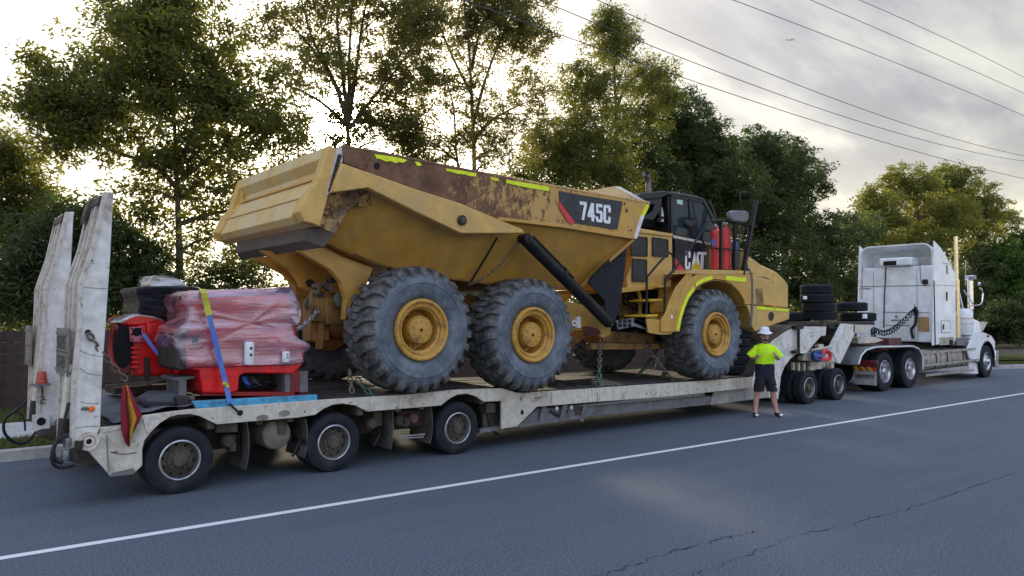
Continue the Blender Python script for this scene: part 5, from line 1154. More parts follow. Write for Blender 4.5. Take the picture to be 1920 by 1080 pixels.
# ---- loading ramps standing upright
side_r = PP([(197, 360), (214, 360), (212, 378), (207, 480), (199, 600), (193, 680), (188, 800), (180, 822), (165, 838), (133, 840), (137, 713), (147, 613), (150, 530), (175, 457)], 9.37)
def loading_ramp(y0, flip=False):
    dx = (y0 - 9.37) * -.02
    pr = [(x + dx, z) for x, z in side_r]; y1 = y0 + .84
    rp = MB().prism(pr, y0, y0 + .035).build('loading_ramp', M['white_ramp'], TR, smooth=0, bevel=.008)
    MB().prism(pr, y1 - .035, y1).build('ramp_web', M['white_ramp'], rp, smooth=0, bevel=.008)
    # front plate (road side when lowered) and set-in rear plate
    fr = pr[1:8]; MB().loft([(x, y0 + .03, z) for x, z in fr] + [(x - .03, y0 + .03, z) for x, z in reversed(fr)], [(x, y1 - .03, z) for x, z in fr] + [(x - .03, y1 - .03, z) for x, z in reversed(fr)]).build('ramp_face', M['white_ramp'], rp, smooth=0)
    bk = [pr[0], pr[13], pr[12], pr[11], pr[10], pr[9]]
    MB().loft([(x + .07, y0 + .03, z) for x, z in bk] + [(x + .09, y0 + .03, z) for x, z in reversed(bk)], [(x + .07, y1 - .03, z) for x, z in bk] + [(x + .09, y1 - .03, z) for x, z in reversed(bk)]).build('ramp_back', surf('dusty_ramp_back', (.5, .46, .38), .6, dirt=(.3, .26, .2), dscale=3) if 'dusty_ramp_back' not in bpy.data.materials else bpy.data.materials['dusty_ramp_back'], rp, smooth=0)
    for yy in (y0 - .02, y0 + .30, y0 + .52, y1 - .05):
        MB().loft([(x - .012, yy, z) for x, z in bk] + [(x + .03, yy, z) for x, z in reversed(bk)], [(x - .012, yy + .07, z) for x, z in bk] + [(x + .03, yy + .07, z) for x, z in reversed(bk)]).build('ramp_flange', M['rust_ramp'], rp, smooth=0)
    x_, z_ = pr[13]
    # tip plate folded over the top
    tx, tz = pr[0]
    MB().loft([(tx - .03, y0 + .1, tz - .03), (tx + .11, y0 + .1, tz + .005), (tx + .09, y0 + .1, tz - .05), (tx - .05, y0 + .1, tz - .12)], [(tx - .03, y1 - .05, tz - .03), (tx + .11, y1 - .05, tz + .005), (tx + .09, y1 - .05, tz - .05), (tx - .05, y1 - .05, tz - .12)]).build('tip_plate', M['frame_grey'], rp)
    return rp, pr
rp1, pr1 = loading_ramp(9.37); rp2, pr2 = loading_ramp(11.52)
MB().px([(173, 372), (180, 366), (185, 385), (160, 418), (158, 412), (165, 385)], 9.9, 10.15).build('ramp_lug', M['frame_grey'], rp1)
# top corner rust and wear on near ramp
MB().px([(197, 361), (213, 361), (211, 378), (207, 420), (200, 418), (192, 400)], 9.366, 9.369).build('rusty_tip', surf('rust_stained_ramp_tip', (.4, .28, .22), .7, dirt=(.55, .52, .48), dirt_lo=.4, dirt_hi=.6, dscale=8), rp1, smooth=0)
# weld ripples, crack lines
for pts in ([(150, 538), (175, 540), (202, 541)], [(135, 804), (160, 800), (187, 799)], [(150, 753), (170, 757), (186, 756)], [(148, 655), (160, 662), (185, 668), (194, 668)], [(150, 690), (165, 700), (190, 704)]):
    MB().tube(catm([A(x, y, 9.37) for x, y in pts]), .004, 4).build('weld_line', M['sign_brown'], rp1)
# pivot bush and pin
a = A(167, 828, 9.3); MB().lathe([(.03, 0), (.05, 0), (.05, .02), (.07, .02), (.07, .0), (.1, 0), (.1, .1), (.03, .1)], (a.x, 9.3, a.z), 'Y', 24, closed=True).build('pivot_bush', M['rust_ramp'], rp1)
MB().cyl((a.x, 9.31, a.z), .032, .08, n=12).build('pivot_pin', M['black_hole'], rp1)
# amber marker and grey lamp
a = A(172, 766.5, 9.345); MB().lathe([(0, -.02), (.02, -.02), (.03, -.01), (.033, .03), (0, .03)], (a.x, 9.345, a.z), 'Y', 18).build('amber_marker', M['orange'], rp1)
a = A(159, 766, 9.35); MB().box(a.x - .035, a.x + .035, 9.34, 9.37, a.z - .018, a.z + .018).build('grey_lamp', M['grey'], rp1, bevel=.012)
# folded over-size sign on the back of the near ramp
sx = A(118, 660, 10.1).x
def ramp_sign(y0, y1, rp, x_, z0, z1, letters):
    s = MB().box(x_ - .05, x_ - .02, y0, y1, z0, z1).build('sign_board', M['sign_brown'], rp, bevel=.004)
    MB().box(x_ - .055, x_ - .05, y0, y1, (z0 + z1) / 2 - .006, (z0 + z1) / 2 + .006).build('fold_line', M['sign_ink'], s)
    for zz in (z1 - .06, z0 + .06): MB().box(x_ - .06, x_ - .05, y0, y1, zz - .012, zz + .012).build('sign_ridge', M['grey'], s)
    if letters:
        zc = (z0 + z1) / 2
        text_on('SIZE', [(x_ - .054, y1 - .08, zc + .03), (x_ - .054, y0 + .08, zc + .03), (x_ - .054, y0 + .08, zc + .18), (x_ - .054, y1 - .08, zc + .18)], 'sign_lettering', M['sign_ink'], s)
        text_on('OVER', [(x_ - .054, y1 - .08, zc - .18), (x_ - .054, y0 + .08, zc - .18), (x_ - .054, y0 + .08, zc - .04), (x_ - .054, y1 - .08, zc - .04)], 'sign_lettering', M['sign_ink'], s)
xr = A(126, 660, 9.8).x
ramp_sign(9.5, 10.2, rp1, xr, A(126, 703, 9.8).z, A(126, 615, 9.8).z, True)
ramp_sign(11.9, 12.35, rp2, xr - .06, A(126, 703, 9.8).z, A(126, 615, 9.8).z, False)
# hydraulic rams beside each ramp and hoses
for y in (9.55, 11.72):
    MB().tube([(1.48, y, .95), (1.53, y, 1.55)], .05, 12).build('ramp_cylinder', M['cream'], TR)
    MB().tube([(1.46, y, .7), (1.48, y, .97)], .06, 12).build('cylinder_base', M['dark'], TR)
def hose(pts, nm='hydraulic_hose', r=.018): return MB().tube(catm([A(*p) for p in pts]), r, 8).build(nm, M['black'], TR)
hose([(129, 755, 9.3), (122, 785, 9.28), (112, 815, 9.28), (100, 840, 9.26), (98, 865, 9.26), (112, 877, 9.28), (140, 872, 9.32)]); hose([(128, 815, 9.3), (112, 822, 9.28), (100, 842, 9.3), (104, 862, 9.3), (118, 868, 9.3)], r=.022)
hose([(50, 752, 11.4), (30, 770, 11.4), (10, 785, 11.4), (8, 810, 11.4), (25, 828, 11.4), (48, 830, 11.42), (66, 812, 11.5)]); hose([(20, 775, 11.4), (38, 775, 11.4), (46, 790, 11.4), (47, 808, 11.4)], r=.012)
for y in (9.6, 11.75):
    MB().loft([(1.5, y, .5), (1.95, y, .62), (2.3, y, .7), (2.3, y, .45), (1.75, y, .4)], [(1.5, y + .45, .5), (1.95, y + .45, .62), (2.3, y + .45, .7), (2.3, y + .45, .45), (1.75, y + .45, .4)]).build('ramp_hinge_arm', M['frame_grey'], TR, smooth=0, bevel=.02)
for (x, y) in ((126, 830), (148, 835), (122, 853)):
    a = A(x, y, 9.3); MB().lathe([(0, 0), (.03, 0), (.04, .03), (.04, .1), (0, .1)], (a.x, 9.3, a.z - .05), 'Z', 12).build('hose_fitting', M['galv'] if x != 148 else M['dark'], TR)
a = A(140, 850, 9.35); MB().lathe([(0, 0), (.045, 0), (.05, .04), (.05, .14), (0, .14)], (a.x, 9.35, a.z - .08), 'Z', 14).build('cylinder_foot', M['dark'], TR)
# beacon, bracket, hole and mark on the far ramp (face towards the camera)
YR = 11.5
a = A(77, 720, YR); x0 = a.x
bk = MB().box(x0 - .12, x0 + .09, YR - .14, YR, a.z - .012, a.z + .012).build('beacon_bracket', M['grey'], rp2)
MB().lathe([(0, 0), (.07, 0), (.07, .03), (.062, .04), (.055, .14), (.045, .155), (0, .16)], (x0 - .005, YR - .07, a.z + .012), 'Z', 20).build('beacon', M['red_lens'], rp2)
MB().tube(catm([A(78, 722, YR - .02), A(80, 735, YR - .02), A(79, 745, YR - .02)]), .008, 5).build('beacon_cable', M['black'], rp2)
mb = MB()
zp = [A(x, y, YR - .004) for x, y in ((74, 745), (84, 744), (75, 756), (85, 757))]
for p, q in zip(zp, zp[1:]): mb.beam(p, q, .012, .008)
mb.beam(A(76, 750, YR - .004), A(86, 749, YR - .004), .012, .008); mb.build('painted_mark', M['dark'], rp2)
a = A(77, 790, YR); MB().box(a.x - .1, a.x + .1, YR - .012, YR, a.z - .1, a.z + .09).build('hole_plate', M['white_ramp'], rp2, bevel=.004)
MB().cyl((a.x, YR - .018, a.z), .052, .01, n=20).build('round_hole', M['black_hole'], rp2)
# gooseneck at the front
GY = 9.5
gn = [(1442, 745), (1400, 748), (1400, 728), (1411, 706), (1420, 680), (1432, 655), (1448, 636), (1470, 620), (1492, 609.5), (1550, 610), (1548, 629.6), (1540, 630), (1526, 646), (1513, 662), (1493, 664), (1480, 673), (1469, 688), (1463, 704), (1458, 748)]
for y0 in (GY, 12.24):
    g = MB().prism(PP(gn, GY), y0, y0 + .06).build('gooseneck_plate', M['cream'] if 0 else M['white_ramp'], TR, smooth=0, bevel=.008)
q = PP(gn[3:10], GY)
MB().loft([(x, GY - .0, z) for x, z in q] + [(x, GY, z - .03) for x, z in reversed(q)], [(x, 12.3, z) for x, z in q] + [(x, 12.3, z - .03) for x, z in reversed(q)]).build('gooseneck_top', M['frame_grey'], TR, smooth=0)
q = PP([(1513, 662), (1493, 663), (1480, 672), (1469, 687), (1462, 704), (1457, 748)], GY)
MB().loft([(x, GY - .03, z) for x, z in q] + [(x - .03, GY - .03, z - .0) for x, z in reversed(q)], [(x, 9.9, z) for x, z in q] + [(x - .03, 9.9, z) for x, z in reversed(q)]).build('arch_lip', M['white_ramp'], TR, smooth=0)
MB().tube([A(1497, 614, GY - .08), A(1497, 660, GY - .08)], .035, 10).build('leveling_ram', M['black'], TR); 
MB().px([(1492, 611), (1508, 611), (1506, 617), (1494, 618)], GY - .12, GY - .01).build('ram_mount', M['black'], TR); MB().px([(1491, 658), (1500, 656), (1501, 663), (1492, 663)], GY - .12, GY - .01).build('ram_mount', M['black'], TR)
mark(1522, 624, .22, .02, 'sign_brown', 'faint_print', Y=GY, par=TR); mark(1522, 630, .14, .02, 'sign_brown', 'faint_print', Y=GY, par=TR); mark(1508, 653, .03, .06, 'black', 'latch', Y=GY, par=TR)
MB().px([(1380, 640), (1400, 640), (1400, 720), (1380, 720)], 10.2, 11.8).build('bulkhead', M['dark'], TR)
MB().px([(1452, 690), (1510, 664), (1550, 664), (1550, 700), (1460, 745)], 10.4, 11.6).build('neck_frame', M['dark'], TR, bevel=.03)
# chain hanging from near ramp
chain(A(166, 625, 9.34), A(236, 712, 9.5), 'ramp_chain', M['chain'], TR, sag=.03, link=.1, thick=.013, wid=.03)
a = A(165, 623, 9.36); MB().cyl((a.x, 9.355, a.z), .03, .012, n=12).build('chain_hole', M['black_hole'], rp1)

# ================================================================ DOLLY
DO = thing('converter_dolly', 'white two axle dolly with wide small wheels joining trailer and prime mover', 'dolly', (17.4, 10.9, 0))
for x in (16.73, 18.1):
    for y, far in ((9.42, False), (10.28, False), (12.38, True), (11.5, True)): road_wheel(DO, x, y, .385, T_S, RIM_T, .235, far)
    MB().cyl((x, 9.7, .385), .07, 2.4, n=12).build('axle', M['dark'], DO)
dpl = PP([(1585, 607), (1603, 609), (1603, 626), (1576, 682), (1569, 680), (1558, 660)], 9.75)
for y in (9.75, 11.9): MB().prism(dpl, y, y + .15).build('riser_arm', M['white_ramp'], DO, smooth=0, bevel=.01)
MB().px([(1508, 660), (1560, 659), (1571, 679), (1505, 676)], 9.75, 9.9).build('lower_beam', M['cream'], DO, bevel=.01)
MB().px([(1508, 660), (1560, 659), (1571, 679), (1505, 676)], 11.9, 12.05).build('lower_beam', M['cream'], DO, bevel=.01)
MB().px([(1600, 609), (1633, 610), (1622, 625), (1600, 625)], 9.75, 12.0).build('neck_head', M['cream'], DO, bevel=.012)
MB().px([(1608, 634), (1640, 632), (1658, 638), (1640, 643), (1610, 644)], 10.0, 11.8).build('skid_plate', M['cream'], DO, bevel=.008)
MB().px([(1520, 676), (1564, 678), (1564, 705), (1546, 707), (1540, 690), (1520, 685)], 9.8, 9.9).build('axle_hanger', M['cream'], DO, bevel=.01)
MB().px([(1482, 678), (1518, 680), (1518, 700), (1482, 700)], 9.9, 10.0).build('hanger_plate', M['frame_grey'], DO)
for x in (1487, 1497, 1508): MB().px([(x, 680), (x + 3, 680), (x + 3, 700), (x, 700)], 9.85, 9.9).build('hanger_rib', M['cream'], DO)
MB().px([(1470, 655), (1610, 640), (1610, 655), (1560, 670), (1470, 690)], 10.3, 11.6).build('dolly_frame', M['dark'], DO, bevel=.03)
MB().px([(1530, 612), (1602, 612), (1602, 625), (1545, 640)], 10.4, 11.5).build('turntable', M['frame_grey'], DO, bevel=.02)
for (x, y) in ((1546, 604), (1560, 612), (1568, 618), (1540, 650), (1548, 655), (1536, 688), (1550, 690), (1525, 690)):
    a = A(x, y, 10.0 if y < 640 else 9.75); MB().box(a.x - .12, a.x + .12, a.y, a.y + .1, a.z - .06, a.z + .06).build('bracket', M['cream'] if y > 640 else M['dark'], DO, bevel=.012)
MB().tube([A(1520, 657, 9.74), A(1560, 650, 9.74)], .03, 8).build('brace_tube', M['cream'], DO)
a = A(1554, 660, 9.65); MB().cyl((a.x - .2, 9.6, a.z), .06, .1, n=14).build('ball_hitch', M['cream'], DO)
# chain and shackles hung on the dolly
o = thing('blue_shackle', 'large blue and navy tow shackle hanging on the dolly beam', 'shackle', A(1531, 668, 9.6))
MB().tube(catm([A(x, y, 9.6) for x, y in ((1524, 664), (1526, 673), (1534, 675), (1541, 668), (1536, 661), (1527, 661), (1524, 664))]), .05, 8).build('bow', M['blue'] if 0 else surf('navy_blue_shackle_paint', (.02, .04, .16), .5), o)
MB().beam(A(1524, 664, 9.58), A(1543, 668, 9.58), .07, .07).build('pin', M['blue'], o)
o = thing('red_shackle', 'large red tow shackle hanging beside the blue one on the dolly', 'shackle', A(1548, 668, 9.6))
MB().tube(catm([A(x, y, 9.58) for x, y in ((1540, 672), (1544, 660), (1550, 658), (1556, 663), (1556, 672), (1548, 674), (1540, 672))]), .045, 8).build('bow', M['wred'], o)
MB().beam(A(1539, 674, 9.56), A(1556, 674, 9.56), .05, .05).build('pin', M['wred'], o)
for xx in (1550, 1556): chain(A(xx, 682, 9.7), A(xx - 2, 705, 9.7), 'safety_chain', M['chain'], DO, sag=0, link=.09, thick=.012, wid=.03)

# ================================================================ TYRE STACKS
def flat_tyre(cx_, cy_, z, lab, r=1.0, rot=0):
    o = thing('spare_tyre', lab, 'tyre', (cx_, cy_, z), 'spare tyres stacked on the dolly')
    m = bpy.data.objects.new('tyre', T_ST); COL.objects.link(m); m.parent = o; m.rotation_euler = (R(90), 0, rot); m.location = (0, 0, 0); m.scale = (r, 1, r); return o
T_ST = road_tyre(.42, .235, 'tyre')
cs = A(1533, 565, 10.45); s_ = F / (cs - CAM).dot(fw)
z0 = A(1533, 601, 10.45).z
labs = ['bottom black tyre of the four high stack', 'second black tyre from the bottom of the four high stack', 'third black tyre up with a pale label, in the four high stack', 'topmost black tyre of the four high stack']
tz = [A(1533, y, 10.45).z for y in (599, 584, 567.5, 551)]
for i in range(4):
    o = flat_tyre(cs.x + [.12, .03, -.04, -.06][i], 10.45, tz[i], labs[i], [1.06, 1.0, 1, .97][i])
    if i == 2:
        a = A(1507, 561, 10.02); MB().loft([a, a + Vector((.13, -.015, 0)), a + Vector((.13, -.015, .08)), a + Vector((0, 0, .08))], [v + Vector((0, .02, 0)) for v in (a, a + Vector((.13, -.015, 0)), a + Vector((.13, -.015, .08)), a + Vector((0, 0, .08)))]).build('paper_label', M['white'], o)
c2 = A(1605, 590, 10.45)
o = flat_tyre(c2.x + .08, 10.45, A(1605, 602, 10.45).z + .0, 'lower tyre of the two high stack, with a white label', 1.18)
a = AZ(1616, 597, A(1616, 597, 9.98).z); MB().box(a.x, a.x + .22, 9.935, 9.965, a.z + .0, a.z + .12).build('paper_label', M['white'], o)
o = flat_tyre(c2.x - .25, 10.45, A(1605, 583, 10.45).z, 'upper tyre of the two high stack near the sleeper cab', 1.0)
o = flat_tyre(A(1493, 600, 11.0).x, 11.0, A(1493, 602, 11.0).z, 'single tyre lying behind the four high stack by the nose', .9)
MB().px([(1478, 603), (1560, 604), (1640, 603), (1640, 609), (1478, 609)], 10.0, 11.4).build('rack_deck', M['dark'], DO)
MB().px([(1545, 600), (1552, 600), (1552, 612), (1545, 612)], 9.95, 10.1).build('rack_post', M['frame_grey'], DO)
# ================================================================ PRIME MOVER
PM = thing('prime_mover', 'white bonneted prime mover with high sleeper cab and tall exhaust stack', 'truck', (24.5, 10.9, 0))
for x in (21.1, 22.66): road_wheel(PM, x, 9.66, .54, T_L, RIM_D, .28); road_wheel(PM, x, 12.14, .54, T_L, RIM_D, .28, True); MB().cyl((x, 10, .54), .12, 1.8, n=14).build('axle', M['dark'], PM)
road_wheel(PM, 28.4, 9.63, .54, T_L, RIM_F, .28, dual=False); road_wheel(PM, 28.4, 12.17, .54, T_L, RIM_F, .28, True, dual=False)
MB().cyl((28.4, 9.9, .54), .06, 2.0, n=12).build('axle', M['dark'], PM)
for y in (10.45, 11.2): MB().box(19.9, 29.3, y, y + .1, .75, 1.08).build('chassis_rail', M['maroon'], PM, bevel=.01)
# sleeper
SN, SF = 9.75, 12.1
xr_ = 24.5; zb = 1.2; zm = 3.8
def sy(k): return SN + (SF - SN) * k
prof = [(xr_ + .0, zb), (xr_ + .0, 4.36), (xr_ + .35, 4.2), (xr_ + 1.0, 3.75), (26.3, 3.3), (26.25, 1.25)]
# side walls reach back as fins past the rear wall, roof fairing is a hollow hood
sl_ = MB()
sidep = PP([(1749, 648), (1752, 451), (1764, 464), (1780, 491), (1792, 515), (1792, 640)], SN)
bodyp = [(xr_ + .12, zb + .05), (xr_ + .12, 3.62), (26.25, 3.42), (26.2, 1.25)]
slp = MB().prism(bodyp, SN + .03, SF - .03).build('sleeper_box', M['truck_white_dirty'], PM, bevel=.04, seg=3)
MB().prism(sidep, SN, SN + .04).build('sleeper_side', M['truck_white'], PM, smooth=0, bevel=.012)
MB().prism(sidep, SF - .04, SF).build('sleeper_side', M['truck_white'], PM, smooth=0, bevel=.012)
# roof fairing shell: arch cross-section from the rear edge (high) forward and down
def arch(x, ztop, zs, r=.32, inset=0):
    inset = inset + .045
    y0, y1 = SN + inset, SF - inset; pts = [(y0, zs)]
    for k in range(7): a_ = math.pi - k / 6 * math.pi / 2; pts.append((y0 + r + r * math.cos(a_), ztop - inset - r + r * math.sin(a_)))
    for k in range(7): a_ = math.pi / 2 - k / 6 * math.pi / 2; pts.append((y1 - r + r * math.cos(a_), ztop - inset - r + r * math.sin(a_)))
    pts.append((y1, zs)); return [(x, y, z) for y, z in pts]
xtop = sidep[1][0]
def shell(x0, z0, x1, z1, zs, th=.04):
    mb = MB(); o0 = arch(x0, z0, zs, .3); o1 = arch(x1, z1, zs, .3); i0 = arch(x0, z0, zs, .27, th); i1 = arch(x1, z1, zs, .27, th); n = len(o0)
    mb.add(o0 + o1 + i0 + i1, [(k, k + 1, n + k + 1, n + k) for k in range(n - 1)] + [(2 * n + k, 2 * n + k + 1, 3 * n + k + 1, 3 * n + k) for k in range(n - 1)] + [(k, k + 1, 2 * n + k + 1, 2 * n + k) for k in range(n - 1)] + [(n + k, n + k + 1, 3 * n + k + 1, 3 * n + k) for k in range(n - 1)]); return mb
m1 = shell(xtop - .02, 4.37, xtop + .7, 4.2, 3.5); m1.build('roof_fairing', M['truck_white'], PM, smooth=40)
shell(xtop + .7, 4.2, 26.2, 3.5, 3.2).build('roof_fairing', M['truck_white'], PM, smooth=40)
# bulkhead closing the hollow
MB().box(xtop + .9, xtop + .94, SN + .05, SF - .05, 3.5, 4.08).build('fairing_bulkhead', M['truck_white_dirty'], PM)
# seams on the rear wall, cable, lamp, AC unit
XR = xr_ + .12
def RX(px_, py_, X=XR): return AX(px_, py_, X)
def rear_line(p, q, r=.01, mat='sign_brown', nm='seam'): MB().tube([RX(*p, XR - .01), RX(*q, XR - .01)], r, 5).build(nm, M[mat], slp)
rear_line((1613, 537), (1745, 535)); rear_line((1655, 585), (1742, 586)); rear_line((1617, 500), (1616, 560), .02, 'galv', 'grab_rail'); rear_line((1724, 483), (1727, 530), .012); rear_line((1608, 540), (1632, 541), .02, 'galv', 'bracket')
MB().tube(catm([RX(1661, 485, XR - .03), RX(1660, 520, XR - .03), RX(1658, 560, XR - .03), RX(1657, 615, XR - .03)]), .018, 6).build('cable', M['black'], slp)
def rear_box(x0, x1, y0, y1, d, nm, mat, bev_=.01):
    a = RX(x0, y0); b_ = RX(x1, y1); return MB().box(XR - d, XR + .0, min(a.y, b_.y), max(a.y, b_.y), min(a.z, b_.z), max(a.z, b_.z)).build(nm, M[mat], slp, bevel=bev_)
acn = A(1690, 477, 10.9); ac = MB().box(XR - .15, XR + .55, 10.35, 11.35, 3.64, 3.9).build('air_conditioner', M['truck_white'], PM, bevel=.05, seg=3)
MB().box(XR - .165, XR - .15, 10.8, 11.2, 3.66, 3.8).build('vent', M['black_hole'], ac)
rear_box(1731, 1741, 524, 533, .1, 'work_lamp', 'black', .02); rear_box(1722, 1743, 594, 622, .02, 'plywood_patch', 'amber_wood'); rear_box(1660, 1706, 609, 611, .01, 'panel_gap', 'sign_brown', 0)
a1 = [RX(1670, 600, XR - .02), RX(1688, 600, XR - .02), RX(1688, 596, XR - .02), RX(1670, 596, XR - .02)]
text_on('SLEEPER', a1, 'small_print', M['grey'], slp, bold=.01) if 0 else MB().tube([RX(1671, 600, XR - .01), RX(1688, 600, XR - .01)], .018, 5).build('small_print', M['grey'], slp)
MB().tube(catm([RX(1678, 594, XR - .01), RX(1681, 592, XR - .01), RX(1682, 596, XR - .01)]), .018, 5).build('small_logo', M['grey'], slp)
mb = MB()
for i in range(12):
    y_ = SN + .12 + i * .192; mb.cyl((0, 0, 0), .0, .0) if 0 else mb.box(XR - .008, XR, y_ - .008, y_ + .008, 1.3, 1.316); mb.box(XR - .008, XR, y_ - .008, y_ + .008, 2.6, 2.616)
mb.build('rivets', M['galv'], slp)['kind'] = 'stuff'
for y_ in (SN + .5, YC, SF - .5): MB().box(XR - .012, XR - .002, y_ - .004, y_ + .004, 1.3, 3.5).build('panel_seam', M['sign_brown'], slp) if y_ != YC else None
# curly air lines
p0, p1_, p2 = RX(1638, 625, XR - .9), RX(1675, 618, XR - .5), RX(1715, 583, XR - .25)
mb = MB(); pts = []
path = catm([p0 + Vector((0, 0, -.1)), p0 + Vector((0, 0, .1)), p0.lerp(p1_, .5) - Vector((0, 0, .05)), p1_, p1_.lerp(p2, .5) - Vector((0, 0, .02)), p2, p2 + Vector((.1, 0, -.1))], 26)
for i, p in enumerate(path):
    an = i * .95; pts.append(p + Vector((.0, math.cos(an) * .06, math.sin(an) * .085)))
MB().tube(pts, .018, 6).build('curly_air_line', M['black'], PM)
MB().tube(catm([RX(1716, 575, XR - .2), RX(1718, 590, XR - .2), RX(1716, 608, XR - .2), RX(1709, 618, XR - .2), RX(1712, 635, XR - .2)]), .045, 8).build('air_line_mast', M['black'], PM)
MB().tube([RX(1715, 570, XR - .2), RX(1715, 640, XR - .2)], .018, 6).build('mast_rod', M['galv'], PM)
# near side details
def sd(x0, x1, y0, y1, mat, nm, d=.012, bev_=.004, par=PM):
    a = A(x0, y0, SN); b_ = A(x1, y1, SN); return MB().box(a.x, b_.x, SN - d, SN - .001, min(a.z, b_.z), max(a.z, b_.z)).build(nm, M[mat], par, bevel=bev_)
sd(1750.5, 1752.5, 526, 648, 'black', 'rubber_edge', .03); sd(1774, 1776.5, 497, 514, 'sign_brown', 'vent_slot'); sd(1773.5, 1776.5, 547, 564, 'black', 'vent_slot'); sd(1764, 1782, 601, 624, 'sign_brown', 'locker_gap', .006); sd(1765, 1781, 602, 623, 'truck_white', 'locker_door', .012); sd(1766.5, 1769, 608, 618, 'black', 'door_handle', .03)
sd(1761, 1788, 633, 646, 'galv', 'kick_plate'); sd(1779, 1786, 637, 646, 'black_hole', 'step_hole', .016)
mb = MB().beam(A(1752, 534, SN - .004), A(1791, 536, SN - .004), .008, .012); mb.build('seam', M['sign_brown'], PM)
MB().beam(A(1767, 493, SN - .004), A(1781, 495, SN - .004), .008, .012).build('seam', M['sign_brown'], PM)
# cab ahead of the sleeper, bonnet, windscreen
MB().prism([(26.3, 1.2), (26.3, 3.15), (27.2, 3.05), (27.6, 2.3), (27.6, 1.1)], 10.0, 11.85).build('cab', M['truck_white'], PM, bevel=.05, seg=2)
MB().prism([(26.55, 2.2), (26.55, 2.95), (27.1, 2.9), (27.4, 2.3)], 9.98, 10.0).build('door_window', M['glass'], PM)
MB().prism([(27.6, 1.1), (27.6, 2.15), (29.3, 1.9), (29.5, 1.7), (29.5, .8), (27.6, .9)], 10.15, 11.7).build('bonnet', M['truck_white'], PM, bevel=.08, seg=3)
# wheel guard
cx_, cz_ = 28.4, .54
mb = MB(); rings_ = []
pts = []
for k in range(15):
    an = math.pi * (1.02 - k / 14 * .98); pts.append((cx_ + .68 * math.cos(an), cz_ + .68 * math.sin(an)))
outer = PP([(1867, 662), (1867, 640), (1860, 629), (1845, 623), (1834, 623), (1822, 640), (1815, 655), (1820, 672), (1836, 679)], 9.6)
fg = MB().prism([(x, z) for x, z in outer] + [(cx_ - .66, .62)] + [(x, z) for x, z in pts if z > .6], 9.62, 9.68).build('front_guard', M['truck_white'], PM, smooth=0, bevel=.02)
top_ = outer[1:6]
MB().loft([(x, 9.62, z) for x, z in top_] + [(x, 9.62, z - .03) for x, z in reversed(top_)], [(x, 10.4, z) for x, z in top_] + [(x, 10.4, z - .03) for x, z in reversed(top_)]).build('guard_top', M['truck_white'], fg, bevel=.01)
MB().loft([(x, 9.61, z) for x, z in pts] + [(x * .96 + cx_ * .04, 9.61, z * .96 + cz_ * .04) for x, z in reversed(pts)], [(x, 9.95, z) for x, z in pts] + [(x * .96 + cx_ * .04, 9.95, z * .96 + cz_ * .04) for x, z in reversed(pts)]).build('guard_liner', M['black'], fg)
a = A(1853, 630, 9.6); MB().box(a.x - .07, a.x + .07, 9.57, 9.62, a.z - .04, a.z + .04).build('marker_lamp', M['red_lens'], fg, bevel=.02)
MB().px([(1867, 657), (1873, 658), (1872, 689), (1866, 688)], 9.65, 11.9).build('bumper', M['alloy'], PM, bevel=.02)
MB().px([(1817, 679), (1834, 679), (1834, 701), (1800, 699), (1817, 697)], 9.75, 9.8).build('splash_panel', M['truck_white_dirty'], PM)
# stack, air cleaner, mirrors
a = A(1799, 640, 9.9); b_ = A(1800, 444, 9.9)
MB().lathe([(.085, 0), (.085, 2.0), (.062, 2.03), (.062, b_.z - a.z)], (a.x, 9.95, a.z), 'Z', 20).build('exhaust_stack', M['gold'], PM)
MB().lathe([(.1, 0), (.1, 1.9), (.06, 1.95)], (a.x + .22, 10.05, a.z), 'Z', 16).build('exhaust_shield', M['chrome'], PM)
a = A(1826, 580, 9.75); MB().lathe([(.09, 0), (.09, .95), (.17, 1.0), (.18, 1.1), (.17, 1.12), (0, 1.13)], (a.x, 9.85, a.z), 'Z', 20).build('air_intake', M['chrome'], PM)
a = A(1821, 628, 9.75); cn = MB().lathe([(0, 0), (.26, 0), (.285, .03), (.285, .78), (.24, .86), (0, .88)], (a.x, 9.98, a.z), 'Z', 24).build('air_cleaner', M['truck_white'], PM, smooth=40)
for h in (.35, .52): MB().lathe([(.287, h), (.296, h), (.296, h + .05), (.287, h + .05)], (a.x, 9.98, a.z), 'Z', 24, closed=True).build('clamp_band', M['alloy'], cn)
MB().tube([A(1808, 545, 9.7), A(1825, 570, 9.75)], .02, 6).build('stay', M['chrome'], PM)
MB().tube(catm([A(1824, 573, 9.6), A(1838, 571, 9.6), A(1842, 560, 9.6), A(1842, 545, 9.6), A(1837, 540, 9.6)]), .025, 7).build('mirror_arm', M['chrome'], PM)
MB().tube([A(1810, 488, 9.9), A(1810, 535, 9.9)], .014, 5).build('aerial', M['galv'], PM); MB().tube([A(1824, 485, 9.9), A(1824, 515, 9.9)], .008, 5).build('aerial', M['dark'], PM)
a = A(1836, 536, 9.6); MB().lathe([(0, 0), (.05, .02), (.06, .07), (.03, .12), (0, .13)], (a.x, 9.6, a.z), 'Z', 12).build('spot_lamp', M['chrome'], PM)
MB().px([(1838, 603), (1852, 604), (1842, 622), (1838, 622)], 10.2, 10.3).build('bonnet_side', M['cream'], PM)
MB().tube(catm([A(1842, 590, 10.2), A(1850, 591, 10.2), A(1851, 604, 10.2)]), .02, 6).build('mirror_arm', M['black'], PM)
MB().px([(1795, 634), (1822, 633), (1812, 648), (1795, 648)], 9.7, 10.1).build('cab_step', M['grey'], PM, bevel=.01)
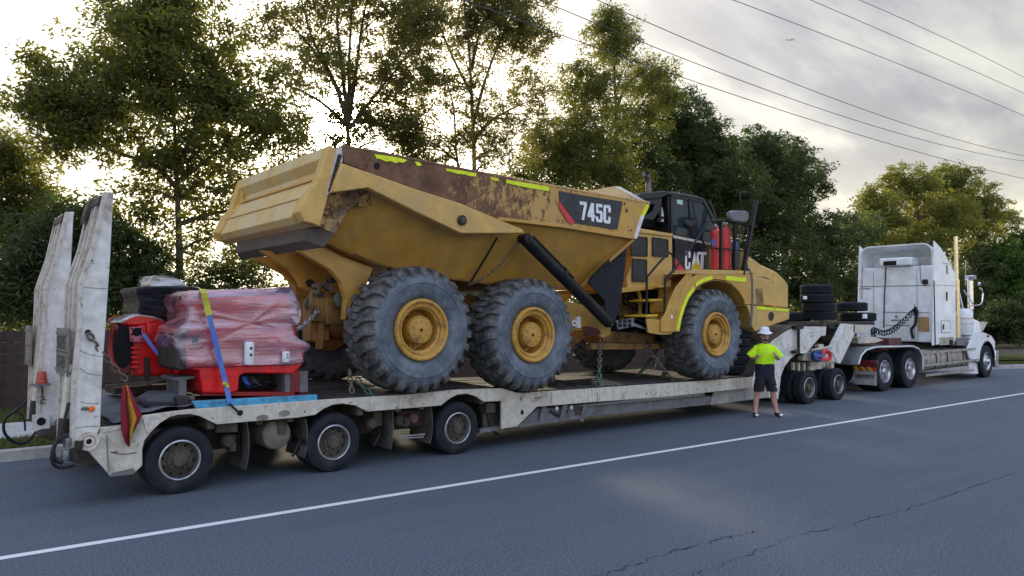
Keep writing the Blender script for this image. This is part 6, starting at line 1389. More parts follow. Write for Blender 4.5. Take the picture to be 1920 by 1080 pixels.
# fuel tanks with ribs and rails
for (x0, x1) in ((1727, 1773), (1776, 1824)):
    a = A(x0, 676, 9.75); b_ = A(x1, 676, 9.75); zt = .98; zb_ = .42
    c_ = (0, 10.06, .72); mb = MB(); ring = []
    for x_ in (a.x, b_.x):
        ring.append([(x_, 10.1 + math.cos(t_) * .36 * (abs(math.cos(t_)) ** -.35 if abs(math.cos(t_)) > .02 else 1), .72 + math.sin(t_) * .31 * (abs(math.sin(t_)) ** -.35 if abs(math.sin(t_)) > .02 else 1)) for t_ in [2 * math.pi * (k + .5) / 20 for k in range(20)]])
    tk = mb.rings(ring).build('fuel_tank', M['cream'] if 0 else surf('dusty_tank_alloy', (.4, .37, .32), .5, metal=.3, dirt=(.27, .24, .2), dscale=2.5), PM, smooth=40)
    nr_ = 5
    for i in range(nr_ + 1):
        x_ = a.x + (b_.x - a.x) * i / nr_; r2 = [(x_ - .03, 10.1 + (q[1] - 10.1) * 1.04, .72 + (q[2] - .72) * 1.04) for q in ring[0]]; r3 = [(x_ + .03, y, z) for _, y, z in r2]
        MB().rings([r2, r3]).build('tank_rib', M['galv'] if i % 3 else M['dark'], tk)
    a2 = A((x0 + x1) / 2 - 12, 674, 9.72); MB().cyl((a2.x, 9.7, a2.z), .06, .05, n=14).build('lamp', M['chrome'], tk)
for (p, q, nm) in (((1724, 662), (1828, 654), 'top_rail'), ((1730, 686), (1836, 674), 'mid_rail'), ((1735, 704), (1826, 694), 'step_rail')):
    MB().beam(A(*p, 9.62), A(*q, 9.62), .04, .07).build(nm, M['galv'], PM)
# mudguard over the drive wheels
mg = [(1607, 684), (1612, 668), (1622, 657), (1640, 652), (1680, 651), (1708, 650), (1720, 655), (1727, 668), (1728, 694)]
q = PP(mg, 9.62); q = [(x, z + .02) for x, z in q]
mgd = MB().loft([(x, 9.58, z) for x, z in q] + [(x, 9.58, z - .03) for x, z in reversed(q)], [(x, 10.28, z) for x, z in q] + [(x, 10.28, z - .03) for x, z in reversed(q)]).build('mudguard', M['grey'] if 0 else surf('dull_alloy_guard', (.25, .26, .28), .45, metal=.4, dirt=(.16, .16, .16), dscale=3), PM, smooth=50)
MB().tube([(x, 9.58, z) for x, z in q], .022, 6).build('guard_edge', M['tape_white'], mgd)
MB().loft([(x, 12.2, z) for x, z in q] + [(x, 12.2, z - .03) for x, z in reversed(q)], [(x, 11.5, z) for x, z in q] + [(x, 11.5, z - .03) for x, z in reversed(q)]).build('mudguard', M['grey'], PM)
# rear flap with warning stripes and print: plane facing back (X constant)
XF = 20.42
def FX(px_, py_, X=XF): return AX(px_, py_, X)
flp = [FX(1600, 695), FX(1643, 697), FX(1642, 723), FX(1599, 720)]
ymx, ymn = flp[0].y, flp[1].y
fl_ = MB().box(XF, XF + .02, ymn, ymx, min(flp[2].z, flp[3].z), max(flp[0].z, flp[1].z)).build('rear_flap', surf('white_mudflap', (.45, .44, .45), .6, dirt=(.3, .29, .28), dscale=5), PM, bevel=.006)
zt_ = max(flp[0].z, flp[1].z); zf = min(flp[2].z, flp[3].z)
st_ = MB().box(XF - .012, XF - .002, ymn, ymx, zt_ + .01, zt_ + .12).build('warning_strip', M['wred'], PM)
for i in range(3):
    y_ = ymn + (ymx - ymn) * (.12 + .3 * i); MB().loft([(XF - .016, y_, zt_ + .012), (XF - .016, y_ + .09, zt_ + .012), (XF - .016, y_ + .17, zt_ + .118), (XF - .016, y_ + .08, zt_ + .118)], [(XF - .013, y_, zt_ + .012), (XF - .013, y_ + .09, zt_ + .012), (XF - .013, y_ + .17, zt_ + .118), (XF - .013, y_ + .08, zt_ + .118)]).build('warning_chevron', M['strap_yellow'], st_)
text_on('KENWORTH', [(XF - .006, ymx - .06, zf + .17), (XF - .006, ymn + .06, zf + .17), (XF - .006, ymn + .06, zf + .29), (XF - .006, ymx - .06, zf + .29)], 'flap_lettering', M['maroon'], fl_, bold=.03)
MB().box(XF - .03, XF + .05, ymn - .05, ymx + .9, zt_ + .13, zt_ + .3).build('tail_bar', M['maroon'], PM, bevel=.012)
MB().box(XF - .045, XF - .03, ymn + .0, ymx - .05, zt_ + .16, zt_ + .27).build('tail_lamp', M['red_lens'] if 0 else M['red_dark'], PM, bevel=.006)
MB().box(XF + .1, XF + .35, 10.3, 11.4, .75, 1.2).build('end_frame', M['maroon'], PM, bevel=.02)
MB().box(20.9, 22.5, 10.35, 11.4, 1.08, 1.25).build('fifth_wheel', M['dark'], PM, bevel=.03)
MB().box(22.8, 23.6, 10.3, 11.4, 1.0, 1.4).build('chassis_box', M['maroon'], PM, bevel=.02)
MB().box(23.6, 27, 10.3, 11.5, .9, 1.2).build('cab_floor', M['black'], PM)

# ================================================================ ENGINES
EN = thing('wrapped_engine', 'red diesel engine in clear pink tinted shrink wrap with white filters, strapped on the trailer', 'engine', (3.5, 10.0, 1.1))
E0, E1 = 9.58, 10.45
blk = MB().px([(356, 625), (566, 640), (572, 660), (567, 684), (550, 701), (459, 700), (449, 705), (447, 733), (430, 738), (380, 737), (374, 695), (345, 690), (345, 640)], E0, E1).build('engine_block', M['red'], EN, smooth=0, bevel=.02, seg=2)
MB().px([(362, 560), (540, 552), (556, 575), (558, 640), (356, 640)], E0 + .1, E1 - .1).build('cylinder_head', M['red_dark'] if 0 else M['red'], EN, bevel=.03)
MB().px([(375, 552), (545, 545), (548, 575), (372, 580)], E0 + .18, E1 - .25).build('rocker_cover', surf('violet_blue_cover', (.32, .24, .5), .4), EN, bevel=.04, seg=2)
MB().px([(380, 742), (380, 735), (553, 735), (553, 742)], E0 + .05, E1).build('engine_cradle', M['red_dark'], EN)
MB().px([(329, 624), (352, 621), (352, 692), (338, 696), (329, 690)], E0, E1 - .05).build('flywheel_housing', M['dark'], EN, bevel=.015)
gp = MB().px([(355, 625), (378, 622), (379, 656), (356, 658)], E0 - .02, E0).build('gasket_plate', M['pink'], EN, bevel=.004)
MB().px([(360, 630), (372, 629), (373, 645), (361, 646)], E0 - .035, E0 - .02).build('gasket_port', M['grey'], gp)
for (x, y) in ((357, 628), (375, 626), (357, 641), (376, 640), (358, 654), (376, 652)): disc(x, y, .012, 'black_hole', 'bolt_hole', Y=E0 - .02, par=gp)
MB().px([(376, 700), (448, 703), (449, 706), (376, 704)], E0 - .012, E0).build('sump_flange', M['red'], EN)
for x in range(400, 560, 22):
    a = A(x, 689, E0); MB().cyl((a.x, E0 - .02, a.z), .014, .03, n=6).build('bolt', M['red'], EN)
for (xa, xb, yt, yb_, nm) in ((459, 477, 641, 684, 'oil_filter'), (530, 544, 659, 679, 'fuel_filter')):
    a = A((xa + xb) / 2, yb_, E0 - .1); s_ = F / (a - CAM).dot(fw); r_ = (xb - xa) / 2 / s_; h_ = (yb_ - yt) / s_
    c_ = MB().lathe([(0, 0), (r_ * .9, 0), (r_, .015), (r_, h_ - .02), (r_ * .9, h_), (0, h_)], (a.x, a.y + .02, a.z), 'Z', 20).build(nm, M['white'], EN)
    for k in (.38, .66):
        MB().lathe([(r_ + .001, h_ * k), (r_ + .002, h_ * k), (r_ + .002, h_ * (k + .09)), (r_ + .001, h_ * (k + .09))], (a.x, a.y + .02, a.z), 'Z', 20, closed=True) if 0 else MB().box(a.x - r_ * .25, a.x + r_ * .3, a.y + .02 - r_ - .002, a.y + .03 - r_, a.z + h_ * k, a.z + h_ * (k + .12)).build('print_mark', M['sign_ink'], c_)
for (x0, x1, mt) in ((534, 545, 'grey'), (545, 564, 'red_dark'), (562, 578, 'grey')):
    MB().px([(x0, 697), (x1, 695), (x1, 735), (x0, 737)], E0 + .05, E0 + .5).build('engine_stand', M[mt], EN, bevel=.008)
a = A(460, 715, E0 + .1)
for i in range(6): MB().tube(catm([A(455 + 4 * i, 706, E0 + .1), A(460 + 6 * i, 718 + (i % 3) * 3, E0 + .05), A(470 + 7 * i, 726 - (i % 2) * 8, E0 + .2), A(500 + 5 * i, 716 + 2 * i, E0 + .3)]), .012, 5).build('wiring', M['blue'] if i < 2 else M['black'], EN)
MB().px([(395, 738), (552, 736), (552, 700), (395, 700)], E0 + .5, E0 + .56).build('dark_gap_sheet', M['dark'], EN)  # added dark sheet that hides the bright gap under the engine
# film hull: silhouette rings across the depth with creases
hull = [(354, 549), (379, 544), (420, 543), (459, 541.5), (505, 541), (540, 538), (552, 541), (563, 562), (566, 588), (558, 606), (556, 620), (563, 634), (585, 646), (584, 656), (571, 665), (568, 683), (480, 688), (379, 690), (352, 688), (333, 650), (335, 622), (352, 603), (356, 585), (350, 566)]
def film_hull(hull, y0, y1, name, mat, par, amp=.018, seed=1):
    r_ = random.Random(seed); base = PP(hull, y0); n = len(base); sm = []
    for i in range(n):
        p0, p1, p2, p3 = base[i - 1], base[i], base[(i + 1) % n], base[(i + 2) % n]
        for k in range(4):
            u = k / 4; sm.append(tuple(.5 * ((2 * b) + (c - a) * u + (2 * a - 5 * b + 4 * c - d) * u * u + (3 * b - a - 3 * c + d) * u ** 3) for a, b, c, d in zip(p0, p1, p2, p3)))
    cx_ = sum(p[0] for p in sm) / len(sm); cz_ = sum(p[1] for p in sm) / len(sm); rs = []
    spec_ = [(0, .04), (0, .2), (0, .4), (-.0, .6), (-.0, .75), (0, .88), (.005, .96), (.03, 1.0), (.07, 1.005)]; m = len(sm)
    def dsp(x, z): return .022 * math.sin(z * 15 + x * 2.2 + seed) + .012 * math.sin(z * 33 - x * 5) + .008 * math.sin(z * 61 + x * 11)
    for (dy, k) in spec_:
        rs.append([(cx_ + (x - cx_) * k, y0 + dy + .04 + (dsp(cx_ + (x - cx_) * k, cz_ + (z - cz_) * k) if k < .99 else 0) * (amp / .018) * (1 if k < .9 else .5), cz_ + (z - cz_) * k) for (x, z) in sm])
    for t_ in (.25, .5, .75, .95):
        rs.append([(x + amp * .6 * math.sin(z * 40 + t_ * 9), y0 + (y1 - y0) * t_, z + amp * .6 * math.sin(x * 31 + t_ * 7)) for x, z in sm])
    rs.append([(cx_ + (x - cx_) * .8, y1, cz_ + (z - cz_) * .8) for x, z in sm])
    o = MB().rings(rs, caps=True).build(name, M[mat], par, smooth=60); return o
film_hull(hull, E0 - .09, E1 + .05, 'shrink_wrap', 'film', EN)
film_hull([(552, 560), (566, 570), (567, 600), (557, 612), (548, 590)], E0 - .1, E0 + .4, 'film_bunch', 'film', EN, seed=4)
# second engine behind, black wrap on top
E2 = thing('black_topped_engine', 'red engine with black plastic wound round its top, standing behind the clear wrapped one', 'engine', (2.7, 11.0, 1.1))
YA, YB = 10.62, 11.5
MB().px([(262, 606), (300, 592), (350, 596), (352, 700), (330, 705), (255, 706), (248, 690), (245, 620)], YA, YB).build('engine_block', M['red'], E2, bevel=.04, seg=2)
MB().px([(226, 602), (240, 594), (262, 589), (290, 592), (310, 602), (262, 612), (240, 612)], YA - .02, YB).build('top_cover', M['red'], E2, bevel=.03)
a = A(234, 652, YA - .02)
MB().lathe([(.3, -.02), (.335, .0), (.335, .09), (.28, .12), (.24, .12), (.24, .02)], (a.x - .03, YA + .42, a.z), 'X', 32, closed=True).build('bell_housing', M['red_dark'], E2)
MB().px([(222, 616), (245, 612), (247, 700), (232, 704), (219, 690)], YA, YA + .06).build('bell_flange', M['red_dark'], E2, bevel=.01)
disc(231, 650, .12, 'black_hole', 'bell_opening', Y=YA, par=E2, asp=2.3)
gp = MB().px([(244, 613), (267, 613), (268, 641), (246, 641)], YA - .07, YA).build('gasket_plate', M['pink'], E2, bevel=.004)
disc(256.5, 622, .055, 'black_hole', 'gasket_port', Y=YA - .07, par=gp)
for (x, y) in ((247, 616), (264, 616), (248, 637), (264, 637), (247, 627), (265, 627)): disc(x, y, .013, 'black_hole', 'bolt_hole', Y=YA - .07, par=gp)
for i in range(5): MB().px([(247, 650 + i * 9), (264, 650 + i * 9), (264, 655 + i * 9), (247, 655 + i * 9)], YA - .05, YA).build('casting_rib', M['red'], E2, bevel=.006)
MB().beam(A(277, 605, YA - .03), A(279, 625, YA - .03), .05, .04).build('casting_lug', M['red'], E2)
MB().beam(A(296, 642, YA - .01), A(298, 665, YA - .01), .02, .015).build('casting_rib', M['red_dark'], E2); MB().beam(A(288, 642, YA - .01), A(312, 642, YA - .01), .015, .02).build('casting_rib', M['red_dark'], E2)
MB().px([(272, 670), (281, 670), (283, 722), (274, 722)], YA - .08, YA - .02).build('stand_post', M['dark'], E2, bevel=.005)
MB().px([(200, 722), (330, 712), (330, 717), (200, 727)], YA - .2, YA - .1).build('stand_rail', M['frame_grey'], E2); MB().px([(215, 728), (345, 718), (345, 730), (215, 740)], YA + .3, YB).build('stand_base', M['dark'], E2)
film_hull([(259, 540), (300, 536), (345, 536), (380, 541), (370, 560), (362, 590), (350, 606), (330, 611), (305, 597), (280, 590), (262, 586), (264, 565)], YA - .1, YB, 'black_wrap', 'black_wrap', E2, amp=.012, seed=5)
film_hull([(226, 606), (232, 598), (262, 587), (290, 590), (312, 603), (280, 600), (262, 594), (240, 604)], YA - .04, YB - .2, 'clear_sheet', 'film_grey', E2, amp=.01, seed=6)
film_hull([(284, 539), (286, 522), (294, 516), (315, 517), (342, 525), (354, 538), (340, 542), (302, 542)], YA + .1, YB - .1, 'plastic_sheet', 'film_grey', E2, amp=.015, seed=7)
# packing under the engines
ST = thing('steel_support', 'grey steel beam offcut wedged between the two red engines', 'steel block', (3.1, 9.9, 1.0))
MB().px([(325, 708), (366, 704), (366, 710), (350, 712), (350, 742), (366, 742), (366, 750), (325, 750), (325, 742), (335, 742), (335, 714), (325, 714)], 9.75, 10.3).build('beam_offcut', M['frame_grey'] if 0 else M['grey'], ST, bevel=.005)
MB().px([(330, 745), (356, 744), (356, 768), (334, 770)], 9.55, 9.9).build('packer_block', M['dark'], ST, bevel=.008)
BW = thing('blue_timber_pallet', 'flat timber pallet with a flaking blue edge under the wrapped engine', 'pallet', (3.7, 9.5, .98))
q = PP([(360, 752.5), (595, 740), (595.5, 752), (377, 766), (368, 766)], 9.38)
MB().prism(q, 9.38, 9.44).build('edge_board', M['blue_wood'], BW, smooth=0, bevel=.006)
mz = A(480, 746, 9.4).z
for i in range(6): MB().box(q[0][0] + .05, q[1][0] - .05, 9.46 + i * .17, 9.61 + i * .17, mz - .1, mz - .015).build('pallet_board', M['red_dark'] if i < 2 else M['timber'], BW, bevel=.006)
# tarpaulin spread and bundle on the tail of the deck
q = [A(190, 800, 9.42), A(188, 770, 9.9), A(200, 745, 11.2), A(300, 738, 11.4), A(345, 745, 10.6), A(345, 762, 9.6), A(300, 772, 9.42), A(240, 790, 9.42)]
TP = thing('ground_tarpaulin', 'dark grey tarpaulin spread over the sloping tail of the trailer deck', 'tarpaulin', (2.3, 10.2, .8))
mb = MB(); nx, ny = 22, 26; x0_, x1_ = 1.93, 3.05; g = []
for i in range(nx + 1):
    for j in range(ny + 1):
        x_ = x0_ + (x1_ - x0_) * i / nx; y_ = 9.42 + 2.85 * j / ny
        g.append((x_, y_, deck_z(x_) + .012 + .02 * abs(math.sin(y_ * 7 + x_ * 3)) + .012 * math.sin(x_ * 17 + y_ * 5) + .012))
mb.add(g, [(i * (ny + 1) + j, i * (ny + 1) + j + 1, (i + 1) * (ny + 1) + j + 1, (i + 1) * (ny + 1) + j) for i in range(nx) for j in range(ny)])
o_ = mb.build('sheet', surf('grey_tarpaulin', (.1, .11, .13), .6, dirt=(.05, .05, .06), dscale=3), TP, smooth=60); sm_ = o_.modifiers.new('s', 'SOLIDIFY'); sm_.thickness = .006
TB = thing('rolled_tarpaulin', 'rolled black tarpaulin lying at the foot of the steel stand', 'tarpaulin', (2.8, 9.8, 1.0))
film_hull([(275, 752), (283, 745), (300, 740), (325, 738), (336, 742), (336, 760), (300, 764), (278, 764)], 9.6, 10.1, 'roll', 'tarp', TB, amp=.02, seed=9)
# straps
def ribbon(pts, w_, mat, nm, par, wv=Vector((1, 0, 0))):
    pts = catm(pts, 4); mb = MB()
    for a_, b_ in zip(pts, pts[1:]):
        d = (b_ - a_).normalized(); s_ = (wv - d * wv.dot(d)).normalized() * w_ / 2; t_ = d.cross(s_).normalized() * .003
        mb.loft([a_ - s_ - t_, a_ + s_ - t_, a_ + s_ + t_, a_ - s_ + t_], [b_ - s_ - t_, b_ + s_ - t_, b_ + s_ + t_, b_ - s_ + t_])
    return mb.build(nm, M[mat], par)
S1 = thing('tie_down_strap', 'blue ratchet strap with a yellow upper length over the wrapped engine', 'strap', A(436, 765, 9.4))
ribbon([A(379, 543, 10.4), A(379, 543, 9.9), A(381, 545, E0 - .13), A(388, 573, E0 - .14), A(392, 592, E0 - .14)], .075, 'strap_yellow', 'yellow_webbing', S1)
ribbon([A(392, 591, E0 - .145), A(404, 640, E0 - .15), A(414, 682, E0 - .15), A(424, 722, 9.4), A(431, 757, 9.33)], .06, 'strap_blue', 'blue_webbing', S1)
MB().tube([A(430, 757, 9.33), A(437, 763, 9.33), A(447, 773, 9.33)], .014, 6).build('hook', M['black'], S1)
ribbon([A(418, 717, 9.38), A(424, 720, 9.38), A(428, 726, 9.38)], .04, 'strap_yellow', 'strap_tag', S1)
S2 = thing('light_blue_strap', 'thin pale blue strap angled across the black topped engine', 'strap', A(320, 694, 10.3))
ribbon([A(268, 626, 10.5), A(292, 658, 10.4), A(322, 694, 10.2)], .045, 'strap_blue', 'webbing', S2)
ribbon([A(321, 694, 10.19), A(328, 706, 10.15), A(346, 690, 10.15)], .04, 'red_fabric', 'strap_end', S2)
# flag
FL = thing('warning_flag', 'red and yellow cloth flag hanging from a chain at the trailer tail', 'flag', A(235, 722, 9.3))
def cloth(cols, mat, nm):
    mb = MB(); n = len(cols); m = len(cols[0]); vs = []
    for c in cols: vs += c
    mb.add(vs, [(i * m + j, i * m + j + 1, (i + 1) * m + j + 1, (i + 1) * m + j) for i in range(n - 1) for j in range(m - 1)]); o = mb.build(nm, mat, FL, smooth=60); s_ = o.modifiers.new('s', 'SOLIDIFY'); s_.thickness = .006; return o
def col_(pts, yy): return [A(x, y, yy + random.uniform(-.01, .01)) for x, y in pts]
c0 = col_([(229, 724), (226, 760), (226, 800), (230, 815)], 9.30); c1 = col_([(233, 722), (232, 760), (233, 800), (236, 832)], 9.24); c2 = col_([(236, 722), (239, 760), (243, 800), (243, 838)], 9.30)
c3 = col_([(238, 722), (247, 755), (256, 785), (247, 815)], 9.25); c4 = col_([(240, 722), (254, 752), (267, 778), (262, 790)], 9.31)
cloth([c0, c1, c2], M['red_fabric'], 'red_cloth'); cloth([c2, c3], M['yellow_fabric'], 'yellow_cloth'); cloth([c3, c4], M['red_fabric'], 'red_cloth')
# tie down chains of the dump truck
CH = 'chains tying down the dump truck'
def tchain(p, q, lab, sag=.03, mat='chain', link=.1, th=.014, w_=.032):
    p = A(*p); q = A(*q); t_ = thing('tie_down_chain', lab, 'chain', q, CH); chain(p, q, 'chain_links', M[mat], t_, sag, link, th, w_); return t_
tchain((1190, 622, 9.6), (1262, 712, 9.5), 'rusty chain running down from the folding step to the deck by the front wheel')
tchain((1125, 634, 9.7), (1124, 690, 9.5), 'rusty chain hanging straight down from the yellow hitch frame')
tchain((1124, 690, 9.5), (1122, 724, 9.45), 'green chain standing on the deck edge below the hitch frame', mat='chain_green', th=.02, w_=.04)
tchain((1124, 715, 9.45), (1158, 722, 9.43), 'loose grey chain end lying on the deck edge', mat='chain_green', sag=.0)
tchain((596, 582, 10.3), (556, 618, 10.0), 'steel chain running from the green tow hook down behind the wrapped engine', mat='galv')
tchain((655, 692, 9.6), (660, 735, 9.5), 'chain hanging below the rear big wheel onto the deck')
tchain((668, 708, 9.55), (702, 742, 9.42), 'green chain beside the rear big wheel', mat='chain_green')
tchain((976, 448, 9.25), (880, 533, 9.6), 'thin rusty chain draped down the yellow tray side', sag=.12, link=.08, th=.008, w_=.018)
a = tchain((1232, 655, 10.4), (1195, 705, 10.5), 'shadowed green chain under the machine between the axles', mat='chain_green')
WD = thing('wheel_chock', 'dark wedge chock tucked in front of the second big wheel', 'wheel chock', A(1045, 735, 9.5))
MB().px([(1040, 729), (1050, 715), (1068, 731), (1050, 733)], 9.6, 9.9).build('wedge', M['black'], WD)
CR = thing('stacked_planks', 'low stack of weathered planks on the deck behind the second wheel', 'planks', A(1090, 720, 9.7))
for i in range(4):
    MB().px([(1056, 713 + i * 4), (1120, 708 + i * 4), (1120, 710.5 + i * 4), (1056, 715.5 + i * 4)], 9.7 + .03 * i, 10.6).build('plank', M['timber'], CR, bevel=.004)
# tyres stored flat behind the front wheel on the deck
labs = ['lowest dark tyre in the deck stack behind the front wheel', 'second lowest tyre in the deck stack behind the front wheel', 'third tyre up in the deck stack behind the front wheel', 'fourth tyre up in the deck stack behind the front wheel', 'fifth tyre up in the deck stack behind the front wheel', 'top tyre of the deck stack behind the front wheel']
c_ = A(1385, 705, 10.0)
for i in range(6):
    o = thing('spare_tyre', labs[i], 'tyre', (c_.x + .03 * ((i * 7) % 3 - 1), 10.15, .79 + .2 * i), 'tyres stacked on the deck behind the front wheel')
    m_ = bpy.data.objects.new('tyre', T_ST); COL.objects.link(m_); m_.parent = o; m_.rotation_euler = (R(90), 0, i); m_.scale = (1, .85, 1)
# ================================================================ PERSON
px0, py0 = 14.03, 8.89
PR = thing('person', 'person in a fluoro yellow shirt, navy shorts and white bucket hat standing beside the trailer', 'person', (px0, py0, 0))
rx_ = Vector((rt.x, rt.y, 0)).normalized(); tw = Vector((-fw.x, -fw.y, 0)).normalized()
def L3(x, f, z): return Vector((px0, py0, 0)) + rx_ * x + tw * f + Vector((0, 0, z))
def skin(name, nodes, edges, mat, parent, sub_=2, root_i=0):
    """nodes: (x, forward, z, radius[, radius2])"""
    o = origin(parent); me = bpy.data.meshes.new(name); me.from_pydata([tuple(L3(*n[:3]) - o) for n in nodes], edges, []); ob = bpy.data.objects.new(name, me); COL.objects.link(ob); ob.parent = parent
    m1 = ob.modifiers.new('skin', 'SKIN'); m1.use_smooth_shade = True
    if not me.skin_vertices: 
        bm = bmesh.new(); bm.from_mesh(me); bm.verts.layers.skin.verify(); bm.to_mesh(me); bm.free()
    for i, n in enumerate(nodes):
        me.skin_vertices[0].data[i].radius = (n[3], n[4] if len(n) > 4 else n[3]); me.skin_vertices[0].data[i].use_root = (i == root_i)
    m2 = ob.modifiers.new('sub', 'SUBSURF'); m2.levels = sub_; m2.render_levels = sub_
    # apply now so that the shape is fixed
    dg = bpy.context.evaluated_depsgraph_get(); new = bpy.data.meshes.new_from_object(ob.evaluated_get(dg)); ob.modifiers.clear(); ob.data = new; new.materials.clear(); new.materials.append(mat)
    new.polygons.foreach_set('use_smooth', [True] * len(new.polygons)); return ob
N = []; E_ = []
def nd(*a, to=None):
    N.append(a); i = len(N) - 1
    if to is not None: E_.append((to, i))
    return i
pel = nd(0, 0, .95, .15, .11); wst = nd(0, .0, 1.08, .14, .1, to=pel); ch = nd(0, 0, 1.3, .155, .11, to=wst); nk0 = nd(0, 0, 1.47, .08, .07, to=ch); nk = nd(0, .01, 1.53, .052, .055, to=nk0)
jaw = nd(0, .03, 1.585, .06, .072, to=nk); hd_ = nd(0, .02, 1.65, .074, .092, to=jaw); tp_ = nd(0, .01, 1.72, .068, .082, to=hd_); nd(0, .0, 1.755, .04, .05, to=tp_)
for s, kn, ft in ((-1, (-.16, .04, .53), (-.215, .03, .1)), (1, (.14, .05, .53), (.225, .03, .1))):
    hp = nd(.09 * s, 0, .88, .1, .1, to=pel); k1 = nd(*kn, .062, .066, to=hp); cf = nd(kn[0] * .55 + ft[0] * .45, .0, .36, .06, .064, to=k1); an = nd(*ft, .038, .042, to=cf); tz_ = nd(ft[0] + .02 * s, .13, .05, .036, .028, to=an); nd(ft[0] + .03 * s, .2, .04, .03, .02, to=tz_)
hands = []
for s, el, wr, hn in ((-1, (-.275, -.02, 1.2), (-.255, .19, 1.21), (-.24, .26, 1.24)), (1, (.285, .0, 1.17), (.19, .2, 1.24), (.13, .27, 1.28))):
    sh = nd(.165 * s, 0, 1.43, .062, .06, to=ch); e1 = nd(*el, .046, .046, to=sh); w1 = nd(*wr, .028, .03, to=e1); h1_ = nd(*hn, .034, .024, to=w1)
    d = (Vector(hn) - Vector(wr)).normalized(); sdv = Vector((0, 0, 1)) if True else None; inn = -s
    for k, (o_f, ln_) in enumerate(((-.026, .05), (-.009, .06), (.009, .057), (.025, .045))):
        b0 = Vector(hn) + d * .03 + sdv * o_f * 1.0; b1 = b0 + d * ln_ * .5 + Vector((inn * .008, 0, 0)); b2_ = b1 + d * ln_ * .15 + Vector((inn * ln_ * .5, -.01, 0))
        i1 = nd(*b0, .0095, to=h1_); i2 = nd(*b1, .009, to=i1); nd(*b2_, .008, to=i2)
    t1 = Vector(hn) + Vector((inn * .02, 0, .03)) - d * .01; i1 = nd(*t1, .011, to=h1_); nd(*(t1 + d * .03 + Vector((inn * .01, 0, .02))), .009, to=i1)
body = skin('body', N, E_, M['skin'], PR)
def blob(c, r, nm, mat, sc=(1, 1, 1), n=14):
    mb = MB(); prof = [(math.sin(math.pi * k / 8) * r, -math.cos(math.pi * k / 8) * r) for k in range(9)]; prof[0] = (.0005, -r); prof[-1] = (.0005, r)
    mb.lathe(prof, (0, 0, 0), 'Z', n); cc = L3(*c)
    mb.v = [tuple(cc + rx_ * v[0] * sc[0] + tw * v[1] * sc[1] + Vector((0, 0, v[2] * sc[2]))) for v in mb.v]; return mb.build(nm, mat, PR, smooth=60)
blob((0, .115, 1.64), .02, 'nose', M['skin'], (.7, 1, 1.2)); blob((-.085, .01, 1.64), .026, 'ear', M['skin'], (.4, .7, 1.2)); blob((.085, .01, 1.64), .026, 'ear', M['skin'], (.4, .7, 1.2))
for s in (-1, 1): blob((.03 * s, .095, 1.665), .013, 'eye', M['black'], (1.2, .7, .6))
blob((0, .1, 1.605), .022, 'mouth', surf('lips', (.42, .19, .15), .5), (.75, .4, .2))
blob((0, .05, 1.574), .062, 'beard', M['beard'], (.93, 1.0, .42))
# hat
mb = MB(); prof = [(.001, .1), (.05, .096), (.085, .08), (.1, .035), (.104, .0), (.128, -.015), (.165, -.042), (.163, -.048), (.125, -.024), (.098, -.008)]
mb.lathe(prof, (0, 0, 0), 'Z', 28); cc = L3(0, .0, 1.752)
mb.v = [tuple(cc + rx_ * v[0] * 1.0 + tw * v[1] * 1.08 + Vector((0, 0, v[2] + .012 * math.sin(math.atan2(v[1], v[0]) * 3) * (v[0] ** 2 + v[1] ** 2) ** .5 * 6))) for v in mb.v]; mb.build('bucket_hat', M['hat'], PR, smooth=60)
# shirt
def garment(rings, nm, mat, n=24, fold=.006, caps=False, smooth=60):
    """rings: (x, f, z, rx, rf) stacked ellipses in the figure's own frame; open ends, thin cloth"""
    rs = []
    for i, (x, f, z, a, b_) in enumerate(rings):
        rs.append([L3(x + a * math.cos(t_) + fold * math.sin(t_ * 5 + z * 31), f + b_ * math.sin(t_) + fold * math.sin(t_ * 4 + z * 40 + i), z + .004 * math.sin(t_ * 6)) for t_ in (2 * math.pi * k / n for k in range(n))])
    return MB().rings(rs, caps=caps).build(nm, mat, PR, smooth=smooth)
garment([(0, 0, 1.085, .208, .15), (0, 0, 1.13, .205, .15), (0, .005, 1.2, .2, .152), (0, .01, 1.3, .2, .15), (0, .005, 1.38, .205, .14), (0, 0, 1.43, .2, .125), (0, 0, 1.465, .16, .105), (0, 0, 1.495, .1, .085), (0, 0, 1.51, .07, .07)], 'shirt', M['shirt'])
def sleeve(p, q, r0, r1, nm, mat):
    p = L3(*p); q = L3(*q); mb = MB(); mb.tube([p, p.lerp(q, .3), p.lerp(q, .7), q], [r0, r0 * 1.02, r1, r1 * 1.05], 14); return mb.build(nm, mat, PR, smooth=70)
sleeve((-.14, 0, 1.43), (-.30, -.01, 1.225), .07, .088, 'sleeve', M['shirt']); sleeve((.14, 0, 1.43), (.305, .02, 1.215), .07, .088, 'sleeve', M['shirt'])
mb = MB().lathe([(.062, -.03), (.075, -.035), (.078, -.01), (.066, .03), (.058, .03)], (0, 0, 0), 'Z', 20, closed=True); cc = L3(0, .01, 1.5); mb.v = [tuple(cc + rx_ * v[0] + tw * v[1] + Vector((0, 0, v[2] - .25 * v[1]))) for v in mb.v]; mb.build('collar', M['navy_cloth'], PR, smooth=40)
for z in (1.43, 1.38, 1.33):
    blob((0, .15 + .04 * (1.43 - z), z), .008, 'button', M['hat'])
garment([(0, 0, .83, .19, .14), (0, 0, .9, .2, .145), (0, 0, 1.0, .2, .145), (0, 0, 1.1, .195, .14)], 'shirt_hem', M['navy_cloth'])
garment([(0, 0, .76, .185, .13), (0, 0, .84, .2, .14), (0, 0, .95, .19, .135)], 'shorts', M['charcoal_cloth'])
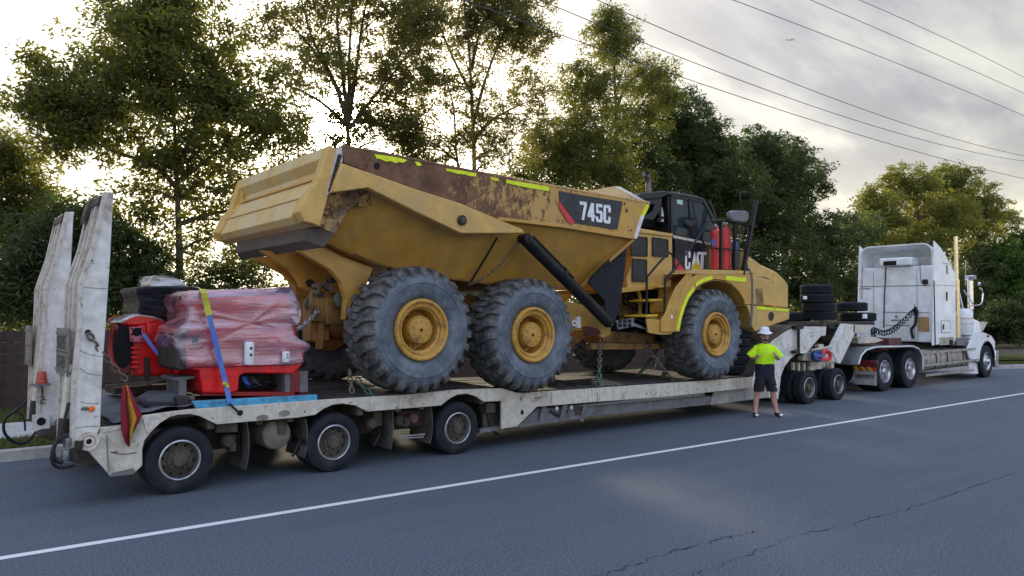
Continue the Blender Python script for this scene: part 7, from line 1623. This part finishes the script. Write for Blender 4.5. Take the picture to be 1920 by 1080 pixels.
for s_ in (-1, 1):
    garment([(.135 * s_, .02, .515, .108, .11), (.125 * s_, .015, .62, .11, .115), (.1 * s_, .005, .74, .108, .125), (.085 * s_, 0, .84, .1, .125)], 'shorts_leg', M['charcoal_cloth'])
c = L3(.2, .11, .62); MB().box(c.x - .012, c.x + .012, c.y - .012, c.y + .012, c.z - .012, c.z + .015).build('shorts_logo', M['white'], PR)
for s, ft in ((-1, (-.215, .03, .1)), (1, (.225, .03, .1))):
    N = []; E_ = []; a = nd(ft[0], .0, .21, .048, .05); b_ = nd(ft[0], .01, .1, .044, .05, to=a); skin('sock', N, E_, M['navy_cloth'], PR)
    N = []; E_ = []; a = nd(ft[0], -.04, .05, .05, .045); b_ = nd(ft[0] + .012 * s, .1, .05, .052, .042, to=a); c_ = nd(ft[0] + .03 * s, .22, .045, .046, .034, to=b_)
    skin('shoe', N, E_, M['charcoal_cloth'], PR); 
    N = []; E_ = []; a = nd(ft[0] + .022 * s, .17, .055, .048, .036); c_ = nd(ft[0] + .034 * s, .245, .045, .042, .03, to=a); skin('toe_cap', N, E_, M['hat'], PR)

# ================================================================ OVERHEAD
WG = 'power lines over the road'
wires = [([(1115, 0), (1280, 96), (1510, 195), (1700, 240), (1920, 302)], 3.2, 'highest wire of the left set crossing above the pointed gum tree'),]
def wire(p0, pm, p1, Y, lab):
    a, m_, b_ = A(*p0, Y), A(*pm, Y), A(*p1, Y)
    # parabola z(x) through three points, carried on past the frame
    Mx = np.array([[p.x ** 2, p.x, 1] for p in (a, m_, b_)]); c = np.linalg.solve(Mx, np.array([p.z for p in (a, m_, b_)]))
    xs_ = np.linspace(a.x - 14, b_.x + 25, 60)
    pts = [(x, Y, c[0] * x * x + c[1] * x + c[2]) for x in xs_]
    o = MB().tube(pts, .0042 * Y / 5, 5).build('power_line', M['wire'], None); tag(o, lab, 'power line', WG); return o
wire((980, 40), (1285, 147), (1920, 335), 8.0, 'lowest power line, passing in front of the gum tree crowns')
wire((1060, 20), (1400, 155), (1920, 302), 8.0, 'second lowest power line, running close under the next one')
wire((1120, 0), (1440, 137), (1920, 292), 8.6, 'third lowest power line, meeting the second near the right edge')
wire((1375, 0), (1640, 102), (1920, 217), 7.0, 'third power line from the top at the right edge')
wire((1520, 0), (1710, 82), (1920, 175), 6.4, 'second power line from the top at the right edge')
wire((1612, 0), (1760, 66), (1920, 145), 5.8, 'topmost power line in the upper right corner')
ac_ = Vector(ray(1481, 75)).normalized() * 2600 + CAM
PL = thing('airliner', 'tiny distant airliner in the grey sky', 'airplane', ac_)
fx = Vector((-rt.x, -rt.y, .0)).normalized(); sy_ = Vector((fw.x, fw.y, 0)).normalized()
def pv(a, b, c): return ac_ + fx * a + sy_ * b + Vector((0, 0, c))
MB().tube([pv(14, 0, -.5), pv(12, 0, 0), pv(-8, 0, 0), pv(-14, 0, 1.2)], [.3, 1.7, 1.7, .4], 10).build('fuselage', M['plane'], PL)
MB().loft([pv(3, 0, -.6), pv(-2, 0, -.6), pv(-7, 14, 1), pv(-5, 14, 1)], [pv(3, 0, -.2), pv(-2, 0, -.2), pv(-7, 14, 1.2), pv(-5, 14, 1.2)]).build('wing', M['plane'], PL)
MB().loft([pv(3, 0, -.6), pv(-2, 0, -.6), pv(-7, -14, 1), pv(-5, -14, 1)], [pv(3, 0, -.2), pv(-2, 0, -.2), pv(-7, -14, 1.2), pv(-5, -14, 1.2)]).build('wing', M['plane'], PL)
MB().loft([pv(-10, -.15, .8), pv(-14, -.15, 1), pv(-15, -.15, 5), pv(-13.5, -.15, 5)], [pv(-10, .15, .8), pv(-14, .15, 1), pv(-15, .15, 5), pv(-13.5, .15, 5)]).build('tail_fin', M['plane'], PL)
